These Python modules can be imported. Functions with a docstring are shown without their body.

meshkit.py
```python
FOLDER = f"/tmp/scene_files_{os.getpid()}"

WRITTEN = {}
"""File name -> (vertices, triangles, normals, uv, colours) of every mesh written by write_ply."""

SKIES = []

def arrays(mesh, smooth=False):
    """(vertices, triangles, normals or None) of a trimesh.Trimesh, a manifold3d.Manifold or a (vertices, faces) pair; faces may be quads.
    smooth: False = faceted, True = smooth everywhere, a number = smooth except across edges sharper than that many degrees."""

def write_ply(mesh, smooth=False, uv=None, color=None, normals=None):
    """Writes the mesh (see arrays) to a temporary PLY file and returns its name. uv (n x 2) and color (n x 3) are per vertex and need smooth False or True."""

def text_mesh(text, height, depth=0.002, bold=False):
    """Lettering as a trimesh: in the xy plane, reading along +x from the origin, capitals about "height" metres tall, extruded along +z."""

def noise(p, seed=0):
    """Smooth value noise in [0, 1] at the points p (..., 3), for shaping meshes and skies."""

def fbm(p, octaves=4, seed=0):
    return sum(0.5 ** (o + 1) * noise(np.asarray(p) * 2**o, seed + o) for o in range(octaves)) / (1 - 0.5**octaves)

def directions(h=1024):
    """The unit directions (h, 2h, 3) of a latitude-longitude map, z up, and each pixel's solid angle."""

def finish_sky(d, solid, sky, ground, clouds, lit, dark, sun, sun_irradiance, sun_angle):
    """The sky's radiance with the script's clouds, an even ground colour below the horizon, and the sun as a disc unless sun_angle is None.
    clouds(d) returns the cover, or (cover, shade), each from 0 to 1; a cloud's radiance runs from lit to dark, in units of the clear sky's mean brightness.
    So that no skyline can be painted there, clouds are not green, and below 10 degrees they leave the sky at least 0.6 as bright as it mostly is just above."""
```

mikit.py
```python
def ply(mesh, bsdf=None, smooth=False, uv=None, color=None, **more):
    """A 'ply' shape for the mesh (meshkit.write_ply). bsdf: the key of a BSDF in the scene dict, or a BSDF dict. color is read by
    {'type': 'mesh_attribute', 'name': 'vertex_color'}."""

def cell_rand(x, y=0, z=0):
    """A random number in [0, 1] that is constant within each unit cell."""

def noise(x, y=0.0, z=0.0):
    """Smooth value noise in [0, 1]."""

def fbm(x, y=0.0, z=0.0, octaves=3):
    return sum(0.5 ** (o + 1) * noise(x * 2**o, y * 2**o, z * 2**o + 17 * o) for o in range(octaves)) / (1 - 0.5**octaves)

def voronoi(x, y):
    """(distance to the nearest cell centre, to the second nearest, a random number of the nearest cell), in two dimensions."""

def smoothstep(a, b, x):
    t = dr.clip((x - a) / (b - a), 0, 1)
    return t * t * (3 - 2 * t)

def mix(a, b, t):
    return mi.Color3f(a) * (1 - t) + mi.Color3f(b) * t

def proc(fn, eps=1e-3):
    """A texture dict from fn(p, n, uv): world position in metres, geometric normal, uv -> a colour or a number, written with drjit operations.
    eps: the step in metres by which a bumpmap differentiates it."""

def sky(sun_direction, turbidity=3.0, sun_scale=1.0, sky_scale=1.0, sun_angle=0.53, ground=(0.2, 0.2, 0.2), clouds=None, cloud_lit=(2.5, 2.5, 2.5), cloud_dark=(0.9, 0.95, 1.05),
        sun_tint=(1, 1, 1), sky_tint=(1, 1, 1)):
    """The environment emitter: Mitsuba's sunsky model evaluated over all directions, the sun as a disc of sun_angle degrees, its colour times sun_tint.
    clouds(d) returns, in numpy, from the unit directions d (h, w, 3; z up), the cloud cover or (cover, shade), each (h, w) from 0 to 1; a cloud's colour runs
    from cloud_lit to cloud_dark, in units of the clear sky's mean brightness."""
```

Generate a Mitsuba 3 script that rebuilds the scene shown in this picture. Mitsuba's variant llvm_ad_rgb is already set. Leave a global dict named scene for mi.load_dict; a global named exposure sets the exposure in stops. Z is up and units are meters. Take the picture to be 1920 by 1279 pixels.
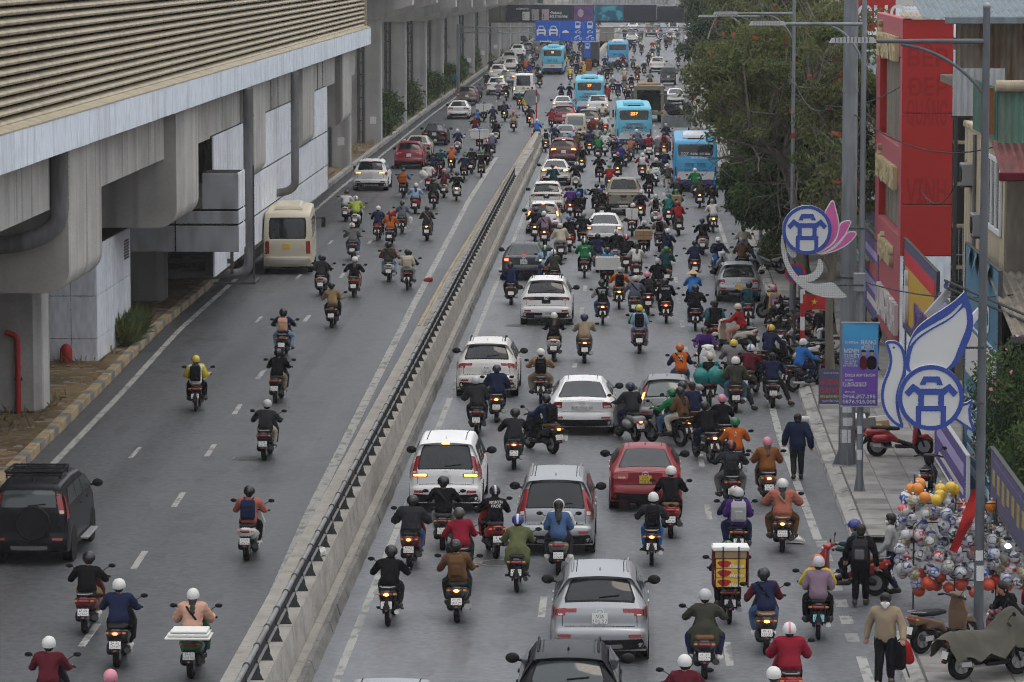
import math, random
import numpy as np, trimesh, mitsuba as mi, drjit as dr
import manifold3d as m3
import mikit, meshkit
from mikit import proc, noise, fbm, voronoi, cell_rand, smoothstep, mix
from shapely.geometry import Polygon
from shapely.ops import unary_union
from shapely import affinity
T = mi.ScalarTransform4f
scene, labels = {}, {}
RNG = random.Random(7)
# ---------------------------------------------------------------- camera, sky, exposure
EYE = (0.0, 0.0, 13.5)
HEAD, PITCH = -0.0323, -0.10688
scene['camera'] = {'type': 'perspective', 'fov': 16.075, 'near_clip': 1.0, 'far_clip': 3000.0,
                   'to_world': T().look_at(origin=EYE, target=(math.sin(HEAD) * math.cos(PITCH), math.cos(HEAD) * math.cos(PITCH), 13.5 + math.sin(PITCH)), up=(0, 0, 1))}
scene['sky'] = mikit.sky((0.25, -0.15, 0.9), turbidity=5, sun_scale=0.14, sun_angle=25, clouds=lambda d: (np.ones(d.shape[:2]), np.clip(1.0 - 1.15 * d[..., 2] + 0.2 * (meshkit.noise(d * 3.0) - 0.5), 0, 1)),
                         cloud_lit=(3.1, 3.18, 3.34), cloud_dark=(1.62, 1.7, 1.84))
exposure = 1.6
scene['haze_air'] = {'type': 'homogeneous', 'albedo': {'type': 'rgb', 'value': [0.945, 0.955, 0.965]}, 'sigma_t': 0.00015}
scene['camera']['medium'] = {'type': 'ref', 'id': 'haze_air'}
scene['haze'] = {'type': 'cube', 'to_world': T().translate((0, 700, 7.6)).scale((720, 840, 8.7)), 'bsdf': {'type': 'null'}, 'interior': {'type': 'ref', 'id': 'haze_air'}}
labels['haze'] = {'kind': 'stuff', 'label': 'thin grey winter haze over the whole street', 'category': 'haze'}
# ---------------------------------------------------------------- materials
def P(rgb, rough=0.8, **k):
 rgb = (rgb, rgb, rgb) if isinstance(rgb, (int, float)) else rgb
 return {'type': 'twosided', 'bsdf': {'type': 'principled', 'base_color': {'type': 'rgb', 'value': [float(c) for c in rgb]}, 'roughness': rough, 'specular': k.pop('spec', 0.4), **k}}
def PT(fn, rough=0.85, bump=None, bs=0.01, eps=2e-3, **k):
 b = {'type': 'principled', 'base_color': proc(fn), 'roughness': rough, 'specular': k.pop('spec', 0.3), **k}
 if bump is not None:
  b = {'type': 'bumpmap', 'arbitrary': proc(bump, eps), 'scale': bs, 'bsdf': b}
 return {'type': 'twosided', 'bsdf': b}
def mat(key, d):
 scene[key] = d
 return key
def asphalt_fn(p, n, uv):
 f = fbm(p.x * 0.35, p.y * 0.06, 0, 3)
 g = fbm(p.x * 9, p.y * 9, 3, 2)
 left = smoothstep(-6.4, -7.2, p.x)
 track = noise(p.x * 1.3 + 7, p.y * 0.010)
 v = 0.113 + 0.035 * (f - 0.5) + 0.05 * (g - 0.5) + 0.035 * (track - 0.5)
 blot = smoothstep(0.66, 0.8, fbm(p.x * 0.5 + 31, p.y * 0.16, 5, 3))
 oil = smoothstep(0.70, 0.78, fbm(p.x * 1.6 + 3, p.y * 0.5, 9, 2))
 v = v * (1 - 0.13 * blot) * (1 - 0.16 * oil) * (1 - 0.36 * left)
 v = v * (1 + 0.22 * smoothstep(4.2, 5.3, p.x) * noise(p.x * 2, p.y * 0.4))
 cx, cy = dr.floor(p.x / 3.6 + 0.4), dr.floor(p.y / 13 + 0.3 * cell_rand(dr.floor(p.x / 3.6 + 0.4), 3))
 v = v * (1 + 0.16 * (cell_rand(cx, cy, 2) - 0.5) * smoothstep(0.4, 0.6, cell_rand(cx, cy, 5)))
 seam = smoothstep(0.02, 0.008, dr.abs(p.x / 3.6 + 0.4 - cx - 0.5) * 0.3) * smoothstep(0.5, 0.6, noise(p.y * 0.05, cx))
 v = v * (1 - 0.18 * seam)
 return mix((v * 0.92, v * 0.975, v * 1.07), (v * 0.95, v * 0.985, v * 1.03), noise(p.x * 0.3, p.y * 0.1, 4))
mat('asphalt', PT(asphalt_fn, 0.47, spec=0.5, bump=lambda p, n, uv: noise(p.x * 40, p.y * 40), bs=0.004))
def line_fn(p, n, uv):
 w = smoothstep(0.25, 0.55, fbm(p.x * 7, p.y * 3, 1, 3))
 v = 0.155 + 0.125 * w
 return mi.Color3f(v, v, v * 0.97)
mat('road_paint', PT(line_fn, 0.8))
mat('faint_paint', PT(lambda p, n, uv: mi.Color3f(0.15 + 0.07 * smoothstep(0.3, 0.6, fbm(p.x * 7, p.y * 4, 2, 3))), 0.8))
mat('grey_panel', PT(corrug_ := (lambda p, n, uv: mix((0.30, 0.315, 0.34), (0.20, 0.20, 0.205), smoothstep(0.4, 0.75, fbm(p.x * 2.2, p.y * 2.2, p.z * 0.5, 3)))), 0.55))
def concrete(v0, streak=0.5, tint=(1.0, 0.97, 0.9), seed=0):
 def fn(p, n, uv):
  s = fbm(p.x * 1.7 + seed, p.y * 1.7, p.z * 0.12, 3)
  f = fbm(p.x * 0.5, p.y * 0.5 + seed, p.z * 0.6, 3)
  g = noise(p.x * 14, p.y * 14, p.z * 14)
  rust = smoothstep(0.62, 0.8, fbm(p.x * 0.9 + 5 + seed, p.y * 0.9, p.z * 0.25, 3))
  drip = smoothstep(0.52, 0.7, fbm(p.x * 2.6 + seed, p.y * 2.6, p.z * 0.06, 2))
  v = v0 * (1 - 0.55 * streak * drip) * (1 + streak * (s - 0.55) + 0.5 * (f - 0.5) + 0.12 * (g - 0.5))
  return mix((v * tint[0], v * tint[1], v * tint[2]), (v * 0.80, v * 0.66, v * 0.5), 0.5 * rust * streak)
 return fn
mat('concrete', PT(concrete(0.34), 0.9, bump=lambda p, n, uv: fbm(p.x * 5, p.y * 5, p.z * 5, 2), bs=0.01))
mat('concrete_pier', PT(concrete(0.36, 0.35, (1.0, 0.98, 0.93), 11), 0.9))
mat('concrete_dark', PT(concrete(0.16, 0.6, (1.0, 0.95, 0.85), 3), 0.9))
def median_fn(p, n, uv):
 s = fbm(p.x * 3, p.y * 2, p.z * 3, 3); g = fbm(p.x * 14, p.y * 14, p.z * 14, 2)
 joint = smoothstep(0.03, 0.01, dr.abs(p.y * 0.5 - dr.floor(p.y * 0.5) - 0.5) * 2)
 v = 0.25 * (1 + 0.55 * (s - 0.5) + 0.3 * (g - 0.5)) * (1 - 0.35 * joint)
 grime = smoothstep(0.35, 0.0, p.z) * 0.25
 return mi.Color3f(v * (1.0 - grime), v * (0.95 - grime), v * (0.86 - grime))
mat('median_concrete', PT(median_fn, 0.92, bump=lambda p, n, uv: fbm(p.x * 8, p.y * 8, p.z * 8, 2), bs=0.015))
def kerbdark_fn(p, n, uv):
 s = fbm(p.x * 3, p.y * 1.4, p.z * 3, 3); g = fbm(p.x * 16, p.y * 16, p.z * 16, 2)
 v = 0.13 * (1 + 0.8 * (s - 0.5) + 0.5 * (g - 0.5))
 return mi.Color3f(v, v * 0.98, v * 0.93)
mat('kerb_dark', PT(kerbdark_fn, 0.95, bump=lambda p, n, uv: fbm(p.x * 9, p.y * 9, p.z * 9, 2), bs=0.03))
def worn(rgb, dirt, amt, seed, sc=5.0):
 def fn(p, n, uv):
  w = smoothstep(0.45, 0.75, fbm(p.x * sc + seed, p.y * sc, p.z * sc, 3))
  g = 0.85 + 0.3 * noise(p.x * 3 * sc, p.y * 3 * sc, p.z * 3 * sc)
  return mix([c for c in rgb], [c for c in dirt], amt * w) * g
 return fn
mat('kerb_yellow', PT(worn((0.29, 0.225, 0.13), (0.17, 0.145, 0.115), 1.0, 3, 2.0), 0.9))
mat('kerb_grey', PT(worn((0.13, 0.135, 0.14), (0.19, 0.17, 0.14), 0.8, 8, 2.5), 0.9))
mat('kerb_stone', PT(worn((0.27, 0.265, 0.25), (0.14, 0.13, 0.12), 0.8, 5, 1.8), 0.9))
mat('tile_yellow', PT(worn((0.29, 0.235, 0.14), (0.19, 0.17, 0.14), 1.0, 12, 2.0), 0.9))
mat('tile_grey', PT(worn((0.24, 0.23, 0.21), (0.12, 0.115, 0.11), 0.8, 14, 2.0), 0.9))
for i, v in enumerate((0.20, 0.225, 0.25)):
 mat('paver_%d' % i, PT(worn((v, v * 0.97, v * 0.92), (v * 0.55, v * 0.52, v * 0.48), 0.7, 20 + i, 1.3), 0.9))
mat('joint_dirt', P((0.09, 0.085, 0.08), 0.95))
def soil_fn(p, n, uv):
 f = fbm(p.x * 0.6 + p.y * 0.33, p.y * 0.4 - p.x * 0.3, 0, 4); g = fbm(p.x * 6 + p.y * 3.1, p.y * 6 - p.x * 3.3, 2, 3)
 green = smoothstep(0.5, 0.7, fbm(p.x * 0.3 + 4, p.y * 0.08, 7, 3)) * 0.5 + 0.6 * smoothstep(230, 300, p.y)
 lit = smoothstep(0.74, 0.8, noise(p.x * 3.1, p.y * 3.1, 5))
 c = mix((0.085, 0.052, 0.032), (0.22, 0.145, 0.085), smoothstep(0.3, 0.7, 0.5 * f + 0.5 * g))
 c = mix(c, (0.055, 0.075, 0.03), dr.clip(green, 0, 1) * smoothstep(0.35, 0.6, g))
 return mix(c, (0.3, 0.29, 0.27), 0.35 * lit)
mat('soil', PT(soil_fn, 1.0, bump=lambda p, n, uv: fbm(p.x * 5, p.y * 5, 0, 3), bs=0.06))
mat('far_ground', PT(lambda p, n, uv: mix((0.10, 0.10, 0.095), (0.15, 0.14, 0.13), fbm(p.x * 0.05, p.y * 0.05, 0, 3)), 1.0))
def corrug(base, rust, amt, seed):
 def fn(p, n, uv):
  r = smoothstep(0.42, 0.72, fbm(p.x * 2.6 + seed, p.y * 2.6, p.z * 0.35, 4))
  g = 0.85 + 0.3 * noise(p.x * 12, p.y * 12, p.z * 3)
  return mix(list(base), list(rust), amt * r) * g
 return fn
mat('rust_sheet', PT(corrug((0.29, 0.25, 0.20), (0.16, 0.085, 0.045), 0.95, 2), 0.75))
mat('grey_sheet', PT(corrug((0.30, 0.32, 0.34), (0.17, 0.14, 0.12), 0.6, 6), 0.6))
mat('green_sheet', PT(corrug((0.10, 0.19, 0.145), (0.14, 0.13, 0.11), 0.5, 9), 0.6))
mat('blue_sheet', PT(corrug((0.15, 0.19, 0.215), (0.13, 0.13, 0.125), 0.6, 4), 0.6))
mat('plaster', PT(corrug((0.36, 0.31, 0.22), (0.20, 0.17, 0.125), 0.8, 13), 0.95))
mat('plaster_dark', PT(corrug((0.17, 0.15, 0.12), (0.10, 0.09, 0.075), 0.8, 15), 0.95))
mat('louvre', PT(corrug((0.385, 0.335, 0.235), (0.23, 0.195, 0.14), 0.5, 21), 0.5, spec=0.4))
mat('fascia', PT(corrug((0.66, 0.72, 0.79), (0.42, 0.44, 0.46), 0.45, 17), 0.45))
mat('white_panel', PT(corrug((0.66, 0.69, 0.74), (0.46, 0.46, 0.47), 0.4, 27), 0.5))
mat('black_gap', P(0.012, 0.9))
mat('pipe_grey', PT(corrug((0.16, 0.163, 0.17), (0.085, 0.08, 0.078), 0.8, 33), 0.5))
mat('pipe_dark', P((0.045, 0.045, 0.047), 0.55))
mat('rail_grey', PT(worn((0.17, 0.172, 0.175), (0.12, 0.11, 0.10), 0.8, 41, 2.0), 0.45))
mat('black_steel', P((0.03, 0.031, 0.033), 0.6))
mat('awning_red', PT(corrug((0.15, 0.05, 0.05), (0.09, 0.05, 0.045), 0.6, 61), 0.7))
mat('galv', PT(corrug((0.22, 0.235, 0.25), (0.13, 0.14, 0.15), 0.6, 51), 0.5, metallic=0.3))
mat('dark_pole', PT(corrug((0.105, 0.115, 0.13), (0.07, 0.075, 0.08), 0.6, 57), 0.5))
mat('red_paint', P((0.36, 0.02, 0.02), 0.5))
mat('trim_white', P((0.6, 0.6, 0.6), 0.5))
mat('bark', PT(lambda p, n, uv: mix((0.07, 0.06, 0.048), (0.20, 0.18, 0.15), fbm(p.x * 6, p.y * 6, p.z * 1.5, 3)), 0.95, bump=lambda p, n, uv: fbm(p.x * 10, p.y * 10, p.z * 3, 3), bs=0.03))
def leafmat(rgb, tr=0.6):
 return {'type': 'principledthin', 'base_color': {'type': 'rgb', 'value': list(rgb)}, 'roughness': 0.6, 'diff_trans': tr, 'spec_trans': 0.0, 'eta': 1.3}
for k, c in dict(leaf_dark=(0.048, 0.08, 0.034), leaf_mid=(0.09, 0.13, 0.05), leaf_light=(0.16, 0.19, 0.065), leaf_olive=(0.135, 0.15, 0.068), leaf_blue=(0.035, 0.07, 0.045), leaf_red=(0.30, 0.085, 0.05), leaf_straw=(0.20, 0.16, 0.09), leaf_young=(0.13, 0.19, 0.035)).items():
 mat(k, leafmat(c))
# ---------------------------------------------------------------- helpers
counts = {}
def uniq(base):
 n = counts.get(base, 0)
 counts[base] = n + 1
 return base if n == 0 else '%s_%03d' % (base, n)
def thing(name, label, cat, group=None, kind=None):
 k = uniq(name)
 labels[k] = {'label': label, 'category': cat}
 if group: labels[k]['group'] = group
 if kind: labels[k]['kind'] = kind
 return k
def put(parent, name, shape, bsdf=None, to=None, smooth=False, label=None, kind=None):
 """One entry: a part called name under parent (a key), or under itself when parent ends at a top-level key and name is None."""
 key = uniq(parent + '__' + name) if name else parent
 d = dict(shape) if isinstance(shape, dict) else mikit.ply(shape, smooth=smooth)
 if bsdf is not None:
  d['bsdf'] = {'type': 'ref', 'id': bsdf}
 if to is not None:
  d['to_world'] = to
 scene[key] = d
 if label or kind:
  labels[key] = {**({'label': label} if label else {}), **({'kind': kind} if kind else {})}
 return key
def struct(name, shape, bsdf, smooth=False, label=None):
 k = uniq(name)
 put(k, None, shape, bsdf, smooth=smooth)
 labels[k] = {'kind': 'structure', **({'label': label} if label else {})}
 return k
def X(m):
 return T(np.asarray(m, float).tolist())
def place(x, y, z=0.0, rot=0.0, s=1.0, sx=1.0):
 c, n = math.cos(rot), math.sin(rot)
 return T([[c * s * sx, -n * s, 0, x], [n * s * sx, c * s, 0, y], [0, 0, s, z], [0, 0, 0, 1]])
def cat(ms):
 return trimesh.util.concatenate([m for m in ms if m is not None])
def box(x0, x1, y0, y1, z0, z1):
 m = trimesh.creation.box(extents=(abs(x1 - x0), abs(y1 - y0), abs(z1 - z0)))
 m.apply_translation(((x0 + x1) / 2, (y0 + y1) / 2, (z0 + z1) / 2))
 return m
def hull(pts):
 h = trimesh.convex.convex_hull(np.asarray(pts, float))
 return h
def cbox(x0, x1, y0, y1, z0, z1, c=0.02):
 """a box with chamfered edges"""
 pts = []
 for x, sx in ((x0, 1), (x1, -1)):
  for y, sy in ((y0, 1), (y1, -1)):
   for z, sz in ((z0, 1), (z1, -1)):
    pts += [(x, y + sy * c, z + sz * c), (x + sx * c, y, z + sz * c), (x + sx * c, y + sy * c, z)]
 return hull(pts)
def tube(path, r, n=8, caps=True):
 path = np.asarray(path, float)
 r = np.broadcast_to(np.asarray(r, float), (len(path),))
 t = np.gradient(path, axis=0) if len(path) > 2 else np.repeat([path[1] - path[0]], 2, 0)
 t /= np.linalg.norm(t, axis=1, keepdims=True) + 1e-12
 up = np.array([0, 0, 1.0]) if abs(t[0][2]) < 0.9 else np.array([1.0, 0, 0])
 a = np.cross(t[0], up); a /= np.linalg.norm(a)
 V, ang = [], np.arange(n) * 2 * np.pi / n
 for i in range(len(path)):
  a = a - t[i] * (a @ t[i]); a /= np.linalg.norm(a)
  b = np.cross(t[i], a)
  V.append(path[i] + r[i] * (np.cos(ang)[:, None] * a + np.sin(ang)[:, None] * b))
 V = np.vstack(V)
 f = []
 for i in range(len(path) - 1):
  for k in range(n):
   p, q = i * n + k, i * n + (k + 1) % n
   f += [[p, q, q + n], [p, q + n, p + n]]
 if caps:
  V = np.vstack([V, path[0], path[-1]])
  c0, c1, e = len(V) - 2, len(V) - 1, (len(path) - 1) * n
  for k in range(n):
   f += [[c0, (k + 1) % n, k], [c1, e + k, e + (k + 1) % n]]
 m = trimesh.Trimesh(V, f, process=False)
 m.fix_normals() if False else None
 return m
def prism(poly, h, z0=0.0):
 """shapely polygon (or point list) extruded up z by h"""
 poly = poly if hasattr(poly, 'geom_type') else Polygon(poly)
 ms = [trimesh.creation.extrude_polygon(g, h, engine='earcut') for g in getattr(poly, 'geoms', [poly])]
 m = cat(ms)
 m.apply_translation((0, 0, z0))
 return m
def frame(origin, xa, ya):
 """matrix that takes local x, y, z (x right, y up, z out) to world axes xa, ya, xa x ya"""
 xa = np.asarray(xa, float) / np.linalg.norm(xa)
 ya = np.asarray(ya, float) / np.linalg.norm(ya)
 m = np.eye(4)
 m[:3, 0], m[:3, 1], m[:3, 2], m[:3, 3] = xa, ya, np.cross(xa, ya), origin
 return m
def moved(m, M):
 m = m.copy(); m.apply_transform(np.asarray(M, float)); return m
_text = {}
def text(s, h, depth=0.01, bold=False, center=True, maxw=None):
 k = (s, bold)
 if k not in _text:
  _text[k] = meshkit.text_mesh(s, 1.0, 1.0, bold)
 m = _text[k].copy()
 m.apply_scale((h, h, depth))
 if maxw and m.extents[0] > maxw:
  m.apply_scale((maxw / m.extents[0], 1, 1))
 if center:
  m.apply_translation((-m.bounds[:, 0].mean(), -h / 2, 0))
 return m
def lines(items, depth=0.01, bold=False):
 """several lines of lettering: (text, height, x, y) centred on x, y"""
 out = []
 for it in items:
  s, h, x, y = it[:4]
  m = text(s, h, depth, bold, True, it[4] if len(it) > 4 else None)
  m.apply_translation((x, y, 0)); out.append(m)
 return cat(out)
def disk(r, h, n=40, c=(0, 0, 0)):
 m = trimesh.creation.cylinder(radius=r, height=h, sections=n)
 m.apply_translation((c[0], c[1], c[2] + h / 2)); return m
def strip(fl, fr, ys, z):
 """a flat sheet between two edges x = fl(y), fr(y)"""
 V = np.array([(f(y), y, z if not callable(z) else z(y)) for y in ys for f in (fl, fr)])
 F = []
 for i in range(len(ys) - 1):
  a = 2 * i
  F += [[a, a + 1, a + 3], [a, a + 3, a + 2]]
 return trimesh.Trimesh(V, F, process=False)
def poly_at(pts):
 xs, vs = [p[0] for p in pts], [p[1] for p in pts]
 return lambda y: float(np.interp(y, xs, vs))
# ================================================================ ground, roads, kerbs
bend = lambda y: 0.014 * max(0.0, y - 360)
left_kerb = poly_at([(40, -15.3), (90, -15.75), (110, -16.2), (129, -16.75), (160, -17.0), (207, -17.2), (300, -17.1), (415, -16.4), (556, -14.7), (900, -9.5)])
right_kerb = lambda y: float(np.interp(y, [40, 100, 150, 250, 360], [5.1, 5.15, 5.5, 5.6, 5.7])) + bend(y)
med_left = lambda y: float(np.interp(y, [40, 85, 140, 200, 256], [-7.05, -7.1, -7.2, -6.95, -6.62]))
MED_R0, MED_FOOT, WALL_X, WALL_T = -6.42, -6.2, -6.3, 0.9   # fence line, wall foot, wall top edge
MED_END = 256.0
YS = list(np.arange(30, 1000, 5.0))
struct('ground', trimesh.Trimesh([(-700, -120, -0.03), (700, -120, -0.03), (700, 1500, -0.03), (-700, 1500, -0.03)], [[0, 1, 2], [0, 2, 3]]), 'far_ground', label='far flat ground beyond the road')
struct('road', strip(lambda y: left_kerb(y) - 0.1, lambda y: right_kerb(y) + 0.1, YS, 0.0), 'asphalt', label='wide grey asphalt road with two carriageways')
struct('side_street', strip(lambda y: right_kerb(y) + 0.05, lambda y: 30.0, [70.6, 75, 82.6], 0.0), 'asphalt', label='asphalt side street that opens between the pavements')
def dashes(key, label, fx, period, length, y0, y1, w=0.15, pm='road_paint'):
 k = thing(key, label, 'lane marking'); labels[k]['kind'] = 'structure'; labels[k].pop('category')
 y = y0
 while y < y1:
  put(k, 'dash', strip(lambda t: fx(t) - w / 2, lambda t: fx(t) + w / 2, [y, y + length / 2, y + length], 0.004), pm)
  y += period
 return k
dashes('lane_line', 'broken white lane line in the middle of the left carriageway', poly_at([(60, -10.55), (72, -10.7), (114, -11.8), (200, -12.3), (400, -12.0), (600, -9.5)]), 8.95, 2.4, 60.6, 380)
dashes('lane_line', 'faded broken lane line near the left kerb', poly_at([(60, -12.9), (96, -13.35), (200, -14.2)]), 17.9, 2.2, 96, 200, 0.12)
dashes('lane_line', 'broken white lane line right of the middle of the right carriageway', lambda y: 1.95 + bend(y), 8.95, 2.4, 68.0, 380)
dashes('lane_line', 'broken white lane line left of the middle of the right carriageway', lambda y: -1.76 + bend(y), 8.95, 2.4, 64.0, 380)
def edge(label, fx, w, y0, y1):
 struct('edge_line', strip(lambda y: fx(y) - w / 2, lambda y: fx(y) + w / 2, list(np.arange(y0, y1, 3.0)) + [y1], 0.004), 'road_paint', label=label)
edge('solid white edge line beside the left kerb', lambda y: left_kerb(y) + 0.62, 0.2, 40, 420)
edge('solid white edge line beside the median on its left', poly_at([(50, -7.2), (68, -7.3), (87, -7.7), (137, -8.25), (198, -8.75), (300, -8.8)]), 0.26, 50, 240)
edge('solid white edge line beside the median on its right', lambda y: -5.42, 0.16, 50, 260)
edge('solid white edge line beside the right pavement kerb', lambda y: float(np.interp(y, [50, 70, 100, 150, 360], [4.45, 4.5, 4.25, 4.5, 4.6])) + bend(y), 0.2, 83, 400)
edge('short white edge line before the side street', lambda y: 4.5, 0.2, 50, 69)
dashes('lane_line', 'two rows of short white blocks across the side street mouth', lambda y: 4.45, 1.9, 0.9, 70.5, 82, 0.26, 'faint_paint')
lk = struct('kerb', strip(lambda y: left_kerb(y) - 0.30, lambda y: left_kerb(y) - 0.02, list(np.arange(40, 880, 4.0)), 0.24), 'kerb_grey', label='raised kerb along the left carriageway')
for i in range(150):
 y = 60 + i * 0.9
 x0, x1 = left_kerb(y), left_kerb(y + 0.88)
 a = math.atan2(x1 - x0, 0.9)
 dz = RNG.uniform(-0.012, 0.012)
 m = cbox(-0.30, 0.0 + RNG.uniform(-.012, .012), 0.0, 0.885, 0.0, 0.30 + dz, 0.025)
 put(lk, 'stone', moved(m, [[1, math.sin(a), 0, x0], [0, 1, 0, y], [0, 0, 1, 0], [0, 0, 0, 1]]), 'kerb_grey' if i % 3 == 2 else 'kerb_yellow')
m = cat([cbox(left_kerb(y) - 0.3, left_kerb(y), y, y + 2.97, 0, 0.32, 0.03) for y in np.arange(195, 760, 3.0)])
put(lk, 'far_stone', m, 'kerb_stone', kind='stuff')
gx = lambda y: left_kerb(y) - 0.28
V = []; ny = 300; nx = 14
ysv = np.linspace(40, 900, ny)
g = np.array([[(gx(y) - 16 * (j / (nx - 1)) ** 1.6, y, 0) for j in range(nx)] for y in ysv])
g[..., 2] = 0.20 + 0.16 * meshkit.noise(g * (0.5, 0.4, 1)) * np.linspace(0.3, 1, nx)[None]
F = [[a, a + 1, a + nx + 1, a + nx] for i in range(ny - 1) for a in range(i * nx, i * nx + nx - 1)]
struct('planting_strip', (g.reshape(-1, 3), np.array(F)[:, ::-1]), 'soil', smooth=True, label='bare brown earth strip under the viaduct')
for (y0, y1, lab) in ((82.6, 700.0, 'paved grey pavement on the right side of the road'), (40.0, 70.6, 'paved pavement corner before the side street')):
 pv = struct('pavement', strip(lambda y: right_kerb(y) + 0.33, lambda y: 16.0 + bend(y), list(np.arange(y0, y1, 6.0)) + [y1], 0.13), 'joint_dirt', label=lab)
 kb = struct('kerb', strip(lambda y: right_kerb(y) + 0.02, lambda y: right_kerb(y) + 0.34, list(np.arange(y0, y1, 6.0)) + [y1], 0.118), 'kerb_stone', label='sloping stone kerb of the right pavement' if y0 > 80 else 'stone kerb corner before the side street')
 yy = y0; i = 0
 while yy < min(y1, 190) - 0.5:
  x0 = right_kerb(yy); dz = RNG.uniform(-.015, .015)
  pts = [(x0, yy + .01, 0), (x0 + .36, yy + .01, 0), (x0 + .36, yy + .01, .155 + dz), (x0 + .28, yy + .01, .16 + dz), (x0 + .03, yy + .01, .07)]
  pts += [(p[0] + right_kerb(yy + 1) - x0, yy + .985, p[2]) for p in pts]
  put(kb, 'stone', hull(pts), 'kerb_stone'); yy += 1.0
 if y1 < 100:
  for yy in np.arange(61.2, 70, .8):
   for xx in np.arange(.42, 5, .8):
    x0 = right_kerb(yy) + xx
    put(pv, 'slab', cbox(x0, x0 + .785, yy, yy + .785, .1, .146 + RNG.uniform(0, .008), .006), 'paver_%d' % RNG.randrange(3))
  continue
 n = 0; rest = []
 for yy in np.arange(82.8, 175, 0.8):
  for xx in np.arange(0.42, 7.0, 0.8):
   x0 = right_kerb(yy) + xx
   if n < 298 and yy < 118:
    dz = RNG.uniform(0, .008)
    put(pv, 'slab', cbox(x0, x0 + .785, yy, yy + .785, .10, .146 + dz, .006), 'paver_%d' % RNG.randrange(3)); n += 1
   else:
    rest.append(cbox(x0, x0 + .785, yy, yy + .785, .10, .146 + RNG.uniform(0, .008), .006))
 put(pv, 'far_slab', cat(rest), 'paver_1', kind='stuff')
 put(pv, 'far_paving', strip(lambda y: right_kerb(y) + 0.4, lambda y: right_kerb(y) + 9, list(np.arange(175, 700, 6.0)), 0.145), 'paver_1')
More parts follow.
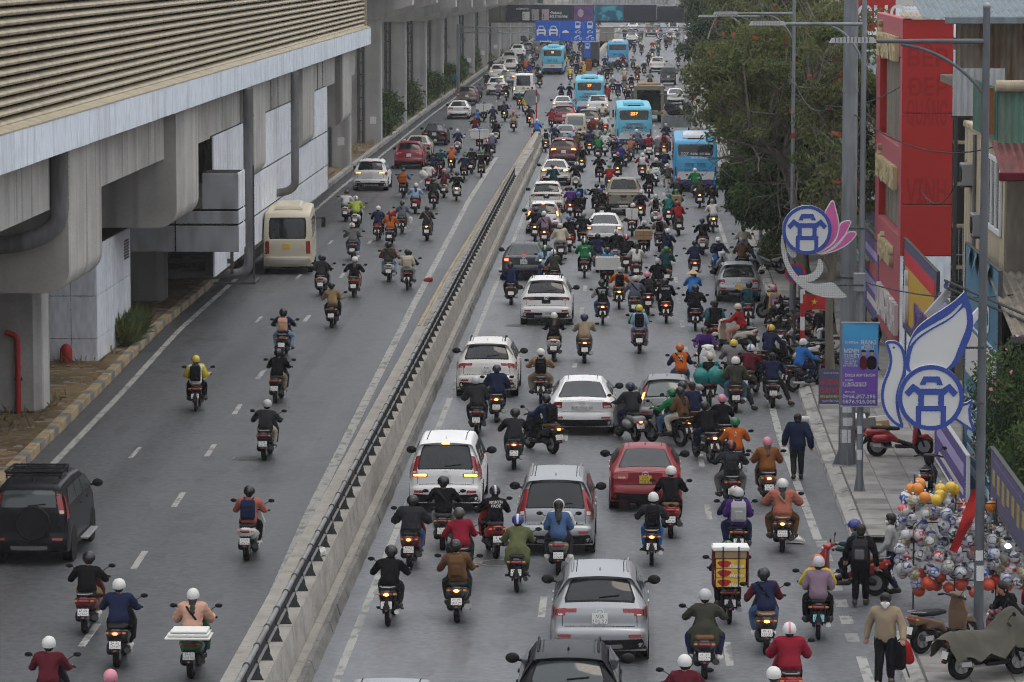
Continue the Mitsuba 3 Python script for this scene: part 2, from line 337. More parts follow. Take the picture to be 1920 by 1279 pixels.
# ================================================================ median wall, ledge, fence
def extrude_y(prof, y0, y1, n=1, fx=None):
 """profile (x, z) polygon, counter-clockwise seen from -y, swept along y; fx(y) shifts x per profile point"""
 ys = np.linspace(y0, y1, n + 1)
 k = len(prof)
 V = [((x if fx is None else fx(i, x, y)), y, z) for y in ys for i, (x, z) in enumerate(prof)]
 F = []
 for j in range(n):
  for i in range(k):
   a, b = j * k + i, j * k + (i + 1) % k
   F += [[a, b, b + k], [a, b + k, a + k]]
 tri = trimesh.creation.triangulate_polygon(Polygon(prof), engine='earcut')
 base = len(V)
 vv, ff = tri
 for ycap, rev in ((0, False), (n, True)):
  off = len(V)
  for (x, z) in vv:
   i = int(np.argmin([(x - p[0]) ** 2 + (z - p[1]) ** 2 for p in prof]))
   V.append(((x if fx is None else fx(i, x, ys[ycap])), ys[ycap], z))
  F += [[off + c for c in (f[::-1] if rev else f)] for f in ff]
 return trimesh.Trimesh(np.array(V), np.array(F), process=False)
mw = thing('median_wall', 'low concrete median wall between the two carriageways', 'median')
y = 55.0; i = 0
while y < MED_END - 1:
 L = 9.0
 prof = [(-7.2, 0.0), (MED_FOOT, 0.0), (WALL_X + RNG.uniform(-.012, .012), WALL_T), (-7.2, WALL_T)]
 put(mw, 'wall_block', extrude_y(prof, y + .012, min(y + L, MED_END) - .012, 1, lambda i, x, yy: med_left(yy) if x < -7 else x), 'median_concrete')
 y += L
put(mw, 'ledge', extrude_y([(MED_FOOT - .02, 0), (-6.0, 0), (-6.0, .2), (MED_FOOT - .02, .235)], 55, MED_END, 30), 'median_concrete')
for i in range(100):
 y = 55 + i * 2.0
 r = RNG.uniform(-.02, .02)
 put(mw, 'kerb_stone', hull([(-6.03, y + .02, 0), (-5.86 + r, y + .02, 0), (-6.03, y + .02, .25), (-5.94 + r, y + .02, .24), (-6.03, y + 1.98, 0), (-5.86 - r, y + 1.98, 0), (-6.03, y + 1.98, .25), (-5.94 - r, y + 1.98, .24 + r / 2)]), 'kerb_dark')
for i in range(150):
 y = 122 + i * 0.9
 if y > MED_END - 1: break
 x = med_left(y)
 put(mw, 'edge_tile', cbox(x, x + .12, y, y + .88, WALL_T - .05, WALL_T + .03 + RNG.uniform(0, .01), .012), 'tile_yellow')
 if x > -6.75: continue
 put(mw, 'top_tile', cbox(x + .19, x + .62, y, y + .88, WALL_T - .05, WALL_T + .02 + RNG.uniform(0, .01), .012), 'tile_grey')
for i, (x, y) in enumerate(((-10.2, 96.0), (-2.9, 79.5), (2.6, 118.0), (-4.1, 131.0))):
 k = thing('manhole_cover', ('round iron manhole cover in the left carriageway', 'round iron manhole cover near the bottom of the right carriageway', 'round iron manhole cover ahead of the red sedan', 'round iron manhole cover close to the median')[i], 'manhole cover')
 put(k, 'rim', moved(disk(.42, .012, 28), [[1, 0, 0, x], [0, 1, 0, y], [0, 0, 1, 0], [0, 0, 0, 1]]), 'kerb_dark'); put(k, 'lid', moved(disk(.34, .018, 28), [[1, 0, 0, x], [0, 1, 0, y], [0, 0, 1, 0], [0, 0, 0, 1]]), 'pipe_dark')
fe = thing('median_fence', 'black steel guard fence with thick grey top rail on the median wall', 'fence')
PITCHY = 1.77
posty = [53.1 + i * PITCHY for i in range(86)]
FX = -6.47
sprof = [(0.00, 0.0), (0.05, 0.16), (0.015, 0.30), (-0.02, 0.42), (0.03, 0.58)]
post_m = cat([hull([(FX + a[0] + dx, dy, WALL_T + a[1]) for dx in (-.035, .035) for dy in (-.012, .012)] + [(FX + b[0] + dx, dy, WALL_T + b[1]) for dx in (-.035, .035) for dy in (-.012, .012)]) for a, b in zip(sprof, sprof[1:])])
foot_m = hull([(FX - .12, -.025, WALL_T), (FX + .14, -.025, WALL_T), (FX - .12, .025, WALL_T), (FX + .14, .025, WALL_T), (FX, .025, WALL_T + .24), (FX, -.025, WALL_T + .24), (FX + .03, 0, WALL_T + .24)])
rail_m = tube([(FX + .03, 0.02, WALL_T + .60), (FX + .03, PITCHY - .02, WALL_T + .60)], .050, 12)
collar_m = tube([(FX + .03, -.05, WALL_T + .60), (FX + .03, .05, WALL_T + .60)], .062, 12)
low_m = tube([(FX + .02, 0, WALL_T + .27), (FX + .02, PITCHY, WALL_T + .27)], .032, 8)
bars = [box(FX - .006, FX + .006, .06 + k * .0825, .06 + k * .0825 + .045, WALL_T + .29, WALL_T + .57) for k in range(20)]
panel_m = cat(bars + [box(FX - .004, FX + .004, .05, PITCHY - .05, WALL_T + .33, WALL_T + .53), box(FX - .012, FX + .012, .03, PITCHY - .03, WALL_T + .44, WALL_T + .47)])
pl = {n: mikit.ply(m, smooth=40 if n in ('rail', 'collar', 'low') else False) for n, m in dict(post=post_m, foot=foot_m, rail=rail_m, collar=collar_m, low=low_m, panel=panel_m).items()}
for yy in posty:
 to = T().translate((0, yy, 0))
 put(fe, 'post', pl['post'], 'black_steel', to); put(fe, 'post_foot', pl['foot'], 'black_steel', to)
 put(fe, 'rail', pl['rail'], 'rail_grey', to); put(fe, 'collar', pl['collar'], 'black_steel', to)
 put(fe, 'lower_rail', pl['low'], 'rail_grey', to); put(fe, 'grille', pl['panel'], 'black_steel', to)
# ================================================================ station on the left
FXL, FB, FT, SY0, SY1 = -14.7, 8.3, 9.25, 66.0, 206.5
st = thing('metro_station', 'elevated metro station with beige louvre wall and white fascia over the left kerb', 'building')
k = 0; z = FT + .05; lou = []
while z < 14.6:
 off = 0.13 * math.sin(k * 0)  # rows stand straight above each other
 for j in range(7):
  y0, y1 = SY0 + j * 20.0 + (k % 2) * 0.6, min(SY0 + (j + 1) * 20.0 + (k % 2) * 0.6, SY1 - .4) - .012
  if y1 < y0 + .5: continue
  prof = [(-.30, .10), (-.10, .02), (.03, .0), (.10, .03), (.115, .075), (.08, .125), (-.02, .165), (-.12, .182), (-.30, .14)]
  m = extrude_y([(FXL - .42 + a, z + b) for a, b in prof], y0, y1, 1)
  put(st, 'louvre_slat', m, 'louvre', smooth=35)
 z += 0.242; k += 1
put(st, 'louvre_backing', box(FXL - .95, FXL - .82, SY0, SY1 - .3, FT, 14.8), 'black_gap')
put(st, 'end_post', box(FXL - .75, FXL - .22, SY1 - .38, SY1 - .16, FT, 14.8), 'louvre')
put(st, 'sill', extrude_y([(FXL - .62, FT - .02), (FXL + .02, FT - .02), (FXL + .02, FT + .02), (FXL - .3, FT + .1), (FXL - .62, FT + .1)], SY0, SY1, 60, None), 'louvre')
y = SY0
while y < SY1 - .3:
 w = 2.02
 e = min(y + w, SY1) - .02
 put(st, 'fascia_panel', cbox(FXL - .12, FXL + RNG.uniform(-.012, .012), y, e, FB, FT - .025, .012), 'fascia'); y += w
put(st, 'fascia_end', cbox(FXL - 1.2, FXL - .13, SY1 - .14, SY1, FB, FT - .025, .01), 'fascia')
put(st, 'fascia_backing', box(FXL - .3, FXL - .13, SY0, SY1 - .15, FB + .02, FT - .05), 'black_gap')
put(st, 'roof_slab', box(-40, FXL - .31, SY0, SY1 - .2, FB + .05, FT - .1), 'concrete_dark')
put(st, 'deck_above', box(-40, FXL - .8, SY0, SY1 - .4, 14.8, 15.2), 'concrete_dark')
BX = -15.55
piers = [77.0, 100.5, 124.0, 147.7, 171.2, 194.7, 212.0]
for a, b in zip(piers, piers[1:]):
 y0, y1 = a + 3.12, min(b - 3.12, 206)
 for j in range(3):
  ya, yb = y0 + (y1 - y0) * j / 3, y0 + (y1 - y0) * (j + 1) / 3 - .03
  put(st, 'edge_beam', extrude_y([(BX - .5, 6.75), (BX, 6.62), (BX, FB - .05), (BX - .5, FB - .05)], ya, yb, 1), 'concrete')
def bracket_mesh(y, w=6.2, x1=-15.15, zb=4.3, zt=FB - .06):
 pr = [(-22.0, zt), (-22.0, zb), (x1 - .62, zb)]
 for t in np.linspace(-90, 0, 7)[1:]:
  pr.append((x1 - .62 + .62 * math.cos(math.radians(t)), zb + .62 + .62 * math.sin(math.radians(t))))
 pr.append((x1, zt))
 return extrude_y(pr, y - w / 2, y + w / 2, 1)
for y in piers[:-1]:
 put(st, 'bracket', bracket_mesh(y), 'concrete', smooth=30)
for y, xr in ((71, -16.9), (104.4, -16.95), (137.6, -17.7), (171, -17.7), (203, -17.5)):
 put(st, 'pier', cbox(xr - 2.4, xr, y - .9, y + .9, 0.1, 7.5, .22), 'concrete_pier', smooth=20)
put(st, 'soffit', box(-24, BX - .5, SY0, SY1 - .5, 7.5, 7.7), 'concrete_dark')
put(st, 'box_backing', box(-21.5, -14.27, 131.4, 133.5, 2.66, 4.05), 'black_gap')
put(st, 'box_backing', box(-15.5, -14.27, 131.4, 133.5, 4.05, 5.5), 'black_gap')
for z0, z1 in ((2.63, 3.58), (3.66, 4.12)):
 for a, b in ((-21.5, -19.1), (-19.05, -16.55), (-16.5, -14.2)):
  put(st, 'front_panel', cbox(a, b, 131.32, 131.38, z0, z1, .008), 'grey_panel')
put(st, 'front_panel', cbox(-15.52, -14.2, 131.32, 131.38, 4.2, 5.5, .008), 'grey_panel')
for z0, z1 in ((2.63, 3.58), (3.66, 4.12), (4.2, 5.5)):
 put(st, 'side_panel', cbox(-14.26, -14.2, 131.4, 133.6, z0, z1, .008), 'white_panel')
put(st, 'wall_backing', box(-15.75, -15.5, 134.2, 185, 1.5, 6.7), 'black_gap')
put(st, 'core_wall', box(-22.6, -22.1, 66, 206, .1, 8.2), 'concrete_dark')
for z0, z1 in ((1.45, 2.62), (2.70, 4.35), (4.43, 6.68)):
 yy = 134.2
 while yy < 184.5:
  put(st, 'side_panel', cbox(-15.49, -15.42, yy, min(yy + 5.6, 185), z0, z1, .008), 'white_panel'); yy += 5.66
def pipe(parent, name, pts, r, m, n=12):
 pts = np.array(pts, float); out = [pts[0]]
 for i in range(1, len(pts) - 1):   # rounded bends
  a, b, c = pts[i - 1], pts[i], pts[i + 1]
  u, v = (a - b) / np.linalg.norm(a - b), (c - b) / np.linalg.norm(c - b)
  q = min(3 * r, np.linalg.norm(a - b) * .45, np.linalg.norm(c - b) * .45)
  for t in np.linspace(0, 1, 6):
   p0, p1 = b + u * q, b + v * q
   out.append((1 - t) ** 2 * p0 + 2 * t * (1 - t) * b + t * t * p1)
 out.append(pts[-1])
 return put(parent, name, tube(out, r, n), m, smooth=40)
dx, dy = -14.62, 138.9
pipe(st, 'drain_pipe', [(-15.3, 96.9, 8.25), (-15.3, 96.9, 6.1), (-16.5, 96.9, 5.65), (-21.5, 96.9, 5.6)], .25, 'pipe_grey')
for zz in (7.2, 4.9, 2.6): put(st, 'pipe_collar', tube([(dx, dy, zz), (dx, dy, zz + .14)], .215, 12), 'pipe_grey', smooth=40)
for zz in (7.4, 5.2): put(st, 'pipe_collar', tube([(-14.62, 158.3, zz), (-14.62, 158.3, zz + .14)], .195, 12), 'pipe_grey', smooth=40)
pipe(st, 'drain_pipe', [(dx, dy, 8.3), (dx, dy, 1.15), (dx - 3.6, dy, 1.15)], .195, 'pipe_grey')
pipe(st, 'drain_pipe', [(dx - 3.4, dy, 1.15), (dx - 6.0, dy, 1.2)], .34, 'pipe_dark')
pipe(st, 'drain_pipe', [(dx - 5.2, dy - .3, 1.25), (dx - 7.2, dy - 4, 1.2)], .34, 'pipe_dark')
pipe(st, 'drain_pipe', [(-14.62, 158.3, 8.3), (-14.62, 158.3, 3.3), (-15.0, 158.3, 3.05), (-15.45, 158.3, 3.0)], .175, 'pipe_grey')
put(st, 'hanger_frame', cat([box(-14.36, -14.3, 137.8, 137.86, .9, 5.4), box(-15.9, -14.3, 137.8, 137.86, .85, .93), box(-14.38, -14.28, 137.8, 139.6, .85, .95), box(-19.2, -15.2, 138.4, 138.5, 1.6, 1.78), box(-15.3, -15.18, 138.4, 138.5, 1.2, 2.05)]), 'pipe_dark')
for yy in (157.0, 180.5):
 f = cat([box(-15.6, -15.52, yy, yy + .1, 5.0, 8.2), box(-15.6, -15.52, yy + 3.2, yy + 3.3, 5.0, 8.2), box(-15.6, -15.52, yy, yy + 3.3, 5.0, 5.1), box(-15.6, -15.52, yy, yy + .9, 6.5, 6.6)])
 put(st, 'wall_frame', f, 'pipe_dark')
sb = thing('service_box', 'white tile clad service box between the station piers', 'utility box')
put(sb, 'core', box(-18.95, -17.36, 117.05, 125.0, 0.1, 4.0), 'black_gap')
for z0, z1 in ((0.2, 0.95), (0.97, 2.35), (2.37, 4.0)):
 put(sb, 'front_panel', cbox(-18.95, -18.17, 117.0, 117.06, z0, z1, .006), 'white_panel'); put(sb, 'front_panel', cbox(-18.15, -17.34, 117.0, 117.06, z0, z1, .006), 'white_panel')
 for j in range(6):
  put(sb, 'side_panel', cbox(-17.36, -17.30, 117.02 + j * 1.33, 118.33 + j * 1.33, z0, z1, .006), 'white_panel')
put(sb, 'vent', cat([box(-17.295, -17.27, 123.4, 124.5, 3.0 + i * .1, 3.06 + i * .1) for i in range(7)]), 'pipe_dark')
rp = thing('red_pipe', 'thin red standpipe with bent top on the near station pier', 'pipe')
pipe(rp, 'tube', [(-17.6, 103.36, 0.2), (-17.6, 103.36, 2.5), (-17.95, 103.36, 2.6)], .085, 'red_paint')
put(rp, 'clamp', box(-17.71, -17.49, 103.36, 103.52, 1.2, 1.28), 'pipe_dark')
hy = thing('fire_hydrant', 'small red domed hydrant beside the white service box', 'hydrant')
put(hy, 'cap', moved(trimesh.creation.icosphere(subdivisions=2, radius=.2), [[1, 0, 0, -18.25], [0, 1, 0, 116.5], [0, 0, 1.2, .62], [0, 0, 0, 1]]), 'red_paint', smooth=True)
put(hy, 'body', moved(disk(.2, .45), T().translate((-18.25, 116.5, .17)).matrix.numpy().reshape(4, 4) if False else [[1, 0, 0, -18.25], [0, 1, 0, 116.5], [0, 0, 1, .17], [0, 0, 0, 1]]), 'red_paint', smooth=40)
# ================================================================ viaduct beyond the station
def cap_z(y): return float(np.interp(y, [225, 249, 278, 306, 342, 400], [9.1, 8.95, 8.2, 7.7, 7.3, 6.9]))
vp = [225 + 28.2 * i for i in range(13)]
DKB = 3.3
vd = thing('viaduct', 'grey concrete railway viaduct running on piers along the left side', 'viaduct')
ys_ = [206.8] + vp + [vp[-1] + 30]
for i, y in enumerate(vp):
 cz, bx = cap_z(y), bend(y)
 pr = put(vd, 'pier', cbox(-19.75 + bx, -17.3 + bx, y - .9, y + .9, 0.0, cz + .2, .12), 'concrete_pier', smooth=20)
 if i < 9:
  put(pr, 'drain_pipe', cat([tube([(-18.85 + bx + o, y - .96, .2), (-18.85 + bx + o, y - .96, cz)], .09, 8) for o in (0, .34)] + [box(-18.9 + bx, -18.45 + bx, y - 1.0, y - .94, h, h + .06) for h in np.arange(1, cz, .8)]), 'pipe_dark')
  put(pr, 'notice', box(-18.05 + bx, -17.62 + bx, y - .935, y - .915, 1.6, 2.1), 'trim_white')
 wing = [(-23.6, cz + 1.15), (-23.6, cz + 2.2), (-13.4, cz + 2.2), (-13.4, cz + 1.15), (-17.2, cz), (-19.8, cz)]
 put(vd, 'pier_cap', extrude_y([(a + bx, b) for a, b in wing[::-1]], y - 1.15, y + 1.15, 1), 'concrete_pier')
for i, (a, b) in enumerate(zip(ys_, ys_[1:])):
 m = (a + b) / 2
 za, zb = cap_z(max(a, 225)) + 2.2, cap_z(b) + 2.2
 pts = []
 for y, zz in ((a + .02, za), (b - .02, zb)):
  bx = bend(y)
  pts += [(-23.3 + bx, y, zz + 1.4), (-13.7 + bx, y, zz + 1.4), (-13.7 + bx, y, zz + 1.05), (-16.0 + bx, y, zz + .02), (-21 + bx, y, zz + .02), (-23.3 + bx, y, zz + 1.05)]
 put(vd, 'deck_span', hull(pts), 'concrete_pier')
# ================================================================ vehicles
def paint(key, rgb, metallic=0.0, rough=0.35):
 return mat(key, {'type': 'twosided', 'bsdf': {'type': 'principled', 'base_color': {'type': 'rgb', 'value': list(rgb)}, 'roughness': rough, 'metallic': metallic, 'specular': 0.5, 'clearcoat': 0.8, 'clearcoat_gloss': 0.92}})
for k, c, mt in (('white', (0.66, 0.66, 0.655), 0), ('pearl', (0.60, 0.585, 0.55), 0), ('silver', (0.33, 0.34, 0.35), .45), ('grey', (0.20, 0.21, 0.215), .35), ('black', (0.012, 0.013, 0.016), 0), ('darkgrey', (0.045, 0.05, 0.055), .2), ('red', (0.21, 0.010, 0.015), 0), ('crimson', (0.20, 0.010, 0.022), 0),
                 ('maroon', (0.10, 0.012, 0.018), 0), ('gold', (0.24, 0.215, 0.165), .35), ('champagne', (0.42, 0.38, 0.31), .35), ('cream', (0.50, 0.45, 0.34), 0), ('busblue', (0.075, 0.40, 0.54), 0), ('busdeep', (0.03, 0.27, 0.50), 0), ('navy', (0.02, 0.03, 0.15), 0), ('buswhite', (0.58, 0.60, 0.60), 0), ('olive', (0.16, 0.155, 0.11), 0), ('brown', (0.10, 0.085, 0.07), .2)):
 paint('paint_' + k, c, mt)
scene['paint_black']['bsdf'].update(specular=0.15, clearcoat=0.15)
mat('car_glass', {'type': 'twosided', 'bsdf': {'type': 'principled', 'base_color': {'type': 'rgb', 'value': [0.014, 0.017, 0.019]}, 'roughness': 0.06, 'specular': 0.5}})
mat('smoke_glass', {'type': 'twosided', 'bsdf': {'type': 'principled', 'base_color': {'type': 'rgb', 'value': [0.05, 0.06, 0.062]}, 'roughness': 0.08, 'specular': 0.6}})
mat('pale_glass', {'type': 'twosided', 'bsdf': {'type': 'principled', 'base_color': {'type': 'rgb', 'value': [0.13, 0.15, 0.155]}, 'roughness': 0.1, 'specular': 0.65}})
mat('trim_black', P((0.013, 0.013, 0.014), 0.6, spec=0.2))
mat('tyre', P((0.012, 0.012, 0.013), 0.85, spec=0.15))
mat('rim', P((0.30, 0.30, 0.31), 0.4, metallic=0.5))
mat('chrome', P((0.62, 0.62, 0.63), 0.25, metallic=0.8))
mat('lamp_bright', P((0.52, 0.13, 0.12), 0.2, spec=0.6))
mat('lamp_red', P((0.25, 0.011, 0.014), 0.2, spec=0.6, clearcoat=0.6))
mat('lamp_dark', P((0.10, 0.010, 0.014), 0.2, spec=0.6))
mat('lamp_clear', P((0.55, 0.53, 0.50), 0.2, spec=0.6))
mat('lamp_amber', P((0.55, 0.20, 0.03), 0.3))
mat('plate_white', P((0.62, 0.62, 0.60), 0.5))
mat('plate_yellow', P((0.60, 0.38, 0.05), 0.5))
mat('plate_blue', P((0.20, 0.50, 0.55), 0.5))
mat('ink', P((0.03, 0.03, 0.03), 0.6))
mat('glow_off', P((0.2, 0.02, 0.02), 0.4))
def emit(d, rgb):
 d = dict(d); d['emitter'] = {'type': 'area', 'radiance': {'type': 'rgb', 'value': [float(c) for c in rgb]}}
 return d
GLOW_RED, GLOW_ORANGE, GLOW_WARM, GLOW_DIM = (3.4, 0.36, 0.14), (4.6, 1.15, 0.18), (4.5, 2.4, 0.8), (1.0, 0.06, 0.05)
class Shell:
 """A vehicle's skin: a profile from the rear bumper over the roof to the nose, swept across, and two sides."""
 def __init__(s, prof, W, nt=13, bow=0.10, crown=0.03):
  s.prof, s.W, s.nt, s.bow, s.crown = np.array(prof, float), W, nt, bow, crown
  n = len(prof)
  tang = np.gradient(s.prof, axis=0)
  tang /= np.linalg.norm(tang, axis=1, keepdims=True)
  s.nrm = np.stack([-tang[:, 1], tang[:, 0]], 1)
  s.zs = s.prof[:, 1].min()
  s.y0, s.y1 = s.prof[:, 0].min(), s.prof[:, 0].max()
 def top(s, u, t, off=0.0):
  i = int(min(max(math.floor(u), 0), len(s.prof) - 2)); f = u - i
  p = s.prof[i] * (1 - f) + s.prof[i + 1] * f
  n = s.nrm[i] * (1 - f) + s.nrm[i + 1] * f
  n = n / (np.linalg.norm(n) + 1e-9)
  flat = abs(n[0])
  a = s.bow * flat + s.crown * (1 - flat)
  e = max(0.0, (abs(t) - 0.86) / 0.14)
  d = a * t * t + 0.045 * e * e
  q = p - n * (d - off)
  return (s.W(p[0], p[1]) * t * (1 - 0.03 * e * e), q[0], q[1])
 def body(s, sub=2, nh=7):
  us = np.linspace(0, len(s.prof) - 1, (len(s.prof) - 1) * sub + 1)
  ts = np.sin(np.linspace(-1, 1, s.nt) * math.pi / 2) * 0.4 + np.linspace(-1, 1, s.nt) * 0.6
  V = [s.top(u, t) for u in us for t in ts]; F = []
  k = s.nt
  for i in range(len(us) - 1):
   for j in range(k - 1):
    a = i * k + j
    F += [[a, a + 1, a + k + 1], [a, a + k + 1, a + k]]
  for side in (-1, 1):
   base = len(V); nu = len(us)
   for i, u in enumerate(us):
    e = np.array(s.top(u, side))
    yb = s.y0 + .04 + (s.y1 - s.y0 - .08) * (e[1] - s.y0) / (s.y1 - s.y0)
    for h in range(nh):
     f = h / (nh - 1)
     y = yb + (e[1] - yb) * f; z = s.zs + (e[2] - s.zs) * f
     w = s.W(y, z) if h < nh - 1 else abs(e[0])
     V.append((side * w * (0.995 if h == nh - 2 else 1), y, z))
   for i in range(nu - 1):
    for h in range(nh - 1):
     a = base + i * nh + h
     q = [[a, a + nh, a + nh + 1], [a, a + nh + 1, a + 1]]
     F += q if side > 0 else [r[::-1] for r in q]
  b = len(V)
  w = s.W(0.5 * (s.y0 + s.y1), s.zs) * .96
  V += [(-w, s.y0 + .05, s.zs + .02), (w, s.y0 + .05, s.zs + .02), (w, s.y1 - .05, s.zs + .02), (-w, s.y1 - .05, s.zs + .02)]
  F += [[b, b + 2, b + 1], [b, b + 3, b + 2]]
  return trimesh.Trimesh(np.array(V), np.array(F), process=False)
 def patch(s, u0, u1, t0, t1, off=.008, nu=6, nt=9, taper=0.0, rim=True):
  us, ts = np.linspace(u0, u1, nu), np.linspace(t0, t1, nt)
  V, F = [], []
  for i, u in enumerate(us):
   f = i / (nu - 1); k = 1 - taper * f
   c = 0.06 if i in (0, nu - 1) else 0.0
   for t in ts:
    mid = (t0 + t1) / 2
    V.append(s.top(u, mid + (t - mid) * (k - c), off))
  for i in range(nu - 1):
   for j in range(nt - 1):
    a = i * nt + j
    F += [[a, a + 1, a + nt + 1], [a, a + nt + 1, a + nt]]
  if rim:   # skirt down into the body so that the piece has thickness
   loop = [i for i in range(nt)] + [i * nt + nt - 1 for i in range(1, nu)] + [(nu - 1) * nt + j for j in range(nt - 2, -1, -1)] + [i * nt for i in range(nu - 2, 0, -1)]
   b = len(V)
   for i in loop:
    r, cidx = divmod(i, nt)
    f = r / (nu - 1); k = 1 - taper * f; c = 0.06 if r in (0, nu - 1) else 0.0
    mid = (t0 + t1) / 2
    V.append(s.top(us[r], mid + (ts[cidx] - mid) * (k - c), -.01))
   m = len(loop)
   for i in range(m):
    j = (i + 1) % m
    F += [[loop[i], b + i, b + j], [loop[i], b + j, loop[j]]]
  return trimesh.Trimesh(np.array(V), np.array(F), process=False)
 def side(s, poly, sd, off=.006, n=5):
  """quad in (y, z) on one side"""
  a, b, c, d = [np.array(q, float) for q in poly]
  V, F = [], []
  for i in range(n):
   for j in range(n):
    p = (a * (1 - i / (n - 1)) + b * i / (n - 1)) * (1 - j / (n - 1)) + (d * (1 - i / (n - 1)) + c * i / (n - 1)) * j / (n - 1)
    V.append((sd * (s.W(p[0], p[1]) + off), p[0], p[1]))
  for i in range(n - 1):
   for j in range(n - 1):
    q = i * n + j
    f = [[q, q + n, q + n + 1], [q, q + n + 1, q + 1]]
    F += f if sd > 0 else [r[::-1] for r in f]
  return trimesh.Trimesh(np.array(V), np.array(F), process=False)
def smoothf(x):
 x = min(max(x, 0), 1); return x * x * (3 - 2 * x)
def car_W(L, hw, belt, hr, roof, taper=.10):
 def W(y, z):
  w = hw * (1 - taper * smoothf((0.55 - y) / .75) * .6 - taper * 1.4 * smoothf((y - (L - .8)) / .8))
  if z <= belt:
   q = (z - .62) / .55
   return w * (1 - .035 * q * q)
  f = min((z - belt) / (roof - belt), 1.05)
  wb = w * (1 - .035 * ((belt - .62) / .55) ** 2)
  return wb + (hr - wb) * (f ** 0.9)
 return W
def car_profile(kind, L, H):
 if kind in ('suv', 'mpv', 'hatch'):
  b = {'suv': 1.05, 'mpv': 1.02, 'hatch': .98}[kind] * (H / 1.68) ** .6
  lean = {'suv': .38, 'mpv': .30, 'hatch': .40}[kind]
  p = [(.10, .26), (.02, .36), (-.02, .52), (0, .66), (.07, .72), (.08, b - .12), (.11, b), (.13, b + .05), (.13 + lean * .5, (b + H) / 2 + .02), (.13 + lean * .92, H - .10), (.10 + lean * .82, H - .035), (.35 + lean, H + .0)]
  s = L - 2.05 if kind != 'mpv' else L - 1.75
  p += [((.4 + lean + s) / 2, H + .02), (s - .25, H - .02), (s, H - .07), (s + .75, b + .12), (s + .9, b + .02), (L - .35, b - .22), (L - .08, b - .34), (L, .62), (L - .02, .45), (L - .1, .28)]
  ix = dict(bump=(0, 3), lid=(4, 6), wb={'suv': 7.42, 'mpv': 7.05, 'hatch': 7.2}[kind], wt=8.95, roof0=11, roof1=13.4, ws0=14.0, ws1=15.1, belt=b)
 elif kind == 'sedan':
  b, h = .96, H
  p = [(.10, .26), (.02, .36), (-.01, .50), (.01, .62), (.05, .68), (.03, b - .10), (.02, b + .03), (.10, b + .06), (.45, b + .07), (.58, b + .10), (.95, b + .27), (1.28, h - .08), (1.45, h - .02)]
  s = L - 2.0
  p += [((1.5 + s) / 2, h), (s - .2, h - .03), (s, h - .08), (s + .8, b + .10), (s + .95, b + .01), (L - .35, b - .18), (L - .07, b - .32), (L, .60), (L - .02, .45), (L - .1, .28)]
  ix = dict(bump=(0, 3), lid=(4, 6), wb=8.9, wt=11.2, roof0=12, roof1=14.4, ws0=15.0, ws1=16.1, belt=b)
 else:   # van: upright tail
  b = {'van': 1.25, 'minivan': 1.05}[kind] if kind in ('van', 'minivan') else 1.2
  p = [(.08, .30), (.0, .42), (-.01, .58), (.02, .68), (.05, .75), (.05, b - .1), (.06, b), (.07, b + .05), (.14, (b + H) / 2 + .05), (.22, H - .16), (.25, H - .05), (.45, H)]
  s = L - (1.35 if kind == 'van' else 1.2)
  p += [((.5 + s) / 2, H + .03), (s - .25, H - .01), (s, H - .08), (s + .6, b + .15), (s + .72, b + .02), (L - .25, b - .18), (L - .06, b - .35), (L, .62), (L - .02, .45), (L - .08, .3)]
  ix = dict(bump=(0, 3), lid=(4, 6), wb=7.0, wt=9.2, roof0=11, roof1=13.4, ws0=14.0, ws1=15.1, belt=b)
 return p, ix
wheel_cache = {}
def wheel_meshes(r, w):
 k = (r, w)
 if k not in wheel_cache:
  prof = [(r * .60, -w / 2), (r * .93, -w / 2), (r, -w / 2 + .03), (r, w / 2 - .03), (r * .93, w / 2), (r * .60, w / 2)]
  n = 22; V = []; F = []
  for i in range(n):
   a = 2 * math.pi * i / n
   V += [(x, q * math.cos(a), q * math.sin(a)) for q, x in prof]
  m = len(prof)
  for i in range(n):
   for j in range(m - 1):
    a, b = i * m + j, ((i + 1) % n) * m + j
    F += [[a, b, b + 1], [a, b + 1, a + 1]]
  ty = trimesh.Trimesh(V, F, process=False)
  sp = [moved(disk(r * .6, w * .6, 16, (0, 0, -w * .3)), trimesh.transformations.rotation_matrix(math.pi / 2, (0, 1, 0)))]
  for k2 in range(5):
   a = 2 * math.pi * k2 / 5
   for sx in (1, -1):
    sp.append(moved(box(-.02, .02, -.035, .035, .06, r * .58), trimesh.transformations.translation_matrix((sx * w * .36, 0, 0)) @ trimesh.transformations.rotation_matrix(a, (1, 0, 0))))
  wheel_cache[k] = (mikit.ply(ty, smooth=40), mikit.ply(cat(sp), smooth=30))
 return wheel_cache[k]
_shape = {}
def blobflat(w, h):
 a = np.linspace(0, 2 * math.pi, 20, endpoint=False)
 return prism([(w * math.cos(t) * (1 + .2 * math.sin(3 * t)), h * math.sin(t)) for t in a], .004)
def cached(key, fn, smooth=30):
 if key not in _shape:
  m = fn()
  _shape[key] = m if isinstance(m, dict) else mikit.ply(m, smooth=smooth)
 return _shape[key]
CAR = {   # kind, length, half width, height, roof half width
 'suv': ('suv', 4.60, .935, 1.68, .64), 'crossover': ('suv', 4.30, .90, 1.60, .62), 'bigsuv': ('suv', 4.95, .975, 1.74, .69), 'mpv': ('mpv', 4.60, .885, 1.74, .66), 'hatch': ('hatch', 3.85, .84, 1.50, .57),
 'sedan': ('sedan', 4.50, .875, 1.46, .56), 'bigsedan': ('sedan', 4.80, .91, 1.47, .58), 'boxsuv': ('van', 4.60, .885, 1.80, .69), 'minivan': ('minivan', 4.0, .80, 1.88, .70), 'van': ('van', 5.7, .985, 2.35, .84)}
LAND = []   # (x, y, short name) of landmarks for telling riders apart
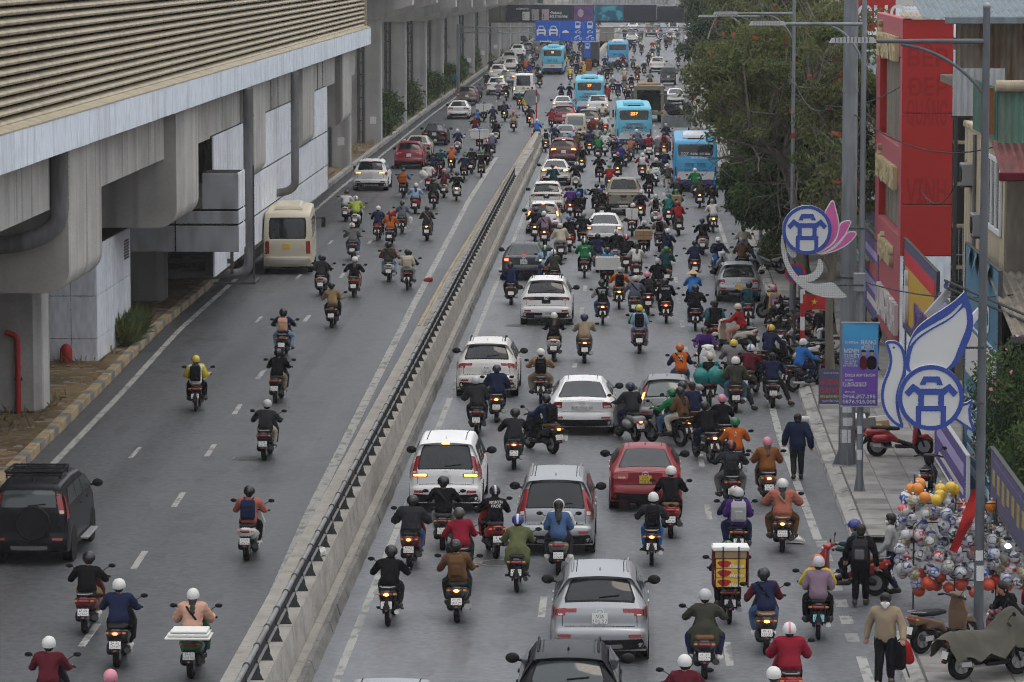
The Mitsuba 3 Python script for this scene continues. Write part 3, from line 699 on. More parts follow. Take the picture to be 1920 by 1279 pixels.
def build_car(x, y, model, col, label, cat_, rot=0.0, tl='wide', lit=None, plate=None, plate_col='white', short=None, glass='car_glass', bumper=True, rails=False, far=False, amber=False, group=None, extra=None, rear_wheel=.85, win_t=.80, z=0.0, blackbar=False, plate_long=False, black_tail=False):
 kind, L, hw, H, hr = CAR[model]
 prof, ix = car_profile(kind, L, H)
 W = car_W(L, hw, ix['belt'], hr, H)
 S = Shell(prof, W, nt=23, bow=.10 if kind not in ('van', 'minivan') else .05)
 name = {'sedan': 'sedan_car', 'bigsedan': 'sedan_car', 'hatch': 'hatchback_car', 'van': 'passenger_van', 'minivan': 'small_van', 'mpv': 'minivan_car'}.get(model, 'suv_car')
 k = thing(name, label, cat_, group)
 to = place(x, y, z, rot) @ T().translate((0, -rear_wheel, 0))
 C = lambda nm, fn, sm=30: cached((model, tl, nm), fn, sm)
 put(k, 'body', C('body', lambda: S.body(), 50), 'paint_' + col, to)
 put(k, 'rear_window', C('rw%s' % win_t, lambda: S.patch(ix['wb'], ix['wt'], -win_t, win_t, .010, 7, 9, .04)), glass, to)
 put(k, 'windscreen', C('ws', lambda: S.patch(ix['ws0'] + .1, ix['ws1'] - .1, -.86, .86, .010)), 'car_glass', to)
 b = ix['belt']; e = len(prof)
 s0 = prof[int(ix['wt']) + 0][0]
 sF = prof[int(ix['ws0'])][0]
 yr = .55 if kind != 'sedan' else 1.05
 lean = .30 if kind != 'sedan' else .42
 ym = (yr + sF + .35) / 2
 zt = H - .17; zb = b + .05
 for sd in (-1, 1):
  put(k, 'side_window', C('sw0%d' % sd, lambda: cat([S.side([(yr, zb), (ym - .45, zb), (ym - .45, zt), (yr + lean, zt)], sd)] )), 'smoke_glass', to)
  put(k, 'side_window', C('sw1%d' % sd, lambda: S.side([(ym - .38, zb), (ym + .42, zb), (ym + .42, zt), (ym - .38, zt)], sd)), 'smoke_glass', to)
  put(k, 'side_window', C('sw2%d' % sd, lambda: S.side([(ym + .49, zb), (sF + .62, zb - .02), (sF + .02, zt), (ym + .49, zt)], sd)), 'smoke_glass', to)
 for sd in (-1, 1):
  def tail(sd=sd):
   if tl == 'wide':
    ms = [S.patch(5.0, 6.75, sd * .74, sd * .985, .012, 5, 5), S.patch(5.55, 6.5, sd * .50, sd * .75, .012, 3, 4), S.side([(.16, b - .22), (.50, b - .08), (.46, b + .04), (.16, b + .04)], sd, .008)] if kind != 'sedan' else [S.patch(4.75, 5.9, sd * .50, sd * .985, .012, 4, 6), S.side([(.10, b - .2), (.42, b - .10), (.38, b + .02), (.10, b + .02)], sd, .008)]
   elif tl == 'tall':
    ms = [S.patch(5.0, 8.4, sd * .82, sd * .99, .012, 7, 3), S.side([(.12, b - .24), (.34, b - .2), (.36, b + .25), (.26, b + .3)], sd, .008)]
   elif tl == 'ell':
    ms = [S.patch(4.9, 5.55, sd * .50, sd * .985, .012, 3, 6), S.patch(5.5, 8.0, sd * .83, sd * .99, .013, 5, 3), S.side([(.14, b - .22), (.46, b - .2), (.40, b + .22), (.24, b + .26)], sd, .008)]
   elif tl == 'bar':
    ms = [S.patch(5.15, 6.0, sd * .50, sd * .975, .014, 3, 6)]
   elif tl == 'low':
    ms = [S.patch(4.2, 5.6, sd * .80, sd * .985, .012, 4, 3)]
   else:   # round corner
    ms = [S.patch(4.6, 5.9, sd * .66, sd * .985, .012, 4, 5), S.side([(.14, b - .3), (.34, b - .26), (.32, b - .03), (.14, b - .03)], sd, .008)]
   for q in ms:
    if sd < 0: q.invert()
   return cat(ms)
  put(k, 'tail_light', C('tl%d' % sd, tail), 'lamp_dark' if tl == 'bar' else 'lamp_bright' if col in ('red', 'crimson', 'maroon') else 'lamp_red', to)
  def rev(sd=sd):
   u0, u1, a, c = {'wide': (4.85, 5.1, .58, .80) if kind == 'sedan' else (5.1, 5.35, .80, .90), 'tall': (5.15, 5.9, .84, .97), 'ell': (5.6, 6.3, .85, .97), 'bar': (5.2, 5.35, .7, .9), 'round': (4.7, 5.0, .70, .92), 'low': (4.3, 4.6, .83, .96)}[tl]
   return S.patch(u0, u1, min(sd * a, sd * c), max(sd * a, sd * c), .0165, 3, 4)
  put(k, 'reverse_lamp', C('rv%d' % sd, rev), 'lamp_clear', to)
  if lit:
   def glow(sd=sd):
    u0, u1, a, c = {'wide': (5.6, 6.4, .56, .90) if kind != 'sedan' else (5.0, 5.7, .60, .88), 'tall': (6.2, 7.6, .86, .96), 'ell': (5.0, 5.45, .54, .93), 'round': (4.9, 5.6, .74, .94), 'bar': (5.3, 5.7, .6, .9), 'low': (4.5, 5.3, .84, .95)}[tl]
    return S.patch(u0, u1, sd * a, sd * c, .018, 3, 4, rim=False) if sd > 0 else S.patch(u0, u1, -c, -a, .018, 3, 4, rim=False)
   if lit in ('both', 'red') or (lit == 'left') == (sd < 0):
    put(k, 'lamp_glow', emit(C('gl%d' % sd, glow, False), GLOW_ORANGE if lit != 'red' else GLOW_RED), 'glow_off', to)
 if lit in ('both', 'red'):
  put(k, 'brake_light', emit(C('bl', lambda: S.patch(9.2 if kind != 'sedan' else 8.62, 9.6 if kind != 'sedan' else 8.82, -.14, .14, .03 if kind != 'sedan' else .02, 3, 4, rim=False), False), GLOW_ORANGE if lit == 'both' else GLOW_DIM), 'glow_off', to)
 if bumper:
  put(k, 'bumper', C('bp', lambda: S.patch(0.05, 1.75, -.97, .97, .016, 4, 11)), 'trim_black', to)
 if not far and kind != 'sedan':
  put(k, 'lid_seam', C('ls', lambda: cat([S.patch(4.05, 4.11, -.80, .80, .007, 2, 13), S.patch(4.1, 6.3, -.805, -.79, .007, 9, 2), S.patch(4.1, 6.3, .79, .805, .007, 9, 2)])), 'trim_black', to)
  put(k, 'skid_plate', C('sk', lambda: S.patch(.5, 1.2, -.5, .5, .022, 3, 7)), 'rim', to)
 if not far and kind == 'sedan':
  put(k, 'lid_seam', C('ls', lambda: cat([S.patch(4.0, 4.06, -.72, .72, .007, 2, 13), S.patch(6.75, 6.81, -.80, .80, .007, 2, 13)])), 'trim_black', to)
 if not far:
  put(k, 'window_trim', C('wt', lambda: S.patch(ix['wb'] - .12, ix['wt'] + .1, -win_t - .05, win_t + .05, .005, 7, 9, .04)), 'trim_black', to)
  for sd in (-1, 1):
   put(k, 'roof_groove', C('rg%d' % sd, lambda: S.patch(ix['roof0'] + .05, ix['roof1'] + .3, min(sd * .70, sd * .725), max(sd * .70, sd * .725), .014, 15, 2)), 'trim_black', to)
   put(k, 'door_seam', C('ds%d' % sd, lambda: cat([S.side([(yy, .42), (yy + .018, .42), (yy + .018, b), (yy, b)], sd, .004, 4) for yy in (ym - .42, ym + .45, sF + .55)])), 'trim_black', to)
 if black_tail:
  put(k, 'tail_band', C('tb', lambda: S.patch(3.2, 4.6, -.6, .6, .012, 4, 7)), 'trim_black', to)
 for sd in (-1, 1):
  put(k, 'reflector', C('rf%d' % sd, lambda: S.patch(2.0, 2.5, min(sd * .62, sd * .9), max(sd * .62, sd * .9), .02, 3, 4)), 'lamp_red', to)
 if blackbar:
  put(k, 'light_bar', C('bb', lambda: cat([S.patch(5.05, 6.05, -.98, .98, .012, 4, 13), S.patch(4.4, 5.05, -.18, .18, .0125, 3, 5, -.0)])), 'trim_black', to)
 pw, ph = (.47, .12) if plate_long else (.30, .20)
 pc = ix.get('pz', 4.9 if not plate_long else 4.8)
 pl_at = {'wide': 4.75, 'tall': 4.6, 'ell': 4.75, 'bar': 1.6, 'round': 4.7, 'low': 4.8}[tl]
 if model in ('hatch',): pl_at = 2.6
 c0 = np.array(S.top(pl_at, 0, .02)); c1 = np.array(S.top(pl_at + .25, 0, .02))
 up = c1 - c0; M = frame(c0, (1, 0, 0), up / np.linalg.norm(up))
 put(k, 'licence_plate', moved(cbox(-pw / 2, pw / 2, -ph / 2, ph / 2, 0, .015, .004), M), 'plate_' + plate_col, to)
 if plate:
  pp = plate.split('|')
  it = [(pp[0], .075, 0, 0)] if len(pp) == 1 else [(pp[0], .065, 0, .045, .2), (pp[1], .075, 0, -.05, .27)]
  put(k, 'plate_lettering', moved(lines(it, .004), M @ frame((0, 0, .0155), (1, 0, 0), (0, 1, 0))), 'ink', to)
 if not far:
  bd = np.array(S.top(5.6, 0, .012)); bu = np.array(S.top(5.8, 0, .012)) - bd
  put(k, 'badge', moved(cat([moved(trimesh.creation.torus(.055, .010, 16, 6), np.diag([1.35, 1, 1, 1.])), cbox(-.03, .03, -.012, .012, -.004, .008, .003)]), frame(bd, (1, 0, 0), bu / np.linalg.norm(bu))), 'chrome', to)
  if kind in ('suv', 'mpv', 'hatch', 'van', 'minivan'):
   w0 = np.array(S.top(ix['wb'] + .12, -.02, .03)); w1 = np.array(S.top(ix['wb'] + .28, .48, .03))
   put(k, 'wiper', tube([w0, w1], .014, 6), 'trim_black', to)
  put(k, 'aerial', C('ae', lambda: hull([(0.025, .0, 0), (-.025, .0, 0), (0.02, .14, 0), (-.02, .14, 0), (0, .0, .07)]).apply_translation((0, prof[11][0] + (.15 if kind != 'sedan' else .4), H + (.0 if kind != 'sedan' else -.03)))), 'trim_black' if col in ('black', 'red') else 'paint_' + col, to)
 if rails:
  for sd in (-1, 1):
   put(k, 'roof_rail', C('rr%d' % sd, lambda: tube([S.top(u, sd * .84, .05 if 0 < i < 5 else .0) for i, u in enumerate(np.linspace(11.1, 13.6, 6))], .022, 6)), 'trim_black' if col != 'silver' else 'rim', to)
 for sd in (-1, 1):
  mz = b + .09
  put(k, 'mirror', C('mi%d' % sd, lambda: cat([moved(trimesh.creation.icosphere(subdivisions=2, radius=1), np.array([[.125, 0, 0, sd * (hw + .12)], [0, .07, 0, sF + .42], [0, 0, .095, mz], [0, 0, 0, 1.]])), tube([(sd * (hw - .12), sF + .5, mz - .07), (sd * (hw + .06), sF + .44, mz - .03)], .025, 6)])), 'trim_black' if col in ('black', 'red', 'white', 'pearl', 'crimson', 'darkgrey', 'silver') else 'paint_' + col, to)
  if not far:
   put(k, 'door_handle', C('dh%d' % sd, lambda: cat([cbox(min(sd * (W(yy, b - .1) - .005), sd * (W(yy, b - .1) + .03)), max(sd * (W(yy, b - .1) - .005), sd * (W(yy, b - .1) + .03)), yy, yy + .2, b - .13, b - .09, .008) for yy in (ym - .1, ym + .85)])), 'chrome' if col != 'black' else 'trim_black', to)
 r = .335 if kind != 'van' else .35
 ty, ri = wheel_meshes(r if model not in ('suv', 'bigsuv', 'boxsuv') else .36, .215)
 r = r if model not in ('suv', 'bigsuv', 'boxsuv') else .36
 fy = rear_wheel + (L * .585 if kind != 'van' else L * .6)
 for sd in (-1, 1):
  for yy in (rear_wheel, fy):
   put(k, 'wheel_arch', C('wa%d%.2f' % (sd, yy), lambda: moved(disk(r + .06, .02, 24), [[0, 0, 1, sd * (W(yy, .5) + (.0 if sd > 0 else .02) - .01) - (0 if sd > 0 else .0)], [1, 0, 0, yy], [0, 1, 0, r + .02], [0, 0, 0, 1]]), False), 'trim_black', to)
   tw = to @ T().translate((sd * (hw - .125), yy, r))
   wk = put(k, 'wheel', ty, 'tyre', tw)
   put(wk, 'rim', ri, 'rim', tw)
 if short: LAND.append((x, y + L / 2 - .8, short))
 return k, to, S
def build_bus(x, y, label, col='busblue', rot=0.0, number='', digits=None, short=None, L=11.6, plate=None, group=None):
 hw, H = 1.25, 2.98
 p = [(.12, .34), (.02, .42), (.0, .62), (.0, .9), (-.02, 1.15), (-.03, 1.35), (.0, 1.75), (.03, 1.95), (.10, 2.35), (.16, 2.68), (.24, 2.86), (.42, 2.95), (.9, 2.98), (6, 3.0), (L - .6, 2.98), (L - .2, 2.85), (L - .02, 2.4), (L, 1.3), (L, .6), (L - .06, .36)]
 def W(y, z):
  return hw * (1 - .03 * smoothf((.3 - y) / .3)) * (1 - .035 * smoothf((z - 1.2) / 1.7)) * (1 - .05 * smoothf((y - L + .4) / .4))
 S = Shell(p, W, bow=.06, crown=.05)
 k = thing('city_bus', label, 'bus', group)
 to = place(x, y, 0, rot) @ T().translate((0, -2.6 if False else -.0, 0))
 C = lambda nm, fn, sm=30: cached(('bus', L, nm), fn, sm)
 put(k, 'body', C('body', lambda: S.body(2, 9), 50), 'paint_' + col, to)
 put(k, 'white_band', C('wb', lambda: cat([S.patch(2.4, 4.15, -.985, .985, .006, 4, 13)] + [S.side([(.12, .72), (L - .4, .72), (L - .4, 1.12), (.12, 1.12)], sd, .005, 6) for sd in (-1, 1)])), 'paint_buswhite', to)
 put(k, 'blue_skirt', C('bs', lambda: cat([S.patch(0.2, 2.4, -.985, .985, .007, 4, 13)] + [S.side([(.12, .36), (L - .4, .36), (L - .4, .72), (.12, .72)], sd, .005, 6) for sd in (-1, 1)])), 'paint_navy', to)
 put(k, 'rear_window', C('rw', lambda: S.patch(7.25, 9.15, -.82, .82, .012, 6, 9, -.04)), 'car_glass', to)
 for sd in (-1, 1):
  for j in range(6):
   y0 = .7 + j * 1.75
   put(k, 'side_window', C('sw%d%d' % (sd, j), lambda: S.side([(y0, 1.5), (y0 + 1.66, 1.5), (y0 + 1.66, 2.55), (y0, 2.55)], sd, .006, 3)), 'car_glass', to)
  def tail(sd=sd):
   m = S.patch(3.1, 5.2, min(sd * .89, sd * .985), max(sd * .89, sd * .985), .02, 6, 3)
   return m
  put(k, 'tail_light', C('tl%d' % sd, tail), 'lamp_red', to)
  put(k, 'bumper_reflector', C('br%d' % sd, lambda: S.patch(1.6, 1.9, min(sd * .6, sd * .78), max(sd * .6, sd * .78), .02, 3, 3)), 'lamp_red', to)
  put(k, 'vent_grille', C('vg%d' % sd, lambda: cat([S.patch(5.2 + i * .16, 5.27 + i * .16, min(sd * .06, sd * .5), max(sd * .06, sd * .5), .012, 2, 4) for i in range(4)])), 'trim_black', to)
  put(k, 'mirror', C('mi%d' % sd, lambda: cbox(sd * 1.36 - .06, sd * 1.36 + .06, L - .1, L + .12, 1.7, 2.25, .03)), 'trim_black', to)
 put(k, 'engine_lid_seam', C('el', lambda: cat([S.patch(4.3, 4.36, -.7, .7, .010, 2, 7), S.patch(5.05, 5.10, -.7, .7, .010, 2, 7)])), 'paint_busdeep', to)
 put(k, 'roof_unit', C('ac', lambda: hull([(sx * (.72 - e), yy + (sy * -e), zz) for sx in (-1, 1) for (yy, sy) in ((1.6, -1), (5.2, 1)) for e, zz in ((0, 3.0), (.05, 3.14), (.22, 3.24))])), 'paint_' + col if col != 'busdeep' else 'paint_buswhite', to)
 put(k, 'roof_hatch', C('rh', lambda: cbox(-.45, .45, .75, 1.15, 2.97, 3.03, .02)), 'trim_black', to)
 M = frame(np.array(S.top(3.3, 0, .02)), (1, 0, 0), (0, 0, 1))
 put(k, 'licence_plate', moved(cbox(-.2, .2, -.1, .1, 0, .02, .005), M), 'plate_yellow', to)
 M = frame(np.array(S.top(4.6, 0, .015)), (1, 0, 0), (0, 0, 1))
 if plate: put(k, 'fleet_lettering', moved(text(plate, .15, .006), M), 'paint_navy', to)
 lo = np.array(S.top(8.35, 0, .03)); lu = np.array(S.top(8.7, 0, .03)) - lo
 M = frame(lo, (1, 0, 0), lu / np.linalg.norm(lu))
 if digits:
  put(k, 'number_panel', moved(box(-.25, .25, -.13, .13, -.02, .0), M), 'trim_black', to)
  put(k, 'route_number', emit(mikit.ply(moved(text(digits, .19, .012, True), M)), (3.2, .42, .06)), 'glow_off', to)
 for sd in (-1, 1):
  if digits: put(k, 'marker_light', emit(C('ml%d' % sd, lambda: S.patch(9.0, 9.12, min(sd * .74, sd * .78), max(sd * .74, sd * .78), .02, 2, 2, rim=False), False), GLOW_RED), 'glow_off', to)
 ty, ri = wheel_meshes(.48, .28)
 for sd in (-1, 1):
  for yy in (3.2, L - 2.6):
   tw = to @ T().translate((sd * 1.1, yy, .48)); wk = put(k, 'wheel', ty, 'tyre', tw); put(wk, 'rim', ri, 'rim', tw)
 put(k, 'underside', C('un', lambda: box(-1.1, 1.1, .3, L - .3, .25, .4)), 'trim_black', to)
 if short: LAND.append((x, y + 4, short))
 return k, to, S
# ================================================================ two-wheelers and people
CLOTH = dict(black=(0.009, 0.009, 0.011), charcoal=(0.027, 0.028, 0.032), grey=(0.13, 0.13, 0.135), light_grey=(0.30, 0.30, 0.30), white=(0.58, 0.57, 0.55), cream=(0.46, 0.41, 0.32), beige=(0.27, 0.21, 0.145), tan=(0.25, 0.17, 0.09), brown=(0.115, 0.06, 0.03),
             rust=(0.20, 0.075, 0.025), orange=(0.45, 0.105, 0.02), red=(0.28, 0.018, 0.018), crimson=(0.22, 0.015, 0.03), maroon=(0.09, 0.014, 0.022), pink=(0.55, 0.20, 0.26), salmon=(0.36, 0.12, 0.09), peach=(0.50, 0.29, 0.21), yellow=(0.55, 0.42, 0.05), lime=(0.42, 0.52, 0.08),
             green=(0.018, 0.15, 0.055), olive=(0.10, 0.11, 0.05), dark_olive=(0.045, 0.045, 0.035), teal=(0.02, 0.14, 0.15), dark_teal=(0.012, 0.05, 0.055), navy=(0.016, 0.022, 0.055), blue=(0.03, 0.14, 0.40), royal=(0.022, 0.035, 0.20), light_blue=(0.28, 0.42, 0.56), denim=(0.06, 0.11, 0.22), pale_denim=(0.22, 0.30, 0.42),
             purple=(0.065, 0.025, 0.15), slate=(0.10, 0.11, 0.15), mauve=(0.22, 0.15, 0.20), silver=(0.40, 0.40, 0.41))
for k, c in CLOTH.items():
 mat('cloth_' + k, P(c, 0.92, spec=0.08, sheen=0.05))
 mat('gloss_' + k, P(c, 0.22, spec=0.5, clearcoat=0.5))
mat('skin', P((0.36, 0.21, 0.145), 0.6, spec=0.3))
mat('hair', P((0.012, 0.010, 0.009), 0.5))
mat('hair_brown', P((0.055, 0.028, 0.016), 0.5))
mat('shoe_dark', P((0.02, 0.02, 0.02), 0.6))
mat('shoe_white', P((0.55, 0.54, 0.52), 0.6))
mat('eye_dark', P((0.01, 0.01, 0.01), 0.3))
mat('mask_cloth', P((0.62, 0.63, 0.64), 0.9))
mat('lip', P((0.28, 0.09, 0.08), 0.6))
mat('cardboard', P((0.30, 0.20, 0.11), 0.9))
mat('foam', P((0.60, 0.60, 0.57), 0.8))
mat('straw', P((0.46, 0.35, 0.19), 0.9))
mat('plastic_teal', P((0.02, 0.20, 0.19), 0.45))
mat('plastic_red', P((0.48, 0.03, 0.02), 0.4))
ICO = [trimesh.creation.icosphere(subdivisions=i, radius=1.0).vertices for i in (0, 1, 2)]
def blobpts(pts, q=1):
 return np.vstack([np.asarray(p[:3]) + p[3] * ICO[q] for p in pts])
def mblob(pts, q=1):
 return m3.Manifold.hull_points(np.ascontiguousarray(blobpts(pts, q), dtype=np.float64))
def blob(pts, q=1):
 return hull(blobpts(pts, q))
def munion(ms):
 return m3.Manifold.batch_boolean(ms, m3.OpType.Add)
def tomesh(m):
 a = m.to_mesh()
 return trimesh.Trimesh(np.array(a.vert_properties[:, :3], float), np.array(a.tri_verts), process=True)
def soften(m, length, it=8, wr=0.0, puff=0.0, seed=0):
 t = tomesh(m.simplify(.010).refine_to_length(length))
 trimesh.smoothing.filter_taubin(t, lamb=.5, nu=.52, iterations=it)
 if wr or puff:
  n = t.vertex_normals
  d = wr * (meshkit.noise(t.vertices * (15, 15, 24) + .6 * np.sin(t.vertices[:, [2, 0, 1]] * 18), seed) - .5) * 2
  if puff:
   d = d + puff * np.abs(np.sin(t.vertices[:, 2] * math.pi / .085))
  t.vertices = t.vertices + n * d[:, None]
 return t
V3 = lambda *a: np.array(a, float)
def joints(pose):
 """joint positions in the frame of the bike (origin under the rear wheel, forward +y) or of a standing figure"""
 J = {}
 def sym(n, x, y, z): J[n + 'L'], J[n + 'R'] = V3(-x, y, z), V3(x, y, z)
 if pose.startswith('ride') or pose in ('legR', 'legL'):
  J.update(pelvis=V3(0, .28, .87), belly=V3(0, .31, 1.02), chest=V3(0, .37, 1.19), neck=V3(0, .40, 1.345), head=V3(0, .43, 1.475))
  sym('hip', .10, .30, .855); sym('shoulder', .185, .38, 1.275); sym('elbow', .325, .52, 1.05); sym('hand', .325, .80, 1.03)
  sym('knee', .19, .70, .70); sym('ankle', .155, .66, .32); sym('toe', .17, .86, .27)
  if pose == 'ride_wide':
   sym('knee', .31, .66, .70); sym('ankle', .25, .52, .33); sym('toe', .30, .70, .28); sym('elbow', .37, .50, 1.08)
  if pose == 'ride_lean':
   for k in ('chest', 'neck', 'head', 'shoulderL', 'shoulderR'): J[k] = J[k] + V3(.03, .08, -.03)
   sym('elbow', .30, .62, 1.03)
   J['head'] = J['head'] + V3(-.03, .03, -.01)
  if pose == 'ride_look':
   J['head'] = J['head'] + V3(-.045, .02, -.005); J['chest'] = J['chest'] + V3(-.03, .02, 0)
   for q_ in ('neck', 'shoulderL', 'shoulderR'): J[q_] = J[q_] + V3(-.035, .02, 0)
   J['shoulderL'] = J['shoulderL'] + V3(0, .02, -.03); J['shoulderR'] = J['shoulderR'] + V3(0, -.01, .02)
   J.update(elbowL=V3(-.37, .50, 1.0), elbowR=V3(.27, .55, 1.02), kneeL=V3(-.26, .68, .71), ankleL=V3(-.2, .58, .33), toeL=V3(-.24, .77, .28))
  if pose == 'ride_slouch':
   J.update(pelvis=V3(.01, .22, .86), belly=V3(.01, .22, 1.01), chest=V3(.015, .30, 1.17), neck=V3(.02, .37, 1.31), head=V3(.03, .42, 1.43))
   sym('shoulder', .18, .33, 1.235); sym('elbow', .345, .50, 1.0); sym('hip', .10, .25, .85)
   J['shoulderR'] = J['shoulderR'] + V3(.02, 0, -.02)
  if pose == 'ride_under':
   sym('knee', .20, .72, .72); sym('ankle', .20, .48, .36); sym('toe', .22, .67, .31); sym('hand', .31, .80, .99)
  if pose == 'legR': J.update(kneeR=V3(.34, .55, .58), ankleR=V3(.50, .42, .13), toeR=V3(.60, .58, .06))
  if pose == 'legL': J.update(kneeL=V3(-.34, .55, .58), ankleL=V3(-.50, .42, .13), toeL=V3(-.60, .58, .06))
 elif pose == 'pillion':
  J.update(pelvis=V3(0, -.06, .90), belly=V3(0, -.05, 1.05), chest=V3(0, .0, 1.22), neck=V3(0, .02, 1.37), head=V3(0, .05, 1.50))
  sym('hip', .11, -.04, .885); sym('shoulder', .175, .01, 1.30); sym('elbow', .27, .02, 1.05); sym('hand', .17, .24, .98)
  sym('knee', .24, .34, .77); sym('ankle', .24, .18, .40); sym('toe', .27, .36, .35)
 elif pose == 'stand':
  J.update(pelvis=V3(0, 0, .93), belly=V3(0, .0, 1.08), chest=V3(0, .01, 1.28), neck=V3(0, .0, 1.45), head=V3(0, .03, 1.58))
  sym('hip', .095, 0, .90); sym('shoulder', .18, 0, 1.385); sym('elbow', .29, -.03, 1.12); sym('hand', .30, .08, .87)
  sym('knee', .11, .02, .49); sym('ankle', .11, -.02, .09); sym('toe', .13, .14, .045)
 elif pose == 'walk':
  J.update(pelvis=V3(0, 0, .92), belly=V3(0, .01, 1.08), chest=V3(0, .03, 1.28), neck=V3(0, .03, 1.45), head=V3(0, .06, 1.58))
  sym('hip', .095, 0, .895); sym('shoulder', .19, .02, 1.39)
  J.update(elbowL=V3(-.31, .04, 1.12), handL=V3(-.33, .20, .92), elbowR=V3(.31, -.10, 1.13), handR=V3(.345, -.06, .87))
  J.update(kneeL=V3(-.10, .10, .50), ankleL=V3(-.10, -.12, .14), toeL=V3(-.11, .03, .06), kneeR=V3(.10, .12, .49), ankleR=V3(.10, .20, .10), toeR=V3(.12, .37, .06))
 elif pose == 'sit':     # on a low stool
  J.update(pelvis=V3(0, 0, .36), belly=V3(0, .06, .50), chest=V3(0, .16, .68), neck=V3(0, .22, .84), head=V3(0, .29, .95))
  sym('hip', .11, .02, .34); sym('shoulder', .18, .18, .78); sym('elbow', .25, .28, .54); sym('hand', .12, .48, .52)
  sym('knee', .19, .38, .45); sym('ankle', .16, .36, .09); sym('toe', .18, .52, .045)
 return J
POSE = {}
def pose_meshes(pose, lod):
 k = (pose, lod)
 if k in POSE: return POSE[k]
 J = joints(pose); j = lambda n, r, dx=0, dy=0, dz=0: (J[n][0] + dx, J[n][1] + dy, J[n][2] + dz, r)
 q = 1 if lod == 0 else 0
 def mid(a, b, f): return J[a] * (1 - f) + J[b] * f
 tor = [[j('pelvis', .115, -.05), j('pelvis', .115, .05), j('belly', .105, -.04), j('belly', .105, .04)], [j('belly', .105, -.04), j('belly', .105, .04), j('chest', .115, -.06), j('chest', .115, .06)],
           [j('chest', .115, -.06), j('chest', .115, .06), j('shoulderL', .065), j('shoulderR', .065)], [j('chest', .09), j('neck', .06)]]
 arms = []; legs = []; feet = []; hands = []
 for s, sg in (('L', -1), ('R', 1)):
  arms += [[j('shoulder' + s, .062), j('elbow' + s, .047)], [j('elbow' + s, .046), j('hand' + s, .033)]]
  legs += [[j('hip' + s, .098), j('knee' + s, .066)], [j('knee' + s, .064), j('ankle' + s, .045)]]
  feet += [[j('ankle' + s, .045, 0, -.02, -.02), j('ankle' + s, .04, 0, -.05, -.045), j('toe' + s, .038)]]
 hd = J['head']
 headp = [[(hd[0], hd[1] - .012, hd[2] + .025, .092), (hd[0], hd[1] + .035, hd[2] - .055, .062), (hd[0], hd[1] + .045, hd[2] - .10, .03)], [(J['neck'][0], J['neck'][1], J['neck'][2] - .03, .055), (hd[0], hd[1] - .015, hd[2] - .06, .052)]]
 nose = [[(hd[0], hd[1] + .085, hd[2] + .005, .012), (hd[0], hd[1] + .108, hd[2] - .032, .014)]] + [[(hd[0] + sg * .092, hd[1] - .01, hd[2] - .005, .014), (hd[0] + sg * .09, hd[1] - .005, hd[2] - .035, .011)] for sg in (-1, 1)]
 for s, sg in (('L', -1), ('R', 1)):
  h = J['hand' + s]; e = J['elbow' + s]
  d = (h - e) / np.linalg.norm(h - e)
  side = np.array([sg * 1.0, 0, 0]); side = side - d * (side @ d); side /= np.linalg.norm(side)
  down = np.cross(side, d) * sg; down = down if down[2] < 0 else -down
  pc = h + d * .045
  hands.append([(*(h), .030), (*(pc + side * .022), .018), (*(pc - side * .024), .018), (*(pc + d * .024 + side * .026), .014), (*(pc + d * .024 - side * .026), .014)])
  if lod == 0:
   for i, ln in enumerate((.026, .032, .030, .022)):
    b = pc + d * .028 + side * (.031 - .0205 * i)
    m = b + d * ln + down * .012; t = m + down * (ln * .9) - d * .006
    hands.append([(*b, .0095), (*m, .0088)]); hands.append([(*m, .0088), (*t, .0078)])
   b = h + d * .015 - side * .03; m = b - side * .018 + d * .028 + down * .01; t = m + d * .018 + down * .022
   hands.append([(*b, .012), (*m, .0095)]); hands.append([(*m, .0095), (*t, .008)])
 out = {}
 allb = [mblob(p, q) for p in tor + arms + legs + feet + headp]
 if lod == 0:
  base = soften(munion(allb).simplify(.012), .16, 3)
  small = [mblob(p, 0) for p in nose + hands]
  try:
   bm = m3.Manifold(m3.Mesh(np.asarray(base.vertices, np.float32), np.asarray(base.faces, np.uint32)))
   body = tomesh(munion([bm] + small))
  except Exception:
   body = cat([base] + [tomesh(x) for x in small])
  out['body'] = mikit.ply(body, smooth=50)
 else:
  out['body'] = mikit.ply(tomesh(munion([mblob(p, 0) for p in arms + legs + headp + tor + feet + hands])), smooth=50)
 grow = lambda bs, r: [[(p[0], p[1], p[2], p[3] + r) for p in b] for b in bs]
 sl = []
 for b in arms[0::2]: sl.append([(p[0], p[1], p[2], p[3] + .022) for p in b])
 for b in arms[1::2]: sl.append([(b[0][0], b[0][1], b[0][2], b[0][3] + .022), (*(np.array(b[0][:3]) * .06 + np.array(b[1][:3]) * .94), b[1][3] + .020)])
 tj = grow(tor, .026)
 tj[3] = [(p[0], p[1], p[2] - (.03 if i else 0), p[3] + .012) for i, p in enumerate(tor[3])]
 hem = [[j('pelvis', .15, -.05, -.03, .02), j('pelvis', .15, .05, -.03, .02), j('belly', .13, -.04, -.01), j('belly', .13, .04, -.01)]]
 if pose in ('walk', 'stand'):
  hem = [[j('pelvis', .142, -.06, .0, -.0), j('pelvis', .142, .06, .0, -.0), j('belly', .125, -.06), j('belly', .125, .06), j('chest', .125, -.05, 0, -.02), j('chest', .125, .05, 0, -.02)]]
 L = .092 if lod == 0 else .12
 mk = lambda bs, **k: (soften(munion([mblob(p, q) for p in bs]), L, 5, **k) if lod == 0 else tomesh(munion([mblob(p, 0) for p in bs])))
 out['jacket'] = mikit.ply(mk(tj + hem + sl, wr=.017, seed=3), smooth=60)
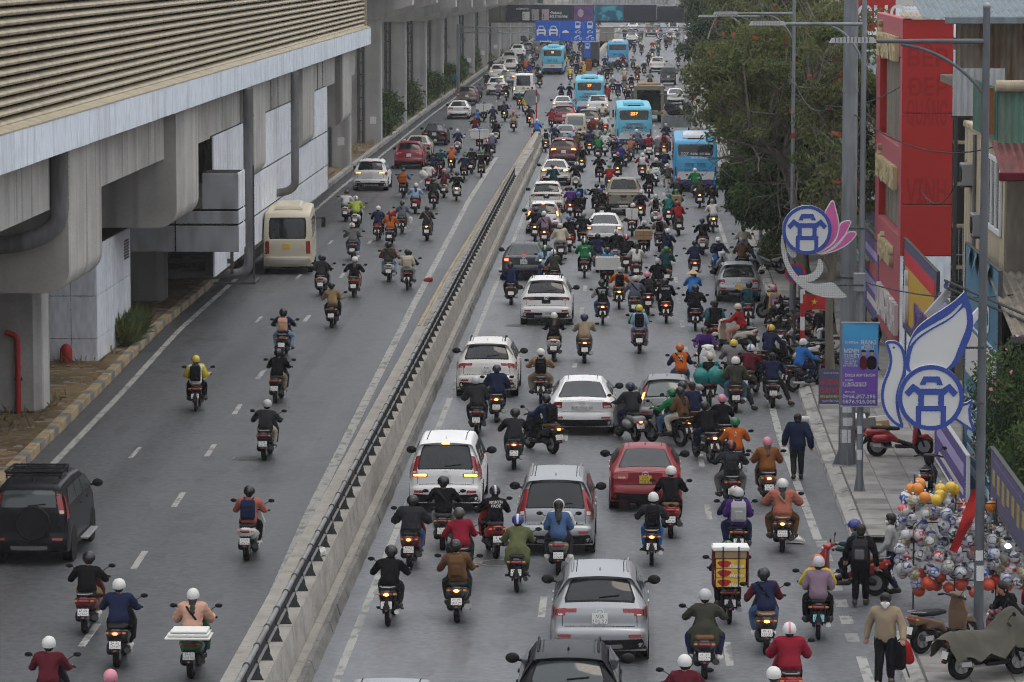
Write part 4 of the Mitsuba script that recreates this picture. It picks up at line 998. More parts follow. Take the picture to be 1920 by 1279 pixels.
 if lod == 0:
  out['puffer'] = mikit.ply(soften(munion([mblob(p, 1) for p in grow(tj, .012) + hem + grow(sl, .014)]), .056, 4, wr=.006, puff=.020, seed=5), smooth=60)
 else: out['puffer'] = out['jacket']
 out['jacket_torso'] = mikit.ply(mk(tj + hem, wr=.016, seed=4), smooth=60)
 out['sleeves'] = mikit.ply(mk(grow(sl, .004), wr=.013, seed=6), smooth=60)
 coat = [[j('pelvis', .16, -.06, -.05, .03), j('pelvis', .16, .06, -.05, .03), j('hipL', .13, -.06, -.10, -.18), j('hipR', .13, .06, -.10, -.18)], [j('hipL', .13, -.05, .05, -.02), *[( *mid('hipL', 'kneeL', .55), .12)]], [j('hipR', .13, .05, .05, -.02), *[(*mid('hipR', 'kneeR', .55), .12)]]]
 out['coat'] = mikit.ply(mk(tj + hem + sl + coat, wr=.018, seed=9), smooth=60)
 out['hood'] = mikit.ply(mk([[(J['neck'][0] - .07, J['neck'][1] - .07, J['neck'][2] - .02, .05), (J['neck'][0] + .07, J['neck'][1] - .07, J['neck'][2] - .02, .05), (J['neck'][0], J['neck'][1] - .10, J['neck'][2] - .09, .05)], [(J['neck'][0] - .06, J['neck'][1], J['neck'][2] - .01, .055), (J['neck'][0] + .06, J['neck'][1], J['neck'][2] - .01, .055)]]), smooth=60)
 hipb = [[j('pelvis', .128, -.055, 0, -.01), j('pelvis', .128, .055, 0, -.01), j('hipL', .115), j('hipR', .115)]]
 lg = []
 for b in legs[0::2]: lg.append(grow([b], .016)[0])
 for b in legs[1::2]: lg.append([(b[0][0], b[0][1], b[0][2], b[0][3] + .016), (*(np.array(b[0][:3]) * .12 + np.array(b[1][:3]) * .88), b[1][3] + .024)])
 out['trousers'] = mikit.ply(mk(hipb + lg, wr=.014, seed=12), smooth=60)
 out['shorts'] = mikit.ply(mk(hipb + [[b[0], (*(np.array(b[0][:3]) * .35 + np.array(b[1][:3]) * .65), b[1][3] + .03)] for b in lg[0:2]], wr=.009, seed=13), smooth=60)
 out['shoes'] = [mikit.ply(tomesh(mblob([(p[0], p[1], p[2], p[3] + .014) for p in b], q)), smooth=50) for b in feet]
 n, mrows = (18, 7) if lod == 0 else (10, 4)
 hv, hf = [], []
 for r in range(mrows + 1):
  for i in range(n):
   a = 2 * math.pi * i / n
   lim = math.radians(104 + 14 * (0.5 - 0.5 * math.sin(a)))   # lower at the back (-y)
   th = lim * r / mrows
   hv.append((hd[0] + .128 * math.sin(th) * math.cos(a), hd[1] - .012 + .142 * math.sin(th) * math.sin(a), hd[2] + .025 + .135 * math.cos(th)))
 for r in range(mrows):
  for i in range(n):
   a, b = r * n + i, r * n + (i + 1) % n
   hf += [[a, a + n, b + n], [a, b + n, b]]
 hv2 = np.array(hv); c = np.array([hd[0], hd[1] - .012, hd[2] + .025])
 inner = c + (hv2 - c) * .9
 m = len(hv)
 hf2 = hf + [[x + m for x in f[::-1]] for f in hf]
 for i in range(n):
  a, b = mrows * n + i, mrows * n + (i + 1) % n
  hf2 += [[a, a + m, b + m], [a, b + m, b]]
 dome = trimesh.Trimesh(np.vstack([hv2, inner]), hf2, process=False)
 peak = hull([(hd[0] + .075 * sx, hd[1] + yy, hd[2] + zz) for sx in (-1, 1) for yy, zz in ((.09, .06), (.17, .035), (.09, .045), (.17, .025))])
 out['helmet'] = mikit.ply(cat([dome, peak]) if lod == 0 else dome, smooth=50)
 st = [hv2[r * n + i] + (hv2[r * n + i] - c) * .02 for r in range(mrows) for i in ()]
 arc = [c + np.array([0, .144 * math.sin(t), .137 * math.cos(t)]) * 1.006 for t in np.linspace(-1.95, 1.5, 14)]
 out['stripe'] = mikit.ply(cat([hull(np.vstack([np.array(arc[i:i + 2]) + (dx, 0, 0) for dx in (-.022, .022)] + [np.array([arc[i:i + 2]]).mean((0, 1))[None] * 1 + (0, 0, 0) - (arc[i] - c)[None] * .03])) for i in range(13)]), smooth=False)
 out['full_helmet'] = mikit.ply(blob([(hd[0], hd[1] - .02, hd[2] + .03, .138), (hd[0], hd[1] + .04, hd[2] - .06, .105)], 2 if lod == 0 else 1), smooth=50)
 out['hair'] = mikit.ply(blob([(hd[0], hd[1] - .025, hd[2] + .04, .104), (hd[0], hd[1] - .045, hd[2] - .03, .085), (hd[0], hd[1] + .04, hd[2] + .075, .06)], 2 if lod == 0 else 1), smooth=50)
 out['long_hair'] = mikit.ply(soften(munion([mblob(q_, 1) for q_ in ([(hd[0] - .035, hd[1] - .055, hd[2] - .03, .062), (hd[0] + .035, hd[1] - .055, hd[2] - .03, .062), (J['neck'][0], J['neck'][1] - .075, J['neck'][2], .062)], [(J['neck'][0] - .03, J['neck'][1] - .085, J['neck'][2] - .02, .05), (J['neck'][0] + .035, J['neck'][1] - .085, J['neck'][2] - .02, .05), (hd[0] - .02, J['chest'][1] - .155, J['chest'][2] + .0, .035), (hd[0] + .03, J['chest'][1] - .155, J['chest'][2] + .02, .035)], [(hd[0] + .0, J['chest'][1] - .15, J['chest'][2] + .0, .04), (hd[0] + .02, J['chest'][1] - .15, J['chest'][2] - .11, .012)])]), .03, 4, wr=.01, seed=2), smooth=60)
 out['eyes'] = [mikit.ply(blob([(hd[0] + sg * .034, hd[1] + .083, hd[2] + .012, .011), (hd[0] + sg * .046, hd[1] + .078, hd[2] + .012, .009)], 1), smooth=50) for sg in (-1, 1)]
 out['mouth'] = mikit.ply(blob([(hd[0] - .02, hd[1] + .091, hd[2] - .068, .008), (hd[0] + .02, hd[1] + .091, hd[2] - .068, .008)], 1), smooth=50)
 out['mask'] = mikit.ply(blob([(hd[0] - .05, hd[1] + .06, hd[2] - .045, .032), (hd[0] + .05, hd[1] + .06, hd[2] - .045, .032), (hd[0], hd[1] + .098, hd[2] - .04, .024), (hd[0], hd[1] + .075, hd[2] - .10, .03)], 1), smooth=50)
 bk = J['chest']
 out['backpack'] = mikit.ply(blob([(sx * .105 + bk[0], bk[1] - .215 + dy, bk[2] + dz, .055) for sx in (-1, 1) for dy, dz in ((0, .10), (-.06, .02), (-.05, -.24), (.03, -.26), (.03, .08))], 1), smooth=50)
 out['pack_pocket'] = mikit.ply(blob([(sx * .07 + bk[0], bk[1] - .325, bk[2] + dz, .03) for sx in (-1, 1) for dz in (-.07, -.22)], 1), smooth=50)
 out['pack_straps'] = mikit.ply(cat([tube([(sx * .085 + bk[0], bk[1] - .2, bk[2] + .13), (sx * .1 + bk[0], J['neck'][1] - .03, J['shoulderL'][2] + .085), (sx * .11 + bk[0], bk[1] + .13, bk[2] + .05), (sx * .13 + bk[0], bk[1] + .04, bk[2] - .15)], .018, 5) for sx in (-1, 1)]), smooth=50)
 out['cross_strap'] = mikit.ply(tube([(bk[0] - .15, bk[1] - .03, bk[2] + .15), (bk[0] - .06, bk[1] - .19, bk[2] + .06), (bk[0] + .07, bk[1] - .195, bk[2] - .10), (bk[0] + .18, bk[1] - .11, bk[2] - .24)], .022, 5), smooth=50)
 out['_J'] = J
 POSE[k] = out
 return out
COLNAME = lambda c: {'light_blue': 'light blue', 'light_grey': 'light grey', 'dark_olive': 'dark olive', 'dark_teal': 'dark teal', 'royal': 'bright blue', 'pale_denim': 'pale blue', 'denim': 'blue jeans'}.get(c, c.replace('_', ' '))
def person(pose, to, jacket, trousers, helmet, opts, label, lod=0, group=None):
 """helmet: colour, 'full:colour', 'hair' (bare head), 'cone' (conical hat)"""
 M = pose_meshes(pose, min(lod, 1))
 k = thing('person', label, 'person', group)
 o = dict(x.split(':', 1) if ':' in x else (x, True) for x in opts)
 if lod < 2:
  put(k, 'body', M['body'], 'skin', to)
 style = 'puffer' if 'puffer' in o else 'coat' if 'coat' in o else 'jacket'
 if 'sl' in o and lod == 0 or 'sl' in o and lod == 1:
  put(k, 'jacket', M['jacket_torso'], 'cloth_' + jacket, to); put(k, 'sleeves', M['sleeves'], 'cloth_' + o['sl'], to)
 else:
  put(k, 'jacket', M[style], 'cloth_' + jacket, to)
 if 'hood' in o and lod < 2: put(k, 'hood', M['hood'], 'cloth_' + (o['hood'] if o['hood'] is not True else jacket), to)
 put(k, 'shorts' if 'shorts' in o else 'trousers', M['shorts' if 'shorts' in o else 'trousers'], 'cloth_' + trousers, to)
 if lod < 2:
  for s in M['shoes']: put(k, 'shoe', s, 'shoe_white' if 'wshoe' in o else 'shoe_dark', to)
 if helmet.startswith('full:'):
  put(k, 'helmet', M['full_helmet'], 'gloss_' + helmet[5:], to)
 elif helmet == 'cone':
  hd = M['_J']['head']
  put(k, 'conical_hat', cached(('cone', pose), lambda: moved(trimesh.creation.cone(radius=.24, height=.17, sections=28), [[1, 0, 0, hd[0]], [0, 1, 0, hd[1] - .03], [0, 0, 1, hd[2] + .03], [0, 0, 0, 1]]), 30), 'straw', to)
 elif helmet in ('hair', 'none'):
  if lod < 2: put(k, 'hair', M['hair'], 'hair', to)
 else:
  put(k, 'helmet', M['helmet'], 'gloss_' + helmet, to)
  if 'stripe' in o and lod < 2: put(k, 'helmet_stripe', M['stripe'], 'gloss_' + o['stripe'], to)
  if lod == 0: put(k, 'hair', M['hair'], 'hair', to)
 if 'hair' in o and lod < 2: put(k, 'long_hair', M['long_hair'], 'hair_brown' if o['hair'] == 'brown' else 'hair', to)
 if 'face' in o:
  for e in M['eyes']: put(k, 'eye', e, 'eye_dark', to)
  if 'mask' in o: put(k, 'face_mask', M['mask'], 'mask_cloth', to)
  else: put(k, 'mouth', M['mouth'], 'lip', to)
 if 'cross' in o and lod < 2: put(k, 'shoulder_strap', M['cross_strap'], 'cloth_black' if o['cross'] is True else 'cloth_' + o['cross'], to)
 if 'txt' in o and lod == 0:
  c = M['_J']['chest']; rows = o['txt'].split('/')
  it = [(s, .062 if len(rows) < 3 else .05, 0, .075 - .085 * i, .30) for i, s in enumerate(rows)]
  put(k, 'back_lettering', moved(lines(it, .03, True), frame((c[0], c[1] - .178, c[2]), (1, 0, 0), (0, .12, 1))), 'cloth_white', to)
 return k
# ---------------------------------------------------------------- motorbikes
def bike_parts(model):
 k = ('bike', model)
 if k in _shape: return _shape[k]
 q = {}
 B = lambda *pts: blob(pts, 1)
 if model in ('scooter', 'classic'):
  r, w, wb = .275, .105, 1.25
  if model == 'scooter':
   q['body'] = cat([B((-.045, -.27, .735, .045), (.045, -.27, .735, .045), (-.13, .02, .66, .065), (.13, .02, .66, .065), (-.07, -.22, .62, .05), (.07, -.22, .62, .05)), B((-.13, .02, .66, .065), (.13, .02, .66, .065), (-.13, .36, .56, .075), (.13, .36, .56, .075), (-.12, .05, .52, .05), (.12, .05, .52, .05)), B((-.13, .36, .56, .075), (.13, .36, .56, .075), (-.1, .52, .42, .06), (.1, .52, .42, .06))])
   fr = [B((-.19, 1.0, .38, .03), (.19, 1.0, .38, .03), (-.21, 1.03, .72, .035), (.21, 1.03, .72, .035), (0, 1.12, .62, .05)), B((-.21, 1.03, .72, .035), (.21, 1.03, .72, .035), (-.13, 1.02, .95, .04), (.13, 1.02, .95, .04), (0, 1.12, .85, .05)), B((-.13, .97, 1.02, .055), (.13, .97, 1.02, .055), (0, 1.06, 1.0, .07), (0, .92, 1.05, .05))]
  else:
   q['body'] = cat([B((-.1, -.22, .66, .09), (.1, -.22, .66, .09), (-.1, .2, .70, .08), (.1, .2, .70, .08), (0, -.30, .55, .07)), B((-.19, -.05, .50, .12), (-.18, .2, .52, .12), (-.12, .42, .50, .08)), B((.19, -.05, .50, .12), (.18, .2, .52, .12), (.12, .42, .50, .08)), B((-.1, .2, .66, .08), (.1, .2, .66, .08), (-.1, .5, .45, .07), (.1, .5, .45, .07))])
   fr = [B((-.19, .98, .36, .03), (.19, .98, .36, .03), (-.21, 1.02, .72, .035), (.21, 1.02, .72, .035), (0, 1.08, .55, .04)), B((-.21, 1.02, .72, .035), (.21, 1.02, .72, .035), (-.10, 1.0, .97, .05), (.10, 1.0, .97, .05), (0, 1.07, .85, .05)), B((-.1, .96, 1.04, .06), (.1, .96, 1.04, .06), (0, 1.05, 1.05, .085))]
  q['front_cowl'] = cat(fr)
  q['front_fender'] = B((-.05, 1.12, .54, .03), (.05, 1.12, .54, .03), (-.05, 1.32, .58, .03), (.05, 1.32, .58, .03), (-.05, 1.46, .46, .025), (.05, 1.46, .46, .025))
  q['seat'] = cat([B((-.095, -.14, .785, .04), (.095, -.14, .785, .04), (-.125, .22, .765, .05), (.125, .22, .765, .05)), B((-.125, .22, .765, .05), (.125, .22, .765, .05), (-.07, .56, .755, .04), (.07, .56, .755, .04))])
  q['engine'] = cat([B((-.06, .3, .33, .09), (.06, .3, .33, .09), (-.11, .02, .30, .075), (-.11, .22, .36, .09)), cbox(-.17, .17, .48, .98, .24, .31, .02), B((-.045, -.20, .50, .045), (.045, -.20, .50, .045), (-.045, -.37, .36, .03), (.045, -.37, .36, .03)), B((-.06, -.16, .60, .05), (.06, -.16, .60, .05), (-.05, -.30, .46, .04), (.05, -.30, .46, .04)), tube([(0, 1.02, .9), (0, 1.22, .36)], .045, 8), tube([(.09, 1.16, .5), (.09, 1.25, .27)], .025, 6), tube([(-.09, 1.16, .5), (-.09, 1.25, .27)], .025, 6), B((-.1, .45, .45, .05), (.1, .45, .45, .05), (-.1, .98, .3, .04), (.1, .98, .3, .04))])
  q['exhaust'] = cat([tube([(.10, .45, .26), (.16, .22, .26), (.175, .12, .29)], .022, 7), tube([(.175, .14, .29), (.19, -.20, .36)], [.055, .062], 10)])
  q['exhaust_guard'] = cbox(.235, .252, -.14, .08, .28, .38, .006)
 else:
  r, w, wb = .295, .08, 1.24
  q['body'] = cat([B((-.035, -.32, .745, .035), (.035, -.32, .745, .035), (-.085, .0, .69, .05), (.085, .0, .69, .05), (-.04, -.2, .64, .035), (.04, -.2, .64, .035)), B((-.085, .0, .69, .05), (.085, .0, .69, .05), (-.08, .34, .58, .06), (.08, .34, .58, .06), (-.08, .1, .56, .04), (.08, .1, .56, .04))])
  q['front_cowl'] = cat([B((-.17, .78, .36, .022), (-.19, .98, .60, .03), (-.06, 1.05, .80, .03), (-.16, .86, .42, .02)), B((.17, .78, .36, .022), (.19, .98, .60, .03), (.06, 1.05, .80, .03), (.16, .86, .42, .02)), B((-.08, 1.02, .85, .04), (.08, 1.02, .85, .04), (-.1, .94, 1.02, .045), (.1, .94, 1.02, .045), (0, 1.05, 1.0, .06)), B((0, .5, .52, .05), (0, .95, .70, .05))])
  q['front_fender'] = B((-.045, 1.12, .56, .025), (.045, 1.12, .56, .025), (-.045, 1.3, .60, .025), (.045, 1.3, .60, .025), (-.045, 1.45, .47, .02), (.045, 1.45, .47, .02))
  q['seat'] = cat([B((-.085, -.22, .79, .032), (.085, -.22, .79, .032), (-.115, .2, .765, .04), (.115, .2, .765, .04)), B((-.115, .2, .765, .04), (.115, .2, .765, .04), (-.07, .52, .75, .03), (.07, .52, .75, .03))])
  q['engine'] = cat([B((-.09, .42, .34, .08), (.09, .42, .34, .08), (-.07, .66, .36, .07), (.07, .66, .36, .07)), tube([(-.11, .0, .66), (-.11, .0, .32)], .03, 8), tube([(.11, .0, .66), (.11, .0, .32)], .03, 8), cbox(-.10, -.06, -.06, .45, .25, .34, .015), cbox(.06, .09, -.02, .45, .27, .31, .01), B((-.05, -.14, .56, .03), (.05, -.14, .56, .03), (-.05, -.38, .40, .02), (.05, -.38, .40, .02), (0, -.30, .60, .03)), tube([(0, 1.0, .9), (0, 1.2, .4)], .045, 8), tube([(.08, 1.14, .55), (.08, 1.24, .29)], .022, 6), tube([(-.08, 1.14, .55), (-.08, 1.24, .29)], .022, 6), tube([(-.24, .5, .27), (.24, .5, .27)], .02, 6), tube([(-.22, .12, .36), (.22, .12, .36)], .018, 6)])
  q['exhaust'] = cat([tube([(.06, .62, .28), (.13, .45, .24), (.15, .3, .26)], .02, 7), tube([(.15, .32, .26), (.175, -.24, .33)], [.036, .048], 10)])
  q['exhaust_guard'] = cbox(.19, .205, .0, .28, .27, .34, .006)
 tz = .70 if model != 'classic' else .60
 ty_ = -.305 if model == 'scooter' else -.345
 if model == 'classic': ty_ = -.355
 q['tail_light'] = B((-.07, ty_, tz, .028), (.07, ty_, tz, .028), (-.06, ty_ + .05, tz - .02, .03), (.06, ty_ + .05, tz - .02, .03))
 q['glow'] = moved(disk(1, .01, 12), [[.05, 0, 0, 0], [0, 0, -1, ty_ - .028], [0, .028, 0, tz], [0, 0, 0, 1]])
 q['indicators'] = cat([B((sx * .13, ty_ + .04, tz - .005, .022), (sx * .16, ty_ + .05, tz - .005, .018)) for sx in (-1, 1)])
 pm = frame((0, -.355, .485), (1, 0, 0), (0, .30, 1))
 q['licence_plate'] = moved(cbox(-.098, .098, -.072, .072, 0, .008, .002), pm)
 q['_pm'] = pm
 q['reflector'] = moved(disk(.022, .012, 10), frame((0, -.385, .40 - .02), (1, 0, 0), (0, .2, 1)))
 q['handlebar'] = cat([tube([(-.36, .84, 1.0), (-.22, .87, 1.03), (-.08, .93, 1.0), (.08, .93, 1.0), (.22, .87, 1.03), (.36, .84, 1.0)], .016, 7), tube([(-.36, .84, 1.0), (-.24, .865, 1.026)], .022, 7), tube([(.36, .84, 1.0), (.24, .865, 1.026)], .022, 7)])
 for sx, nm in ((-1, 'mirrorL'), (1, 'mirrorR')):
  q[nm] = cat([tube([(sx * .17, .89, 1.04), (sx * .25, .90, 1.14), (sx * .34, .90, 1.20)], .008, 5), moved(ICO_M, [[.065, 0, 0, sx * .38], [0, .018, 0, .90], [0, 0, .045, 1.215], [0, 0, 0, 1]])])
 q['mirror_glass'] = None
 q['grab_rail'] = tube([(-.12, .02, .80), (-.125, -.20, .835), (-.08, -.31, .84), (.08, -.31, .84), (.125, -.20, .835), (.12, .02, .80)], .014, 6)
 q['headlight'] = B((-.06, 1.10, .985, .035), (.06, 1.10, .985, .035), (0, 1.12, .95, .035)) if model != 'classic' else B((0, 1.12, 1.05, .065), (0, 1.14, 1.05, .05))
 out = {n: (mikit.ply(m, smooth=45 if n not in ('licence_plate', 'exhaust_guard') else False) if isinstance(m, trimesh.Trimesh) else m) for n, m in q.items() if m is not None}
 out['_w'] = (r, w, wb); out['_pm'] = pm
 ty = wheel_cache_simple(r, w)
 out['far_frame'] = mikit.ply(cat([q['engine'], moved(ty, np.diag([1, 1, 1, 1.0]) + np.array([[0, 0, 0, 0], [0, 0, 0, 0], [0, 0, 0, r], [0, 0, 0, 0]])), moved(ty, np.array([[1, 0, 0, 0], [0, 1, 0, wb], [0, 0, 1, r], [0, 0, 0, 1.0]])), q['exhaust'], q['handlebar']]), smooth=45)
 out['far_body'] = mikit.ply(cat([q['body'], q['front_cowl'], q['front_fender']]), smooth=45)
 _shape[k] = out
 return out
ICO_M = trimesh.creation.icosphere(subdivisions=1, radius=1.0)
def wheel_cache_simple(r, w):
 n = 14; V = []; F = []
 prof = [(r * .62, -w / 2), (r * .92, -w / 2), (r, 0), (r * .92, w / 2), (r * .62, w / 2)]
 for i in range(n):
  a = 2 * math.pi * i / n
  V += [(x, q * math.cos(a), q * math.sin(a)) for q, x in prof]
 m = len(prof)
 for i in range(n):
  for j in range(m):
   a, b = i * m + j, ((i + 1) % n) * m + j; a2, b2 = i * m + (j + 1) % m, ((i + 1) % n) * m + (j + 1) % m
   F += [[a, b, b2], [a, b2, a2]]
 return trimesh.Trimesh(V, F, process=False)
BIKECOL = {}
def bikecol(c):
 base = dict(black=(0.012, 0.012, 0.014), jet=(0.008, 0.010, 0.018), soot=(0.026, 0.025, 0.024), grey=(0.14, 0.145, 0.15), silver=(0.36, 0.37, 0.38), white=(0.60, 0.60, 0.59), red=(0.28, 0.012, 0.015), maroon=(0.10, 0.01, 0.015), blue=(0.03, 0.07, 0.25), beige=(0.40, 0.35, 0.26), cream=(0.52, 0.48, 0.38), brown=(0.14, 0.085, 0.05), green=(0.03, 0.12, 0.05), orange=(0.5, .12, .02), gold=(0.30, 0.24, 0.14))
 if c not in BIKECOL:
  BIKECOL[c] = mat('bike_' + c, P(base[c], 0.3, spec=0.5, clearcoat=0.6))
 return BIKECOL[c]
MODELNAME = {'scooter': 'scooter', 'under': 'motorbike', 'classic': 'rounded scooter'}
def motorbike(model, col, to, label, lod=0, lit=None, plate=None, plate_col='white', group=None, steer=0.0):
 q = bike_parts(model)
 k = thing('motor_scooter' if model != 'under' else 'motorbike', label, 'motorbike' if model == 'under' else 'scooter', group)
 r, w, wb = q['_w']; bc = bikecol(RNG.choice(['black', 'black', 'jet', 'soot']) if col == 'black' else col)
 if lod == 0:
  for n, m in (('body', bc), ('front_cowl', bc), ('front_fender', bc), ('seat', RNG.choice(['trim_black', 'trim_black', 'cloth_charcoal', 'cloth_brown'])), ('engine', 'trim_black'), ('exhaust', RNG.choice(['black_steel', 'black_steel', 'rim']) if model == 'scooter' else RNG.choice(['rim', 'chrome', 'black_steel'])), ('exhaust_guard', 'chrome'), ('tail_light', 'lamp_red'), ('indicators', 'lamp_amber'), ('licence_plate', 'plate_' + plate_col), ('reflector', 'lamp_red'), ('handlebar', 'trim_black'), ('grab_rail', 'rim'), ('headlight', 'lamp_clear')):
   put(k, n, q[n], m, to)
  if RNG.random() < .35: del scene[k + '__grab_rail']
  put(k, 'mirror', q['mirrorL'], 'trim_black', to); put(k, 'mirror', q['mirrorR'], 'trim_black', to)
  ty, ri = wheel_meshes(r, w)
  for yy in (0, wb):
   tw = to @ T().translate((0, yy, r)); wk = put(k, 'wheel', ty, 'tyre', tw); put(wk, 'rim', ri, 'rim', tw)
  if plate:
   a, b = plate.split('|')
   put(k, 'plate_lettering', moved(lines([(a, .042, 0, .032, .14), (b, .045, 0, -.034, .165)], .002), np.asarray(q['_pm']) @ frame((0, 0, .0085), (1, 0, 0), (0, 1, 0))), 'ink', to)
 else:
  put(k, 'body', q['far_body'], bc, to); put(k, 'running_gear', q['far_frame'], 'trim_black', to)
  if lod == 1:
   put(k, 'seat', q['seat'], 'trim_black', to)
   put(k, 'mirror', q['mirrorL'], 'trim_black', to); put(k, 'mirror', q['mirrorR'], 'trim_black', to)
  put(k, 'licence_plate', q['licence_plate'], 'plate_' + plate_col, to)
  put(k, 'tail_light', q['tail_light'], 'lamp_red', to)
 if lit:
  put(k, 'lamp_glow', emit(q['glow'], GLOW_ORANGE if lit != 'red' else GLOW_RED), 'glow_off', to)
 return k
def bicycle(to, col, label):
 k = thing('bicycle', label, 'bicycle')
 def mk():
  ty = wheel_cache_simple(.33, .035)
  rim = cat([tube([(0, .0, 0), (0, .30 * math.cos(a), .30 * math.sin(a))], .004, 4) for a in np.arange(12) * math.pi / 6])
  fr = cat([tube([(0, 0, .33), (0, .40, .30)], .015, 6), tube([(0, .40, .30), (0, .28, .80)], .018, 6), tube([(0, .40, .30), (0, .85, .72)], .02, 6), tube([(0, .32, .68), (0, .85, .74)], .018, 6), tube([(0, .82, .88), (0, .88, .65), (0, 1.03, .33)], .018, 6), tube([(0, 0, .33), (0, .32, .68)], .012, 6)])
  bar = tube([(-.28, .70, .98), (-.2, .80, 1.0), (0, .83, .92), (.2, .80, 1.0), (.28, .70, .98)], .014, 6)
  seat = blob([(-.07, .18, .83, .03), (.07, .18, .83, .03), (0, .40, .83, .02)])
  rack = cat([box(-.09, .09, -.28, .18, .70, .72), tube([(-.08, -.2, .70), (-.03, 0, .33)], .008, 5), tube([(.08, -.2, .70), (.03, 0, .33)], .008, 5), cat([hull([(sx * .03, .33 * math.cos(a) * 1.07, .33 + .36 * math.sin(a)) for sx in (-1, 1) for a in (a0, a0 + .3)] + [(0, .30 * math.cos(a0), .33 + .36 * math.sin(a0))]) for a0 in np.arange(.9, 3.3, .3)])])
  ped = cat([tube([(-.05, .40, .30), (-.06, .45, .16)], .012, 5), box(-.16, -.06, .40, .50, .14, .17), tube([(.05, .40, .30), (.06, .35, .44)], .012, 5), box(.06, .16, .30, .40, .43, .46)])
  return {n: mikit.ply(m, smooth=40) for n, m in dict(ty=ty, rim=rim, fr=fr, bar=bar, seat=seat, rack=rack, ped=ped).items()}
 q = cached('bicycle', mk)
 put(k, 'frame', q['fr'], bikecol(col), to); put(k, 'handlebar', q['bar'], 'chrome', to); put(k, 'saddle', q['seat'], 'trim_black', to); put(k, 'rear_rack', q['rack'], 'rim', to); put(k, 'pedals', q['ped'], 'trim_black', to)
 for yy in (0, 1.04):
  tw = to @ T().translate((0, yy, .33)); wk = put(k, 'wheel', q['ty'], 'tyre', tw); put(wk, 'spokes', q['rim'], 'rim', tw)
 return k
